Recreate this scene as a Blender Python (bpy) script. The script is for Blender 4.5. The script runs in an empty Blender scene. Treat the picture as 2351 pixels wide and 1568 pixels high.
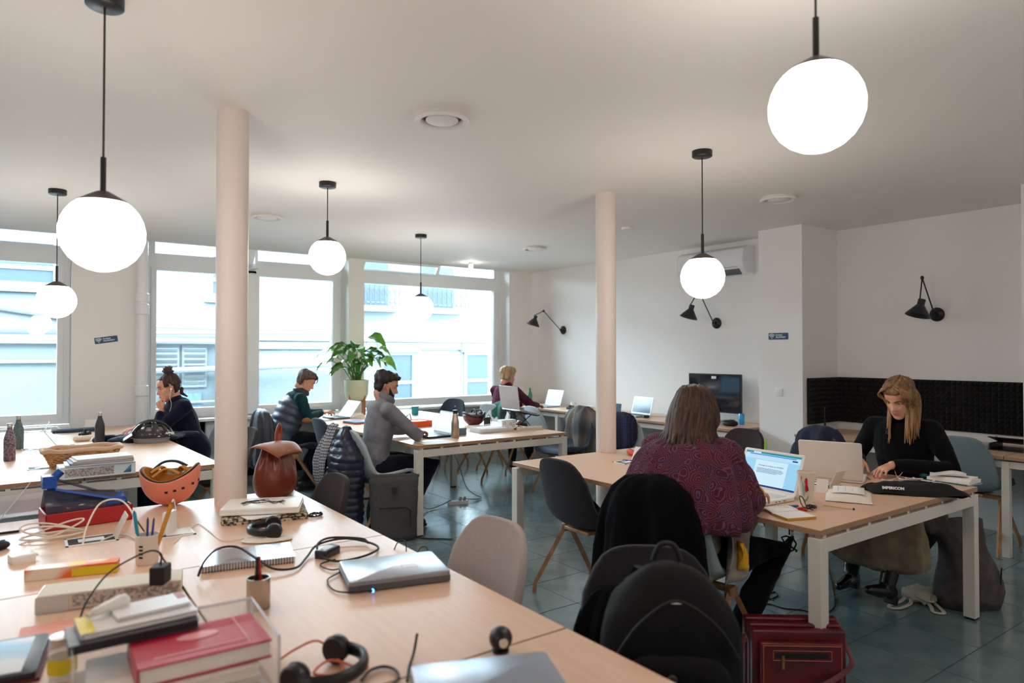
import bpy, math, random
from math import sin, cos, pi, radians as R
from mathutils import Vector as V, Matrix, noise
random.seed(7)
S = bpy.context.scene
COL = S.collection
# ---------------------------------------------------------------- camera
YAW = R(35.7)
cam_d = bpy.data.cameras.new('camera'); cam = bpy.data.objects.new('camera', cam_d); COL.objects.link(cam)
cam_d.lens = 24.0; cam_d.sensor_width = 36.0; cam_d.clip_start = .05; cam_d.clip_end = 300
cam.location = (0, 0, 1.5); cam.rotation_euler = (R(90.88), 0, -YAW)
cam_d.dof.use_dof = True; cam_d.dof.focus_distance = 4.3; cam_d.dof.aperture_fstop = 2.0
S.camera = cam
# ---------------------------------------------------------------- world, sun, exposure
W = bpy.data.worlds.new('world'); S.world = W; W.use_nodes = True
wn = W.node_tree.nodes; bg = wn['Background']
bg.inputs[0].default_value = (.88, .95, 1.0, 1); bg.inputs[1].default_value = 18
S.view_settings.view_transform = 'Standard'; S.view_settings.look = 'None'
S.view_settings.exposure = 1.42; S.view_settings.gamma = 1.0; S.view_settings.use_curve_mapping = False
GLOBE_STRENGTH = 10.0
GLOBE_COLOR = (1.0, .90, .84)
S.cycles.max_bounces = 10; S.cycles.diffuse_bounces = 6; S.cycles.glossy_bounces = 4
S.cycles.transparent_max_bounces = 16; S.cycles.caustics_reflective = False; S.cycles.caustics_refractive = False
S.cycles.sample_clamp_indirect = 4.0; S.cycles.use_denoising = True
# daylight portals in the three window openings (they only guide the sampling of the sky)
def portal(x0, x1, z0, z1, y):
    l = bpy.data.lights.new('window_portal', 'AREA'); l.shape = 'RECTANGLE'; l.size = x1-x0; l.size_y = z1-z0
    l.cycles.is_portal = True
    o = bpy.data.objects.new('window_portal', l); COL.objects.link(o)
    o.location = ((x0+x1)/2, y, (z0+z1)/2); o.rotation_euler = (R(-90), 0, 0)
for a in ((-2.6, .42), (1.13, 3.44), (3.65, 6.0)): portal(a[0], a[1], .75, 2.85, 8.9)

# ---------------------------------------------------------------- pixel rays -> world points on known planes
def ray(px, py):
    a = (px-1175.5)/1567; b = -(py-784)/1567; P = R(.88)
    f = cos(P)-b*sin(P); u = sin(P)+b*cos(P)
    return V((f*sin(YAW)+a*cos(YAW), f*cos(YAW)-a*sin(YAW), u))
O = V((0, 0, 1.5))
def atz(px, py, z=.74): r = ray(px, py); return O+r*((z-1.5)/r.z)
def atx(px, py, X): r = ray(px, py); return O+r*(X/r.x)
def aty(px, py, Y): r = ray(px, py); return O+r*(Y/r.y)

# ---------------------------------------------------------------- materials
def lin(c):
    out = []
    for x in c:
        x /= 255; out.append(x/12.92 if x <= .04045 else ((x+.055)/1.055)**2.4)
    return (*out, 1)
MC = {}
def M(name, rgb, r=.5, m=0, var=0, vs=8, bump=0, bs=60, stretch=None, sheen=0, coat=0, em=None, es=0, rgb2=None, spec=None, alpha=1, det=4):
    if name in MC: return MC[name]
    mt = bpy.data.materials.new(name); mt.use_nodes = True; n = mt.node_tree.nodes; L = mt.node_tree.links
    p = n['Principled BSDF']; p.inputs['Base Color'].default_value = lin(rgb)
    p.inputs['Roughness'].default_value = r; p.inputs['Metallic'].default_value = m
    if spec is not None: p.inputs['Specular IOR Level'].default_value = spec
    if sheen: p.inputs['Sheen Weight'].default_value = sheen; p.inputs['Sheen Roughness'].default_value = .5
    if coat: p.inputs['Coat Weight'].default_value = coat; p.inputs['Coat Roughness'].default_value = .1
    if alpha < 1: p.inputs['Alpha'].default_value = alpha
    if em: p.inputs['Emission Color'].default_value = lin(em); p.inputs['Emission Strength'].default_value = es
    if var or bump or rgb2:
        tc = n.new('ShaderNodeTexCoord'); mp = n.new('ShaderNodeMapping'); L.new(tc.outputs['Object'], mp.inputs[0])
        if stretch: mp.inputs['Scale'].default_value = stretch
    if var or rgb2:
        t = n.new('ShaderNodeTexNoise'); t.inputs['Scale'].default_value = vs; t.inputs['Detail'].default_value = det
        L.new(mp.outputs[0], t.inputs[0])
        mx = n.new('ShaderNodeMix'); mx.data_type = 'RGBA'
        c = lin(rgb); mx.inputs[6].default_value = c
        mx.inputs[7].default_value = lin(rgb2) if rgb2 else (*[k*(1-var) for k in c[:3]], 1)
        cr = n.new('ShaderNodeMapRange'); cr.inputs[1].default_value = .38; cr.inputs[2].default_value = .62
        L.new(t.outputs[0], cr.inputs[0]); L.new(cr.outputs[0], mx.inputs[0]); L.new(mx.outputs[2], p.inputs['Base Color'])
    if bump:
        t2 = n.new('ShaderNodeTexNoise'); t2.inputs['Scale'].default_value = bs; t2.inputs['Detail'].default_value = 3
        L.new(mp.outputs[0], t2.inputs[0])
        b = n.new('ShaderNodeBump'); b.inputs['Strength'].default_value = bump; b.inputs['Distance'].default_value = .01
        L.new(t2.outputs[0], b.inputs['Height']); L.new(b.outputs[0], p.inputs['Normal'])
    MC[name] = mt; return mt
def glassy(name, rgb=(235, 245, 245), refl=.08, tint=1.0, r=.02):
    if name in MC: return MC[name]
    mt = bpy.data.materials.new(name); mt.use_nodes = True; n = mt.node_tree.nodes; L = mt.node_tree.links
    n.remove(n['Principled BSDF']); t = n.new('ShaderNodeBsdfTransparent'); g = n.new('ShaderNodeBsdfGlossy'); m = n.new('ShaderNodeMixShader')
    t.inputs[0].default_value = lin(rgb); g.inputs['Roughness'].default_value = r
    lw = n.new('ShaderNodeFresnel'); lw.inputs[0].default_value = 1.45
    ad = n.new('ShaderNodeMath'); ad.operation = 'MULTIPLY'; ad.inputs[1].default_value = refl/.04; ad.use_clamp = True
    L.new(lw.outputs[0], ad.inputs[0]); L.new(ad.outputs[0], m.inputs[0]); L.new(t.outputs[0], m.inputs[1]); L.new(g.outputs[0], m.inputs[2])
    L.new(m.outputs[0], n['Material Output'].inputs[0]); MC[name] = mt; return mt
def plaid(name, base, c1, c2, k=60, k2=60):
    mt = M(name, base, r=.95); n = mt.node_tree.nodes; L = mt.node_tree.links; p = n['Principled BSDF']; tc = n.new('ShaderNodeTexCoord'); prev = None
    for i, (ax, c, kk) in enumerate((('Z', c1, k), ('Y', c2, k2))):
        w = n.new('ShaderNodeTexWave'); w.bands_direction = ax; w.inputs['Scale'].default_value = kk/20; w.inputs['Distortion'].default_value = 1.2; w.inputs['Detail'].default_value = 3; w.inputs['Detail Scale'].default_value = 6
        L.new(tc.outputs['Object'], w.inputs[0]); m = n.new('ShaderNodeMix'); m.data_type = 'RGBA'; m.inputs[7].default_value = lin(c)
        if prev: L.new(prev, m.inputs[6])
        else: m.inputs[6].default_value = lin(base)
        r = n.new('ShaderNodeMapRange'); r.inputs[1].default_value = .5; r.inputs[2].default_value = .75; r.inputs[4].default_value = .8; L.new(w.outputs['Fac'], r.inputs[0]); L.new(r.outputs[0], m.inputs[0]); prev = m.outputs[2]
    L.new(prev, p.inputs['Base Color']); return mt
def emit(name, rgb, s):
    return M(name, (0, 0, 0), r=.3, em=rgb, es=s*(.36 if s <= 1 else 1))

# ---------------------------------------------------------------- mesh builder
class MB:
    def __init__(s): s.v = []; s.f = []; s.M = Matrix()
    def at(s, loc=(0, 0, 0), rz=0, rx=0, ry=0, sc=None):
        s.M = Matrix.Translation(loc) @ Matrix.Rotation(rz, 4, 'Z') @ Matrix.Rotation(ry, 4, 'Y') @ Matrix.Rotation(rx, 4, 'X')
        if sc: s.M = s.M @ Matrix.Diagonal((*sc, 1))
        return s
    def frame(s, o, x, z):
        x = V(x).normalized(); z = V(z); z = (z-x*z.dot(x)).normalized(); y = z.cross(x)
        s.M = Matrix(((x.x, y.x, z.x, o[0]), (x.y, y.y, z.y, o[1]), (x.z, y.z, z.z, o[2]), (0, 0, 0, 1))); return s
    def add(s, vs, fs):
        b = len(s.v); s.v += [s.M @ V(p) for p in vs]; s.f += [tuple(b+i for i in f) for f in fs]; return s
    def box(s, cx, cy, cz, sx, sy, sz):
        vs = [(cx+i*sx/2, cy+j*sy/2, cz+k*sz/2) for k in (-1, 1) for j in (-1, 1) for i in (-1, 1)]
        return s.add(vs, [(0, 2, 3, 1), (4, 5, 7, 6), (0, 1, 5, 4), (2, 6, 7, 3), (0, 4, 6, 2), (1, 3, 7, 5)])
    def bx(s, x0, x1, y0, y1, z0, z1): return s.box((x0+x1)/2, (y0+y1)/2, (z0+z1)/2, x1-x0, y1-y0, z1-z0)
    def loft(s, rings, cap=(1, 1), wrap=1, ringwrap=0):
        n = len(rings[0]); fs = []; m = len(rings)
        for i in range(m-(0 if ringwrap else 1)):
            for j in range(n-(0 if wrap else 1)):
                a = i*n+j; b = i*n+(j+1) % n; c = ((i+1) % m)*n+(j+1) % n; d = ((i+1) % m)*n+j
                fs.append((a, b, c, d))
        if cap[0]: fs.append(tuple(range(n))[::-1])
        if cap[1]: fs.append(tuple((m-1)*n+k for k in range(n)))
        return s.add([p for r in rings for p in r], fs)
    def grid(s, fn, nu, nv, keep=None):
        vs = [fn(i/nu, j/nv) for i in range(nu+1) for j in range(nv+1)]; fs = []
        for i in range(nu):
            for j in range(nv):
                if keep and not keep((i+.5)/nu, (j+.5)/nv): continue
                a = i*(nv+1)+j; fs.append((a, a+nv+1, a+nv+2, a+1))
        return s.add(vs, fs)
    def lathe(s, prof, n=24, c=(0, 0, 0), cap=(1, 1)):
        return s.loft([[(c[0]+max(r, .0002)*cos(2*pi*k/n), c[1]+max(r, .0002)*sin(2*pi*k/n), c[2]+z) for k in range(n)] for r, z in prof], cap)
    def tube(s, pts, r, n=8, closed=False, flat=1.0, up=None):
        pts = [V(p) for p in pts]; m = len(pts); rs = r if isinstance(r, (list, tuple)) else [r]*m
        rings = []; u = None
        for i in range(m):
            if closed: t = pts[(i+1) % m]-pts[i-1]
            else: t = pts[min(i+1, m-1)]-pts[max(i-1, 0)]
            if t.length < 1e-9: t = V((0, 0, 1))
            t.normalize()
            if up is not None: u = V(up)-t*t.dot(V(up)); 
            elif u is None: u = V((0, 0, 1)) if abs(t.z) < .9 else V((1, 0, 0)); u = u-t*t.dot(u)
            else: u = u-t*t.dot(u)
            if u.length < 1e-6: u = t.orthogonal()
            u.normalize(); w = t.cross(u)
            rings.append([pts[i]+(u*cos(2*pi*k/n)*flat+w*sin(2*pi*k/n))*rs[i] for k in range(n)])
        return s.loft(rings, (not closed, not closed), 1, closed)
    def cyl(s, p0, p1, r0, r1=None, n=16): return s.tube([p0, p1], [r0, r0 if r1 is None else r1], n)
    def caps(s, pts, rs, n=12, flat=1.0, up=None):
        """rounded limb: tube with hemispherical ends"""
        pts = [V(p) for p in pts]; rs = list(rs) if isinstance(rs, (list, tuple)) else [rs]*len(pts)
        a = (pts[0]-pts[1]).normalized(); b = (pts[-1]-pts[-2]).normalized(); P = []; Q = []
        for t in (85, 60, 30): P.append(pts[0]+a*rs[0]*sin(R(t))); Q.append(rs[0]*cos(R(t)))
        P += pts; Q += rs
        for t in (30, 60, 85): P.append(pts[-1]+b*rs[-1]*sin(R(t))); Q.append(rs[-1]*cos(R(t)))
        return s.tube(P, Q, n, flat=flat, up=up)
    def ell(s, c, r, nu=16, nv=10, Rm=None):
        rg = []
        for i in range(nv+1):
            a = -pi/2+pi*i/nv; a = max(min(a, pi/2-.02), -pi/2+.02); ring = []
            for k in range(nu):
                p = V((r[0]*cos(a)*cos(2*pi*k/nu), r[1]*cos(a)*sin(2*pi*k/nu), r[2]*sin(a)))
                if Rm: p = Rm @ p
                ring.append(V(c)+p)
            rg.append(ring)
        return s.loft(rg)
    def prism(s, pts, z0, z1):
        n = len(pts); vs = [(x, y, z0) for x, y in pts]+[(x, y, z1) for x, y in pts]
        return s.add(vs, [tuple(range(n))[::-1], tuple(range(n, 2*n))]+[(i, (i+1) % n, n+(i+1) % n, n+i) for i in range(n)])
    def rbox(s, cx, cy, z0, sx, sy, h, r=.01, k=4, top=0):
        """box with rounded vertical corners, optionally softened top"""
        pts = rrect(sx, sy, r, k)
        rings = [[(cx+x, cy+y, z0) for x, y in pts]]
        if top: rings += [[(cx+x, cy+y, z0+h-top) for x, y in pts], [(cx+x*(1-top*.6/sx), cy+y*(1-top*.6/sy), z0+h-top*.3) for x, y in pts], [(cx+x*(1-2*top/sx), cy+y*(1-2*top/sy), z0+h) for x, y in pts]]
        else: rings += [[(cx+x, cy+y, z0+h) for x, y in pts]]
        return s.loft(rings)
    def build(s, name, mat, parent=None, ang=40, bev=0, solid=0, sub=0, remesh=0, disp=0, dscale=.1, seg=2, off=0, smooth=0):
        me = bpy.data.meshes.new(name); me.from_pydata([tuple(p) for p in s.v], [], s.f)
        if isinstance(mat, (list, tuple)): [me.materials.append(q) for q in mat]
        else: me.materials.append(mat)
        o = bpy.data.objects.new(name, me); COL.objects.link(o)
        if parent: o.parent = parent
        me.shade_smooth()
        if ang < 180 and not remesh: me.set_sharp_from_angle(angle=R(ang))
        if solid: d = o.modifiers.new('solid', 'SOLIDIFY'); d.thickness = solid; d.offset = off
        if bev: d = o.modifiers.new('bevel', 'BEVEL'); d.width = bev; d.segments = seg; d.limit_method = 'ANGLE'; d.angle_limit = R(50)
        if sub: d = o.modifiers.new('sub', 'SUBSURF'); d.levels = sub; d.render_levels = sub
        if remesh:
            d = o.modifiers.new('remesh', 'REMESH'); d.mode = 'VOXEL'; d.voxel_size = remesh; d.use_smooth_shade = True
            if smooth: d = o.modifiers.new('smooth', 'SMOOTH'); d.factor = .5; d.iterations = smooth
        if disp:
            k = 'clouds%g' % dscale; tx = bpy.data.textures.get(k) or bpy.data.textures.new(k, 'CLOUDS'); tx.noise_scale = dscale; tx.noise_depth = 2
            d = o.modifiers.new('folds', 'DISPLACE'); d.texture = tx; d.strength = disp; d.texture_coords = 'LOCAL'; d.mid_level = .5
        return o
def rrect(sx, sy, r, k=4):
    out = []
    for cx, cy, a0 in ((sx/2-r, sy/2-r, 0), (-sx/2+r, sy/2-r, 90), (-sx/2+r, -sy/2+r, 180), (sx/2-r, -sy/2+r, 270)):
        for i in range(k+1): a = R(a0+90*i/k); out.append((cx+r*cos(a), cy+r*sin(a)))
    return out
def se(a, b, n=2.5, k=32, c=(0, 0), rot=0):
    """superellipse outline"""
    out = []
    for i in range(k):
        t = 2*pi*i/k; x = a*math.copysign(abs(cos(t))**(2/n), cos(t)); y = b*math.copysign(abs(sin(t))**(2/n), sin(t))
        out.append((c[0]+x*cos(rot)-y*sin(rot), c[1]+x*sin(rot)+y*cos(rot)))
    return out
def cr(pts, k=6, closed=False):
    """Catmull-Rom smoothing of a polyline"""
    P = [V(p) for p in pts]; n = len(P); out = []
    for i in range(n if closed else n-1):
        a = P[(i-1) % n] if closed or i else P[0]; b = P[i]; c = P[(i+1) % n]; d = P[(i+2) % n] if closed else P[min(i+2, n-1)]
        for j in range(k):
            t = j/k; out.append(.5*((2*b)+(c-a)*t+(2*a-5*b+4*c-d)*t*t+(3*b-a-3*c+d)*t**3))
    if not closed: out.append(P[-1])
    return out
def nz(x, y=0, z=0): return noise.noise(V((x, y, z)))

def tag(o, label, cat, group=None, kind=None):
    o['label'] = label; o['category'] = cat
    if group: o['group'] = group
    if kind: o['kind'] = kind
    return o
def thing(name, label, cat, loc=(0, 0, 0), rz=0, group=None):
    o = bpy.data.objects.new(name, None); COL.objects.link(o); o.empty_display_size = .1
    o.location = loc; o.rotation_euler = (0, 0, rz); return tag(o, label, cat, group)
def struct(o): o['kind'] = 'structure'; return o
def solo(mb, name, label, cat, mat, loc=(0, 0, 0), rz=0, group=None, **k):
    o = mb.build(name, mat, None, **k); o.location = loc; o.rotation_euler = (0, 0, rz); return tag(o, label, cat, group)
def copy_tree(o, parent=None):
    c = o.copy(); COL.objects.link(c); c.parent = parent
    for ch in [q for q in bpy.data.objects if q.parent == o]: copy_tree(ch, c)
    return c
def text(body, size, mat, parent, loc, rot, name='lettering', ext=.0004, label=None, align='LEFT', bold=0):
    cu = bpy.data.curves.new(name, 'FONT'); cu.body = body; cu.size = size; cu.extrude = ext; cu.align_x = align; cu.align_y = 'CENTER'; cu.offset = bold
    t = bpy.data.objects.new(name, cu); me = bpy.data.meshes.new_from_object(t); bpy.data.objects.remove(t)
    o = bpy.data.objects.new(name, me); COL.objects.link(o); me.materials.clear(); me.materials.append(mat)
    o.location = loc; o.rotation_euler = rot
    if parent: o.parent = parent
    if label: o['label'] = label
    return o
def cable(name, label, pts, r, mat, k=6, n=6, group=None, extra=None):
    mb = MB().tube(cr(pts, k), r, n); o = mb.build(name, mat); return tag(o, label, 'cable', group)
# ---------------------------------------------------------------- common materials
m_white = M('white_paint', (232, 230, 226), r=.6, bump=.05, bs=120)
m_ceil = M('ceiling_paint', (238, 235, 230), r=.7)
m_wall = M('wall_paint', (241, 239, 237), r=.65, bump=.04, bs=90)
m_col = M('column_paint', (228, 216, 208), r=.5, bump=.15, bs=70)
m_frame = M('window_frame_white', (240, 243, 245), r=.35)
m_black = M('black_metal', (22, 22, 24), r=.4)
m_blackp = M('black_plastic', (20, 20, 22), r=.35)
m_rub = M('black_rubber', (12, 12, 13), r=.6)
m_wood = M('beech_laminate', (216, 180, 152), r=.38, rgb2=(211, 174, 145), vs=6, stretch=(16, .9, 1), bump=.02, bs=200)
m_edge = M('beech_edge', (178, 140, 108), r=.5, rgb2=(160, 122, 92), vs=8, stretch=(6, 6, 60))
m_oak = M('oak_leg', (178, 132, 88), r=.45, rgb2=(150, 104, 66), vs=20, stretch=(1, 1, .12))
m_tmetal = M('white_metal', (222, 214, 204), r=.4)
m_gap = M('dark_gap', (50, 44, 40), r=.8)
m_steel = M('brushed_steel', (190, 184, 178), r=.28, m=1)
m_chrome = M('chrome', (220, 220, 220), r=.12, m=1)
m_paper = M('paper', (236, 234, 230), r=.8)
m_wcable = M('cream_cable', (224, 216, 200), r=.5)
m_skin = M('skin', (214, 160, 134), r=.55, rgb2=(204, 144, 118), vs=30)
# ================================================================= ROOM SHELL
RX = 6.42; WY = 8.42; CZ = 2.72
# floor slab with individual tiles 0.415 m
m_tile = M('glazed_teal_tile', (116, 138, 141), coat=.5, r=.2, rgb2=(101, 125, 129), vs=5, bump=.10, bs=14, det=6)
fl = struct(MB().bx(-3.6, 6.9, -3.2, 9.0, -.1, -.004).build('floor', M('grout', (62, 76, 76), r=.8), ang=30))
T = .415; tm = {}
def tile_mesh(k):
    if k not in tm:
        o = MB().rbox(0, 0, -.004, T-.005, T-.005, .0045, r=.004, k=1).build('tile', m_tile, ang=30); tm[k] = o.data; bpy.data.objects.remove(o)
    return tm[k]
cands = []
for i in range(-9, 16):
    for j in range(-10, 21):
        x = 2.71+(i-4)*T+T/2; y = 3.105+(j-6)*T+T/2
        if -3.5 < x < 6.8 and -3.1 < y < 8.9: cands.append((x, y))
def vis(c):
    x, y = c; f = x*sin(YAW)+y*cos(YAW); a = x*cos(YAW)-y*sin(YAW)
    return f > 1.2 and abs(a) < f*.82 and x > 1.0
cands.sort(key=lambda c: (not vis(c), c[0]**2+c[1]**2))
for k, (x, y) in enumerate(cands[:290]):
    o = bpy.data.objects.new('tile', tile_mesh(0)); COL.objects.link(o); o.parent = fl
    o.location = (x, y, 0.0004*nz(x*9, y*9)); o.rotation_euler = (R(.12)*nz(x*5, y*7), R(.12)*nz(x*7, y*4, 3), 0)
rest = MB()
for x, y in cands[290:]: rest.bx(x-T/2+.0025, x+T/2-.0025, y-T/2+.0025, y+T/2-.0025, -.004, .0005)
o = rest.build('tile_field', m_tile, fl); o['kind'] = 'stuff'
# ceiling (slightly recessed above the window reveals)
struct(MB().bx(-3.6, 6.9, -3.2, WY, CZ, CZ+.25).build('ceiling', m_ceil))
struct(MB().bx(-3.6, 6.9, WY, 9.0, CZ+.14, CZ+.25).build('ceiling_reveal', m_ceil))
# walls
w = MB(); w.bx(RX, RX+.6, 3.9, 9.0, 0, CZ+.1); w.bx(6.03, 6.9, 3.66, 4.13, 0, CZ+.1); w.bx(6.66, 6.9, 1.7, 3.66, 0, CZ+.1); w.bx(5.9, 6.9, -3.2, 1.86, 0, CZ+.1)
struct(w.build('wall_right', m_wall, ang=30))
w = MB()
GY = 8.72
for x0, x1 in ((.42, 1.13), (3.44, 3.65), (6.0, 6.42), (-3.6, -2.6)): w.bx(x0, x1, WY, 9.0, 0, CZ+.2)
for x0, x1 in ((-2.6, .42), (1.13, 3.44), (3.65, 6.0)): w.bx(x0, x1, 8.62, 9.0, 0, .72); 
w.bx(1.13, 3.44, 8.62, 9.0, .0, .72)
struct(w.build('wall_far', m_wall, ang=30))
struct(MB().bx(-3.6, 6.9, -3.3, -3.15, 0, CZ+.1).build('wall_near', m_wall))
struct(MB().bx(-3.7, -3.5, -3.2, 9.0, 0, CZ+.1).build('wall_left', m_wall))
struct(MB().bx(6.0, 6.42, WY-.012, WY, 0, .08).bx(3.44, 3.65, WY-.012, WY, 0, .08).bx(.42, 1.13, WY-.012, WY, 0, .08).build('baseboard_far', m_white))
struct(MB().bx(RX-.012, RX, 4.13, WY, 0, .08).bx(6.018, 6.03, 3.66, 4.13, 0, .08).build('baseboard_right', m_white))
# window sills
for i, (x0, x1) in enumerate(((-2.6, .42), (1.13, 3.44), (3.65, 6.0))):
    struct(MB().bx(x0, x1, WY+.0, 8.66, .70, .735).build('trim_%d' % (i+1), m_frame, bev=.006))
# windows
m_pane = glassy('window_glass', (236, 248, 252), refl=.05)
def window(idx, x0, x1, lights, transoms, open_t=None):
    f = MB(); y0, y1 = GY-.03, GY+.05
    f.bx(x0, x1, y0, y1, .735, .79); f.bx(x0, x1, y0, y1, CZ+.08, CZ+.14); f.bx(x0, x1, y0-.02, y1, 2.47, 2.59)
    f.bx(x0+.002, x0+.058, y0-.003, y1-.003, .737, CZ+.138); f.bx(x1-.058, x1-.002, y0-.003, y1-.003, .737, CZ+.138)
    w_ = struct(f.build('window_%d' % idx, m_frame))
    for a, b in lights:   # sashes with panes
        s = MB(); t = .055
        s.bx(a, b, y0-.02, y1-.01, .79, .79+t); s.bx(a, b, y0-.02, y1-.01, 2.47-t+.02, 2.47); s.bx(a+.001, a+t, y0-.0215, y1-.0115, .793, 2.465); s.bx(b-t, b-.001, y0-.0215, y1-.0115, .793, 2.465)
        fr = s.build('sash', m_frame, w_)
        MB().bx(a+t, b-t, GY, GY+.006, .79+t, 2.47-t+.02).build('pane', m_pane, fr)
        MB().bx(b-.035, b-.02, y0-.05, y0-.02, 1.5, 1.62).bx(b-.033, b-.022, y0-.06, y0-.045, 1.48, 1.56).build('window_handle', m_frame, w_)
    for k, (a, b) in enumerate(transoms):
        s = MB(); t = .04; op = open_t and k in open_t
        h = CZ+.08-2.59
        s.bx(0, b-a, -.02, .02, 0, t); s.bx(0, b-a, -.02, .02, h-t, h); s.bx(.001, t, -.0212, .0188, .001, h-.001); s.bx(b-a-t, b-a-.001, -.0212, .0188, .001, h-.001)
        fr = s.build('transom_sash', m_frame, w_); fr.location = (a, GY-.01, 2.59)
        MB().bx(t, b-a-t, -.003, .003, t, h-t).build('pane', m_pane, fr)
        if op: fr.rotation_euler = (R(38), 0, 0)
    return w_
window(1, -2.6, .42, [(-2.54, -1.1), (-1.08, .36)], [(-2.54, -1.1), (-1.08, .36)])
w2 = window(2, 1.13, 3.44, [(1.19, 2.27), (2.33, 3.38)], [(1.19, 2.27), (2.33, 3.38)])
MB().bx(2.25, 2.35, GY-.05, GY+.05, .74, 2.5).build('mullion', m_frame, w2, bev=.004)
MB().bx(2.25, 2.31, GY-.36, GY, 2.5, 2.56).add([(2.2, 8.44, 2.86), (2.3, 8.44, 2.86), (2.3, 8.68, 2.5), (2.2, 8.68, 2.5), (2.2, 8.5, 2.86), (2.3, 8.5, 2.86), (2.3, 8.74, 2.5), (2.2, 8.74, 2.5)], [(0, 1, 2, 3), (7, 6, 5, 4), (0, 4, 5, 1), (1, 5, 6, 2), (2, 6, 7, 3), (3, 7, 4, 0)]).build('brace', m_frame, w2)
w3 = window(3, 3.65, 6.0, [(3.71, 5.94)], [(3.71, 4.9), (4.9, 5.94)], open_t=(0,))
for z, k in ((1.9, 0),):
    for xx, nm in ((3.46, 2), (6.02, 3)): pass
# blind cords beside the windows
for x in (3.43, 5.985):
    tag(MB().tube([(x-.03, 8.6, 2.6), (x-.03, 8.6, 1.4)], .003, 5).cyl((x-.03, 8.6, 1.45), (x-.03, 8.6, 1.38), .008).build('blind_cord', m_frame), 'thin white blind cord beside the %s window' % ('middle' if x < 5 else 'right'), 'cord')
# columns
for (px, nm, lab, x, y) in ((530, 'column', 'thick round white column in front of the left windows', 0, 0), (1390, 'column', 'round white column between the right bench and the wall desk', 0, 0)):
    if px == 530:
        a = atz(533, 268, CZ); c = V((a.x, a.y, 0)); c = V((0.966+.0, 3.4, 0))
        p = O+ray(532, 800)*3.45/ (ray(532, 800).x*sin(YAW)+ray(532, 800).y*cos(YAW)); c = V((p.x, p.y, 0))
    else: c = V((3.64, 3.84+.03, 0)); p = O+ray(1391, 800)*5.25/(ray(1391, 800).x*sin(YAW)+ray(1391, 800).y*cos(YAW)); c = V((p.x, p.y, 0))
    o = MB().lathe([(.077, 0), (.077, CZ)], 40).build('trim_%d' % (4 if px == 530 else 5), m_col); o.location = c; struct(o); o['label'] = lab
    if px == 530: COL1 = c
    else: COL2 = c
# heating pipe by the far wall
t = thing('drain_pipe', 'white vertical pipe with collars on the pier between two windows', 'pipe', (1.06, WY-.07, 0))
MB().cyl((0, 0, 0), (0, 0, CZ), .056, n=24).build('pipe', m_frame, t)
for z, h in ((2.04, .1), (1.9, .12), (1.02, .12)): MB().lathe([(.058, z), (.07, z+.01), (.07, z+h-.01), (.058, z+h)], 24).build('collar', m_frame, t)
# radiator
t = thing('radiator', 'white panel radiator under the middle window behind the thick column', 'radiator', (0, 0, 0))
MB().bx(1.75, 2.75, 8.53, 8.6, .13, .69).build('core', m_frame, t, bev=.006)
for k in range(20): MB().bx(1.76+k*.05, 1.80+k*.05, 8.515, 8.53, .16, .66).build('panel', m_frame, t, bev=.003)
# ceiling vents
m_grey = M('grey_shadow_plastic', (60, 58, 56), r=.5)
for k, (px, py, lab) in enumerate(((1015, 277, 'round white ceiling vent nearest the camera'), (613, 500, 'round white ceiling vent right of the thick column'), (1228, 572, 'smallest round white ceiling vent near the far corner'), (1787, 459, 'round white ceiling vent near the wall pier'))):
    p = atz(px, py, CZ-.02); t = thing('ceiling_vent', lab, 'vent', (p.x, p.y, CZ), group='round ceiling vents')
    r = .135
    MB().lathe([(r-.03, 0), (r-.02, -.03), (r, -.03), (r+.005, -.022), (r-.01, 0)], 40, cap=(0, 0)).build('rim', m_white, t)
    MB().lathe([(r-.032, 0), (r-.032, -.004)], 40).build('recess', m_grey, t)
    MB().lathe([(.066, -.004), (.084, -.016), (.084, -.022), (.076, -.027)], 40).build('disc', m_white, t)
p = atz(1440, 523, CZ); solo(MB().lathe([(.06, 0), (.055, -.02), (.03, -.03)], 24), 'smoke_sensor', 'small flat white sensor disc on the ceiling beside the thin column', 'sensor', m_ceil, (p.x, p.y, CZ))
p = atz(1068, 605, CZ); t = thing('bare_bulb', 'small bare lit bulb on the ceiling by the right window', 'lamp', (p.x, p.y-.15, CZ))
MB().lathe([(.03, 0), (.03, -.03), (.02, -.035)], 20).build('holder', m_white, t); MB().ell((0, 0, -.06), (.028, .028, .035)).build('bulb', emit('bulb_glow', (255, 244, 225), 25), t)
# pendants
m_globe = emit('globe_glow', (255, 240, 226), GLOBE_STRENGTH)
m_globe.node_tree.nodes['Principled BSDF'].inputs['Emission Color'].default_value = (*GLOBE_COLOR, 1)
m_bronze = M('bronze_metal', (60, 52, 46), r=.45)
pend = [(236, 536, 2.33, 'large glowing globe pendant at the upper left'), (130, 690, 5.12, 'small globe pendant hanging at the left edge over the far left bench'),
        (751.5, 590, 4.9, 'glowing globe pendant above the man in the quilted vest'), (966, 706, 7.08, 'smallest globe pendant in front of the right window'),
        (1613, 636, 4.13, 'globe pendant in front of the wall air conditioner'), (1874, 246, 1.97, 'largest glowing globe pendant at the upper right')]
GP = []
for bx_, by_ in ((-1.6, .6), (1.9, -1.6), (-1.9, 3.4), (4.6, -.9)):  # extra pendants added out of view to brighten the room
    q = V((bx_, by_, 1.98))-O; pend.append((None, q, 1, 'unseen globe pendant '+('left of the camera', 'behind the camera', 'beyond the left edge of the picture', 'behind the camera to the right')[len(pend)-6]))
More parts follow.
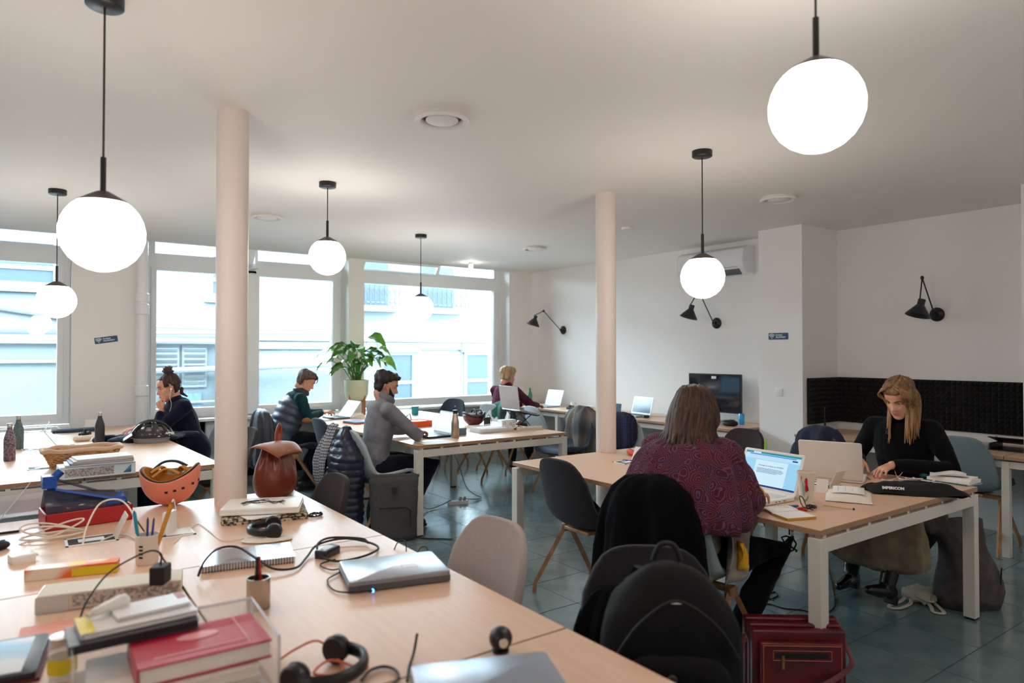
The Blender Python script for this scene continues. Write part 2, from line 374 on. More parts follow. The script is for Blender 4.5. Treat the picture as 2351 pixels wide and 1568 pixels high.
for px, py, d, lab in pend:
    if px is None: p = O+py
    else: r_ = ray(px, py); f = r_.x*sin(YAW)+r_.y*cos(YAW); p = O+r_*(d/f)
    GP.append(p)
    t = thing('pendant_lamp', lab, 'lamp', (p.x, p.y, CZ), group='globe pendants')
    z = p.z-CZ; rr = .131
    MB().lathe([(.0, 0), (.06, 0), (.06, -.033), (.055, -.037), (0, -.038)], 28).build('canopy', m_black, t)
    MB().cyl((0, 0, -.037), (0, 0, z+rr+.12), .0035, n=8).build('cord', m_black, t)
    MB().cyl((0, 0, z+rr-.004), (0, 0, z+rr+.13), .009, n=12).build('stem', m_black, t)
    MB().lathe([(rr*sin(R(a)), z+rr*cos(R(a))) for a in (172, 160, 145, 130, 115, 100, 85, 70, 57, 46, 36, 30)], 48).build('globe', m_globe, t)
    MB().lathe([(.02, z+rr+.012), (.045, z+rr*.985), (rr*sin(R(36)), z+rr*cos(R(36))+.004), (rr*sin(R(36))+.002, z+rr*cos(R(36))-.004)], 40).build('cap', m_bronze, t)
# wall lamps
def wall_lamp(base, joint, shade, X, lab):
    b = atx(*base, X); outj = .12; 
    j = atx(*joint, X-outj*1.5); s = atx(*shade, X-.26)
    t = thing('wall_lamp', lab, 'lamp', b, group='adjustable black wall lamps'); L = lambda q: q-b
    bb = V((0, 0, 0)); jj = L(j); ss = L(s)
    MB().frame((-.001, 0, 0), (0, 1, 0), (-1, 0, 0)).lathe([(.062, 0), (.062, .012), (.05, .022), (.02, .03), (.018, .06)], 28).build('base', m_black, t)
    h = V((-.06, 0, 0))
    MB().cyl(h, jj, .006, n=8).build('lower_arm', m_black, t); MB().cyl(jj, ss+V((0, 0, .07)), .006, n=8).build('upper_arm', m_black, t)
    MB().ell(jj, (.014, .014, .02)).cyl(jj-V((.02, 0, 0)), jj+V((.02, 0, 0)), .008).build('joint', m_black, t)
    ax = V((-.25, .16, -1)).normalized()
    m = MB().frame(ss, ax.orthogonal(), ax); m.lathe([(.0, -.07), (.03, -.07), (.03, -.02), (.035, -.015), (.1, .075), (.101, .08), (.097, .078), (.03, -.01)], 36, cap=(0, 0)).build('shade', M('black_shade', (34, 34, 37), r=.45), t)
wall_lamp((1294, 758), (1248, 714), (1227, 735), RX, 'black swing arm wall lamp near the far corner')
wall_lamp((1646, 742), (1604, 668), (1585, 714), RX, 'black swing arm wall lamp partly behind a globe pendant')
wall_lamp((2152, 722), (2117, 638), (2112, 705), 6.66, 'black swing arm wall lamp over the black foam panels')
# air conditioner
t = thing('air_conditioner', 'white wall mounted air conditioner near the ceiling beside the pier', 'air conditioner', (RX-.002, 4.88, 2.34))
m = MB(); prof = [(0, 0), (-.14, .0), (-.2, .06), (-.22, .14), (-.2, .27), (-.14, .3), (0, .3)]
m.loft([[(x, y, z) for x, z in prof] for y in (-.44, .46)]).build('body', M('ac_plastic', (232, 234, 236), r=.3), t, bev=.01)
MB().add([(-.142, -.38, -.003), (-.142, .40, -.003), (-.195, .40, .052), (-.195, -.38, .052)], [(0, 1, 2, 3)]).build('louver', M('ac_dark', (110, 118, 122), r=.5), t, solid=.006)
MB().bx(-.226, -.222, -.38, .40, .07, .075).build('seam', M('ac_dark2', (160, 166, 170), r=.5), t)
# wifi stickers: blue plate, white arcs, two lines of white lettering
m_navy = M('sign_blue', (18, 66, 112), r=.4); m_sw = M('sign_white', (235, 238, 242), r=.5)
def wifi(loc, rot, tilt, lab):
    t = thing('wifi_sign', lab, 'sign', loc, group='blue network signs'); t.rotation_euler = rot
    t.rotation_euler = (Matrix.Rotation(rot[2], 3, 'Z') @ Matrix.Rotation(tilt, 3, 'Y')).to_euler()
    # plate in local xz plane, facing -y
    m = MB(); m.frame((0, 0, 0), (1, 0, 0), (0, -1, 0)); m.loft([[(x, y, 0) for x, y in rrect(.215, .066, .008)], [(x, y, .002) for x, y in rrect(.215, .066, .008)]]).build('plate', m_navy, t)
    m = MB(); m.frame((-.07, 0, 0), (1, 0, 0), (0, -1, 0))
    for r in (.046, .034, .022): m.loft([[(rr*cos(R(a)), rr*sin(R(a))-.024, z) for rr, z in ((r-.003, .002), (r+.003, .002), (r+.003, .003), (r-.003, .003))] for a in range(48, 133, 7)])
    m.lathe([(.005, .002), (.005, .003)], 14, c=(0, -.019, 0)).build('wireless_symbol', m_sw, t)
    text('Archipel', .021, m_sw, t, (-.03, -.0022, .013), (R(90), 0, 0), bold=.0005); text('79L2W9E5V', .021, m_sw, t, (-.03, -.0022, -.010), (R(90), 0, 0), bold=.0005)
p = aty(244, 780, WY); wifi(p, (0, 0, 0), R(-9), 'blue network sign tilted on the pier between the left windows')
p = atx(1787, 772, 6.03); wifi(p, (0, 0, R(-90)), R(0), 'blue network sign on the wide pier above the light switch')
# light switch, black plates
p = atx(1788, 900, 6.03); t = thing('light_switch', 'square white light switch on the wide pier', 'switch', p)
MB().bx(-.008, 0, -.04, .04, -.04, .04).build('plate', m_frame, t, bev=.003); MB().bx(-.013, -.006, -.025, .025, -.025, .025).build('rocker', m_frame, t, bev=.002)
p = aty(1866, 875, 3.66); solo(MB().bx(-.05, .05, -.014, 0, -.02, .02), 'thermostat', 'small black rectangular plate on the recess side wall', 'plate', m_blackp, p, bev=.002)
# acoustic foam panels: pyramids as real relief
m_foam = M('black_foam', (17, 16, 16), r=.9)
t = thing('acoustic_panel', 'long black egg crate acoustic foam panels along the recess wall', 'panel', (6.655, 1.9, .81), group=None)
def foam(n1, n2, fr, par):
    m = MB(); fr(m); c = .044
    m.box(0, n1*c/2, n2*c/2, .02, n1*c, n2*c)
    for i in range(n1):
        for j in range(n2):
            y, z = i*c, j*c; m.add([(.01, y, z), (.01, y+c, z), (.01, y+c, z+c), (.01, y, z+c), (.038, y+c/2, z+c/2)], [(0, 1, 4), (1, 2, 4), (2, 3, 4), (3, 0, 4)])
    o = m.build('foam_panel', m_foam, par, ang=10); return o
for k in range(3): foam(13, 10, lambda m: m.frame((-.012, 1.74-k*.575, 0), (-1, 0, 0), (0, 0, 1)), t)
foam(12, 10, lambda m: m.frame((-.56, 1.745, 0), (0, -1, 0), (0, 0, 1)), t)
foam(12, 10, lambda m: m.frame((-.03, -.03, 0), (0, 1, 0), (0, 0, 1)), t)
# ================================================================= OUTSIDE: COURTYARD
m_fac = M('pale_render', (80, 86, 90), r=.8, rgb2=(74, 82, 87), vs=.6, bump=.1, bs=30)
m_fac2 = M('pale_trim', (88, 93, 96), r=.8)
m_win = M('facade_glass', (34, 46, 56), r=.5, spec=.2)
m_iron = M('grey_iron', (10, 16, 22), r=.6)
struct(MB().bx(-14, 18, 9.0, 22, -.25, -.1).build('ground', M('courtyard_paving', (120, 122, 122), r=.9)))
FY = 14.0
b = thing('facade', 'pale rendered building across the courtyard with balconies and ledges', 'building', (0, FY, 0))
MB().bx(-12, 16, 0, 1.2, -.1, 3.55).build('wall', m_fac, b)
MB().bx(3.4, 16, -.12, 0, 1.72, 1.92).bx(3.4, 16, -.07, 0, 1.55, 1.72).build('ledge', m_fac2, b, bev=.02)
for x0, x1, z0, z1, k in ((6.45, 7.3, .3, 1.5, 0), (8.62, 9.5, .3, 1.5, 0), (2.9, 3.7, 2.55, 3.4, 1), (-.5, .5, 2.6, 3.4, 1), (-3.2, -2.2, 2.3, 3.4, 1)):
    f = MB(); t = .07
    f.bx(x0, x1, -.05, .02, z1-t, z1); f.bx(x0, x1, -.05, .02, z0, z0+t); f.bx(x0+.002, x0+t, -.047, .018, z0+.002, z1-.002); f.bx(x1-t, x1-.002, -.047, .018, z0+.002, z1-.002); f.bx(x0+.004, x1-.004, -.044, .016, (z0+z1)/2-.12, (z0+z1)/2-.05)
    fr = f.build('window', m_fac2, b); MB().bx(x0+t, x1-t, -.015, -.01, z0+t, z1-t).build('pane', m_win, fr)
    if k == 0: MB().bx(x0-.1, x1+.1, -.14, 0, z1, z1+.2).build('shutter_box', m_fac2, fr)
    MB().bx(x0-.08, x1+.08, -.12, 0, z0-.1, z0).build('window_sill', m_fac2, fr)
for x0, x1 in ((5.6, 6.75), (7.35, 8.45)):
    f = MB().bx(x0-.05, x1+.05, -.4, 0, 2.38, 2.5).build('balcony_slab', m_fac2, b)
    MB().bx(x0+.1, x1-.1, -.012, -.006, 2.5, 3.5).build('balcony_door', m_win, b)
    g = MB()
    for z in (2.56, 3.02): g.bx(x0, x1, -.38, -.36, z, z+.025)
    n = int((x1-x0)/.11)
    for i in range(n+1): g.bx(x0+i*(x1-x0)/n-.008, x0+i*(x1-x0)/n+.008, -.38, -.36, 2.5, 3.03)
    for i in range(n): 
        c = x0+(i+.5)*(x1-x0)/n; g.tube([(c+.035*cos(a*pi/5), -.37, 2.8+.07*sin(a*pi/5)) for a in range(10)], .007, 4, closed=True)
    g.build('railing', m_iron, b)
MB().bx(9.9, 10.4, -.06, 0, 2.6, 3.5).build('shutter', m_fac2, b)
# low annex on the left with louvres, pipes, lean-to roof
a = thing('annex', 'low white annex with louvre panels, pipes and a grey door outside the left windows', 'building', (0, 11.6, 0))
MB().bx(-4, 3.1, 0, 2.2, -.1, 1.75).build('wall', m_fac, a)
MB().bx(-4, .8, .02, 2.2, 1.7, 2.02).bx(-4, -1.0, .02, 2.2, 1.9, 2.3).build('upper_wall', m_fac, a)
rf = MB().add([(-4.2, -.06, 2.75), (.85, -.06, 1.98), (.85, 2.4, 2.1), (-4.2, 2.4, 2.9)], [(0, 1, 2, 3)]).build('roof', M('zinc', (84, 96, 106), r=.4), a, solid=.06)
MB().add([(-4.2, -.08, 2.80), (.85, -.08, 2.02), (.85, -.08, 1.90), (-4.2, -.08, 2.66)], [(0, 1, 2, 3)]).build('fascia', m_fac2, a, solid=.02)
MB().add([(-4.1, -.03, 1.7), (.84, -.03, 1.7), (.84, -.03, 1.95), (-4.1, -.03, 2.72)], [(0, 1, 2, 3)]).build('gable', m_fac, a, solid=.02)
for i in range(7): MB().add([(-4.2+i*.75, -.06, 2.80-i*.115), (-4.16+i*.75, -.06, 2.80-i*.115), (-4.16+i*.75, 2.4, 2.92-i*.115), (-4.2+i*.75, 2.4, 2.92-i*.115)], [(0, 1, 2, 3)]).build('roof_seam', m_iron, a, solid=.03)
for x in (1.62, 2.02):
    lp = MB().bx(x, x+.36, -.04, 0, .95, 1.62).build('louvre_frame', m_fac2, a)
    for z in range(7): MB().at((x+.18, -.06, 1.02+z*.085), rx=R(35)).box(0, 0, 0, .3, .012, .06).build('slat', m_fac2, lp)
MB().bx(1.75, 2.3, -.05, 0, -.1, .86).build('door', M('weathered_grey_blue', (56, 76, 94), r=.8, rgb2=(72, 92, 108), vs=5, stretch=(8, 1, .6)), a)
for i, pts in enumerate([[(1.0, -.1, 1.66), (2.55, -.1, 1.66), (2.6, -.1, 1.6), (2.6, -.1, .7), (2.7, -.1, .62), (2.8, -.1, .7), (2.8, -.1, 1.2)], [(1.5, -.14, 1.78), (5, -.14, 1.84)], [(.9, -.1, 1.9), (3.1, -.1, 1.86), (5, -.1, 1.95)], [(1.0, -.08, .72), (3.1, -.08, .72)], [(1.1, -.16, 1.2), (5.2, -.16, 1.3)]]):
    MB().tube(cr(pts, 4), (.05, .025, .018, .02, .045)[i], 8).build('pipe', m_fac2, a)
MB().bx(1.2, 1.55, -.5, 0, 1.3, 1.68).build('duct_box', m_fac2, a, bev=.01)
MB().bx(2.95, 5.4, .1, 2.2, -.1, 1.2).build('lean_to', m_fac, a)
MB().bx(-4, .9, -.06, 0, 1.35, 1.39).bx(-4, .9, -.09, 0, 1.62, 1.74).build('string_course', m_fac2, a)
# ================================================================= FURNITURE
def bench(lab, x0, y0, x1, y1, mods, rz=0, piv=None, name='bench_desk', deep=2, legs=None, flip=0, cat='desk'):
    t = thing(name, lab, cat, (x0, y0, 0), rz); w = x1-x0; l = y1-y0; top = .74; th = .026
    ml = l/mods; dw = w/deep
    for i in range(mods):
        for j in range(deep):
            a, b_, c, d = j*dw+.003, (j+1)*dw-.003, i*ml+.0025, (i+1)*ml-.0025
            q = MB().bx(a, b_, c, d, top-th, top).build('desktop', [m_wood, m_edge], t, bev=.0015, seg=1)
            for k, p in enumerate(q.data.polygons): p.material_index = 0 if abs(p.normal.z) > .5 else 1
    zb = top-th-.014
    for i in range(mods+1):
        y = i*ml; y = .03 if i == 0 else (l-.03 if i == mods else y)
        MB().bx((.061 if i in (0, mods) else .03), w-(.061 if i in (0, mods) else .03), y-.029, y+.029, zb-.06, zb).build('rail', m_tmetal, t, bev=.002)
        if legs is None or i in legs:
            for x in ((.03, w-.03) if i in (0, mods) else (.03+.25, w-.28)):
                lg = MB().bx(x-.03, x+.03, y-.03, y+.03, .012, zb).build('leg', m_tmetal, t, bev=.002)
                MB().bx(x-.025, x+.025, y-.025, y+.025, .0, .012).build('foot', m_rub, lg)
        sp = MB()
        for k in range(9): x = .05+k*(w-.1)/8; sp.bx(x-.012, x+.012, y-.02, y+.02, zb, top-th)
        sp.build('spacer', m_tmetal, t)
    for x in (.25, w-.25, w/2): MB().bx(x-.02, x+.02, .06, l-.06, zb-.05, zb-.005).build('crossbar', m_tmetal, t)
    return t
T0 = bench('large light wood bench desk filling the foreground', -.37, -.9, 1.23, 3.80, 4)
T4 = bench('light wood bench desk with two open laptops at the right', 2.765, 1.60, 4.385, 3.85, 2)
T2 = bench('light wood bench desk in the middle with plant and helmets', 2.61, 4.95, 4.2, 8.2, 2)
TL = bench('light wood bench desk at the far left with black helmet on it', -.48, 4.98, 1.12, 8.15, 2, rz=R(2.6))
TL.location = (-.48, 4.87, 0)
# cable tray and modesty panels
for q, y0, y1 in ((T4, .3, 2.0), (T2, .3, 3.0)): MB().bx(.74, .86, y0, y1, .58, .66).build('cable_tray', m_tmetal, q)
MB().bx(.1, 1.5, 3.18, 3.2, .2, .68).build('modesty_panel', m_tmetal, T2)
def flap(loc, rz, lab, open_=1, grp='desk socket hatches'):
    t = thing('socket_hatch', lab, 'socket', loc, rz, group=grp)
    m = MB(); 
    for a in ((-.09, .09, -.065, -.055), (-.09, .09, .055, .065), (-.09, -.08, -.065, .065), (.08, .09, -.065, .065)): m.bx(*a, 0, .003)
    m.build('rim', m_frame, t); MB().bx(-.08, .08, -.055, .055, 0.0002, .0015).build('well', M('hatch_dark', (40, 42, 46), r=.7), t)
    MB().bx(-.045, .045, -.02, .03, .0015, .003).build('socket', m_frame, t)
    l = MB().bx(0, .003, -.052, .052, 0, .1).build('lid', m_tmetal, t); l.location = (.08, 0, .002); l.rotation_euler = (0, R(25 if open_ else -88), 0)
    return t
# right wall desk and recess desk
def walldesk(lab, x0, x1, y0, y1, mods, panelY=None):
    t = thing('wall_desk', lab, 'desk', (x0, y0, 0)); w = x1-x0; l = y1-y0; ml = l/mods
    for i in range(mods):
        q = MB().bx(0, w, i*ml+.002, (i+1)*ml-.002, .714, .74).build('desktop', [m_wood, m_edge], t, bev=.0015, seg=1)
        for p in q.data.polygons: p.material_index = 0 if abs(p.normal.z) > .5 else 1
    for i in range(mods+1):
        y = min(max(i*ml, .03), l-.03)
        MB().bx(.03, w-.03, y-.025, y+.025, .64, .70).build('rail', m_tmetal, t, bev=.002)
        for x in (.05, w-.05): 
            MB().bx(x-.025, x+.025, y-.025, y+.025, .0, .64).build('leg', m_tmetal, t, bev=.002)
    MB().bx(.04, .07, .05, l-.05, .65, .70).bx(w-.07, w-.04, .05, l-.05, .65, .70).build('crossbar', m_tmetal, t)
    return t
WD = walldesk('long light wood desk along the far right wall with monitor', 5.66, 6.40, 4.16, 8.3, 3)
RD = walldesk('light wood desk in the recess under the black foam panels', 5.82, 6.62, .3, 3.62, 2)

# -------- shell chair
def chair_fab(name, c, c2=None): return M('fabric_'+name, c, r=.95, rgb2=c2 or tuple(int(k*.86) for k in c), vs=260, bump=.25, bs=420, sheen=.04)
F_dark = chair_fab('charcoal', (36, 33, 38), (27, 25, 29)); F_brown = chair_fab('dark_brown', (54, 45, 46), (42, 35, 36)); F_beige = chair_fab('warm_grey', (186, 172, 166), (172, 158, 152))
F_blue = chair_fab('blue_grey', (128, 146, 152), (114, 132, 140)); F_slate = chair_fab('slate', (66, 74, 92), (56, 64, 80)); F_light = chair_fab('light_grey', (190, 200, 204), (174, 186, 192)); F_white = M('white_shell', (226, 230, 232), r=.5)
PROF = cr([(.235, .435), (.20, .462), (.10, .455), (0, .445), (-.09, .447), (-.155, .475), (-.195, .535), (-.22, .62), (-.245, .72), (-.268, .82), (-.275, .865)], 4)
def chair(lab, fab, x, y, rz, legs=m_oak, group='upholstered shell chairs', z=0, name='shell_chair'):
    t = thing(name, lab, 'chair', (x, y, 0), rz, group)
    n = len(PROF)-1
    def fn(u, v):
        s = 2*v-1; uo = u; u = u-.20*abs(s)**3.2*max(0, (u-.45)/.55)**1.2+.05*abs(s)**4*max(0, 1-u/.3); s = 0
        i = u*n; k = min(int(i), n-1); p = PROF[k].lerp(PROF[k+1], i-k); q = (PROF[min(k+2, n)]-PROF[max(k-1, 0)]).normalized(); nn = V((-q.y, q.x)) if 0 else V((q[1], -q[0]))
        w = .235-.0*u; 
        w = .235 if u > .15 else .222
        if u > .45: w = .235-.05*((u-.45)/.55)**1.5
        s = 2*v-1
        lift0 = abs(s)
        lift = .055*abs(s)**2.4*(1 if u < .5 else 1)*min(1, u/.12+.25)*(1-.55*max(0, u-.6)/.4)
        # normal pointing to sitter: for seat up, for backrest forward
        nx, nz_ = -q[1], q[0]; 
        if nz_ < 0 or (abs(nz_) < .2 and nx < 0): pass
        N = V((-q[1], 0, q[0])); 
        if u < .5 and N.z < 0: N = -N
        if u >= .5 and N.x < 0: N = -N
        if .3 < u < .6: N = V((abs(q[1]), 0, abs(q[0])))
        return V((p[0], s*w, p[1]))+N*lift
    sh = MB().grid(fn, 40, 16).build('shell', fab, t, ang=180, solid=.026, off=0)
    MB().bx(-.11, .13, -.11, .11, .405, .425).bx(-.02, .02, -.2, .2, .385, .412).build('mount', legs, t, bev=.004)
    for sy in (-1, 1):
        MB().box(0, sy*.205, .385, .075, .035, .05).build('hub', legs, t, bev=.006)
        for sx in (-1, 1):
            MB().tube([(sx*.02, sy*.205, .39), (sx*.232, sy*.245, .06), (sx*.238, sy*.247, 0.006)], [.018, .0165, .0165], 4, up=(0, 1, 0)).build('leg', legs, t, ang=30)
            
    MB()
    return t
# -------- tile sizes etc done; chairs
chair('light warm grey shell chair pushed up to the foreground desk', F_beige, 1.22, 2.13, R(180+4))
chair('dark brown shell chair at the far end of the foreground desk', F_brown, 1.08, 3.42, R(180))
C1 = chair('charcoal shell chair with wooden legs at the left end of the right bench', F_dark, 2.85, 3.15, R(0))
CS = chair('shell chair under the woman in the shawl with a black coat over it', F_light, 2.66, 2.20, R(8))
CB = chair('pale shell chair under the blonde woman in black', F_light, 4.72, 2.13, R(186))
CG = chair('light grey shell chair under the man in the grey shirt', F_light, 2.46, 5.38, R(2))
CV = chair('shell chair under the man in the quilted vest with a dark jacket over it', F_slate, 2.36, 7.48, R(4))
chair('slate blue shell chair between the two men at the middle bench', F_slate, 2.58, 6.42, R(0))
chair('slate blue shell chair behind the turquoise cup', F_slate, 4.55, 7.92, R(200))
CW = chair('white shell chair with a green and black jacket hung on it', F_white, 4.45, 6.75, R(185))
chair('pale blue shell chair in front of the far wall desk', F_light, 5.12, 6.35, R(-8))
chair('dark grey shell chair under the grey coat beside the thin column', F_slate, 4.72, 5.6, R(185))
chair('pale shell chair with a plaid jacket at the wall desk', F_light, 5.22, 5.05, R(10))
chair('dark shell chair behind the right bench below the monitor', F_brown, 4.62, 3.48, R(178))
CN = chair('shell chair with a navy jacket hung on its back behind the white laptop', F_slate, 4.95, 3.06, R(172))
chair('light blue grey shell chair between the blonde woman and the recess desk', F_blue, 6.0, 2.24, R(3))
CA = chair('shell chair under the man in the burgundy sweater', F_light, 4.92, 7.02, R(12))
CL = chair('pale grey shell chair under the woman with the hair bun', F_light, 1.36, 6.98, R(186))
chair('dark grey shell chair at the far left bench behind the thick column', F_brown, 1.32, 5.95, R(182))
# ================================================================= PEOPLE
HP = [(-.118, .070, .030, .010), (-.112, .082, .018, .026), (-.100, .089, 0, .040), (-.082, .0905, -.022, .050), (-.06, .090, -.048, .057), (-.03, .0895, -.074, .065), (0, .088, -.090, .071), (.03, .0895, -.099, .075), (.06, .088, -.100, .076), (.085, .077, -.093, .069), (.105, .053, -.073, .053), (.117, .02, -.035, .026)]
def hprof(z):
    z = max(min(z, .117), -.118)
    for i in range(len(HP)-1):
        a, b = HP[i], HP[i+1]
        if a[0] <= z <= b[0]:
            t = (z-a[0])/(b[0]-a[0]); return [a[k]+(b[k]-a[k])*t for k in (1, 2, 3)]
def g(x, s): return math.exp(-x*x/(2*s*s))
def fdisp(y, z, male=0):
    n = g(y, .0075+.005*max(0, min(1, (.01-z)/.04)))
    nose = (.026+.004*male)*max(0, min(1, (.026-z)/.052)) if z > -.030 else (.026+.004*male)*max(0, 1-(-.030-z)/.010)
    d = n*nose-.0105*(g(y-.032, .013)+g(y+.032, .013))*g(z-.010, .011)+(.003+.003*male)*g(abs(y)-.028, .02)*g(z-.032, .008)
    d += .0055*g(y, .017)*(g(z+.054, .0045)+g(z+.067, .005))-.003*g(y, .02)*g(z+.0605, .0022)+.005*g(y, .016)*g(z+.1, .012)-.004*g(z+.082, .006)*g(y, .02)
    d += .004*(g(y-.042, .014)+g(y+.042, .014))*g(z+.022, .016)
    return d
def facex(y, z, male=0):
    xf, xb, w = hprof(z); c = (xf+xb)/2; h = (xf-xb)/2; s = min(abs(y)/w, .999); return c+h*(1-s**2.3)**(1/2.3)+fdisp(y, z, male)
def headrings(infl=0, male=0, nz_=46, nt=64, z0=-.118, z1=.117):
    rings = []
    for i in range(nz_+1):
        z = z0+(z1-z0)*(1-cos(pi*i/nz_))/2; xf, xb, w = hprof(z); c = (xf+xb)/2; h = (xf-xb)/2+infl; w += infl; rg = []
        for k in range(nt):
            t = 2*pi*k/nt; cx = math.copysign(abs(cos(t))**(2/2.25), cos(t)); sy = math.copysign(abs(sin(t))**(2/2.25), sin(t)); y = w*sy; x = c+h*cx
            if cx > 0: x += fdisp(y, z, male)*min(1, cx*2.5)*(0 if infl > .004 else 1)
            rg.append(V((x, y, z*(1+infl*4))))
        rings.append(rg)
    return rings
def add_head(mb, Hm, male=0, sc=1):
    S_ = Matrix.Scale(sc, 4); old = mb.M; mb.M = Hm @ S_; mb.loft(headrings(0, male))
    for s in (-1, 1):
        mb.caps([(-.004, s*.074, -.028), (-.010, s*.081, -.006), (-.012, s*.083, .014), (0, s*.079, .026), (.008, s*.074, .014)], [.006, .0075, .008, .007, .005], 8)
        mb.ell((-.006, s*.074, -.003), (.012, .007, .026), 10, 6)
    mb.M = old
def face_parts(root, Hm, male=0, iris=(70, 60, 50), brow=(60, 40, 30), lip=(190, 110, 104), sc=1, closed=.5, beard=None, scruff=0):
    m_eye = M('eye_white', (226, 220, 214), r=.2); S_ = Matrix.Scale(sc, 4)
    for s in (-1, 1):
        x = facex(s*.032, .009, male)
        m = MB(); m.M = Hm @ S_; m.ell((x-.0085, s*.032, .009), (.0115, .0125, .0105), 14, 10); e = m.build('eye', m_eye, root)
        m = MB(); m.M = Hm @ S_; m.ell((x+.0014, s*.032, .007), (.0022, .0052, .0052), 10, 6); m.build('iris', M('iris_%d' % iris[0], iris, r=.1), e)
        m = MB(); m.M = Hm @ S_; m.grid(lambda u, v: V((x-.0085, s*.032, .009))+V((.0127*cos((v-.5)*2.1)*cos(R(10+60*u)), s*.0142*sin((v-.5)*2.1), .0116*sin(R(10+60*u)))), 5, 8); m.build('eyelid', m_skin, root, solid=.0008)
        m = MB(); m.M = Hm @ S_
        m.tube([(facex(s*y, z, male)+.003, s*y, z) for y, z in ((.018, .013), (.026, .0145), (.034, .014), (.041, .011), (.046, .007))], [.0008, .0014, .0016, .0014, .0008], 5); m.build('eyelashes', M('lash', (40, 28, 24), r=.8), root)
        m = MB(); m.M = Hm @ S_
        m.tube([(facex(s*y, z, male)+.0015, s*y, z) for y, z in ((.014, .028), (.022, .032), (.032, .035), (.041, .034), (.049, .028))], [.0022, .0032+.001*male, .0032+.001*male, .0026, .001], 6, flat=1.2); m.build('eyebrow', M('brow_%d' % brow[0], brow, r=.9), root)
    m = MB(); m.M = Hm @ S_
    m.tube([(facex(y, -.055, male)-.0005, y, -.0555) for y in (-.022, -.012, -.004, 0, .004, .012, .022)], [.0008, .003, .0036, .0032, .0036, .003, .0008], 7)
    m.tube([(facex(y, -.066, male)-.0005, y, -.0655) for y in (-.021, -.012, 0, .012, .021)], [.0008, .0036, .0044, .0036, .0008], 7)
    m.build('lips', M('lips_%d' % lip[1], lip, r=.4), root)
def hair_cap(root, Hm, mat, infl=.012, front=.078, temple=.03, ear=-.02, nape=-.075, earx=-.012, rough=.004, sc=1, name='hair', disp=.008, part=None):
    """closed hair volume: outer scalp surface with a hairline, pulled inside the head elsewhere"""
    rings = headrings(infl, 0, 40, 72, -.100, .117); out = []
    for rg in rings:
        rr = []; w0 = hprof(min(rg[0].z/(1+infl*4), .117))[2]; sq = .80*w0/(w0+infl)
        for p in rg:
            x, y, z = p; a = math.atan2(abs(y), x)   # 0 front .. pi back
            # hairline height as a function of the azimuth
            if a < .75: hl = front-.006*(a/.75)
            elif a < 1.25: hl = front-.006+(temple-front+.006)*((a-.75)/.5)
            elif a < 1.75: hl = temple+(ear-temple)*((a-1.25)/.5)
            elif a < 2.1: hl = ear+(nape-ear)*((a-1.75)/.35)
            else: hl = nape
            n_ = nz(x*30+3, y*30, z*12)*rough*1.5; q = V(p)
            d = (z-hl)
            if d < 0: q = V(((x+.01)*sq-.01, y*sq, z))
            else: k = min(1, d/.02); nn = V((x, y, z*.6)).normalized(); q = V(p)+nn*(-infl*.8*(1-k)+n_*k)
            rr.append(q)
        out.append(rr)
    m = MB(); m.M = Hm @ Matrix.Scale(sc, 4); m.loft(out); return m.build(name, mat, root, ang=180, disp=disp, dscale=.02)
def strand(m, pts, w, n=6, flat=.45, up=None):
    p = cr(pts, 5); L = len(p); m.tube(p, [w*(.25+.75*min(1, i/(L*.15)))*(1-.75*max(0, (i/L-.7)/.3)) for i in range(L)], n, flat=flat, up=up)
def hairmat(name, a, b):
    return M(name, a, r=.6, rgb2=b, vs=55, stretch=(1, 1, .12), bump=.5, bs=160)
def hand(m, wr, d, nrm, side=1, sc=1, curl=(25, 30, 25), spread=1, thumb=None):
    """wrist, forward dir, back-of-hand normal; side=+1 thumb lies towards nrm x d"""
    d = V(d).normalized(); n = V(nrm); n = (n-d*n.dot(d)).normalized(); s = n.cross(d)*side; wr = V(wr)
    rings = []
    for t, hw, hh in ((-.02, .026, .019), (.0, .028, .018), (.03, .036, .0165), (.06, .041, .014), (.082, .040, .0115), (.092, .034, .009)):
        rings.append([wr+d*t*sc+s*(hw*sc*cos(2*pi*k/14)+.003)+n*hh*sc*sin(2*pi*k/14) for k in range(14)])
    m.loft(rings)
    for i, (o, L, bx) in enumerate(((.031, .070, .080), (.0105, .080, .088), (-.0105, .074, .085), (-.031, .058, .076))):
        p = wr+d*bx*sc+s*o*sc; a = 0; pts = [p-d*.02*sc, p]; dd = (d+s*(o*3.2*spread)).normalized()
        for k, f in enumerate((.45, .31, .24)):
            a += R(curl[k]); q = dd*cos(a)-n*sin(a); p = p+q*L*f*sc; pts.append(p)
        m.caps(pts, [.009*sc, .0088*sc, .0082*sc, .0076*sc, .0066*sc], 8)
    tb = wr+d*.022*sc+s*.026*sc; th = V(thumb).normalized() if thumb else (d*.75+s*.6-n*.3).normalized(); t2 = (th*.75+d*.5-n*.2).normalized()
    m.caps([tb-d*.01*sc, tb+th*.035*sc, tb+th*.035*sc+t2*.03*sc, tb+th*.035*sc+t2*.055*sc], [.013*sc, .0115*sc, .0095*sc, .008*sc], 8)
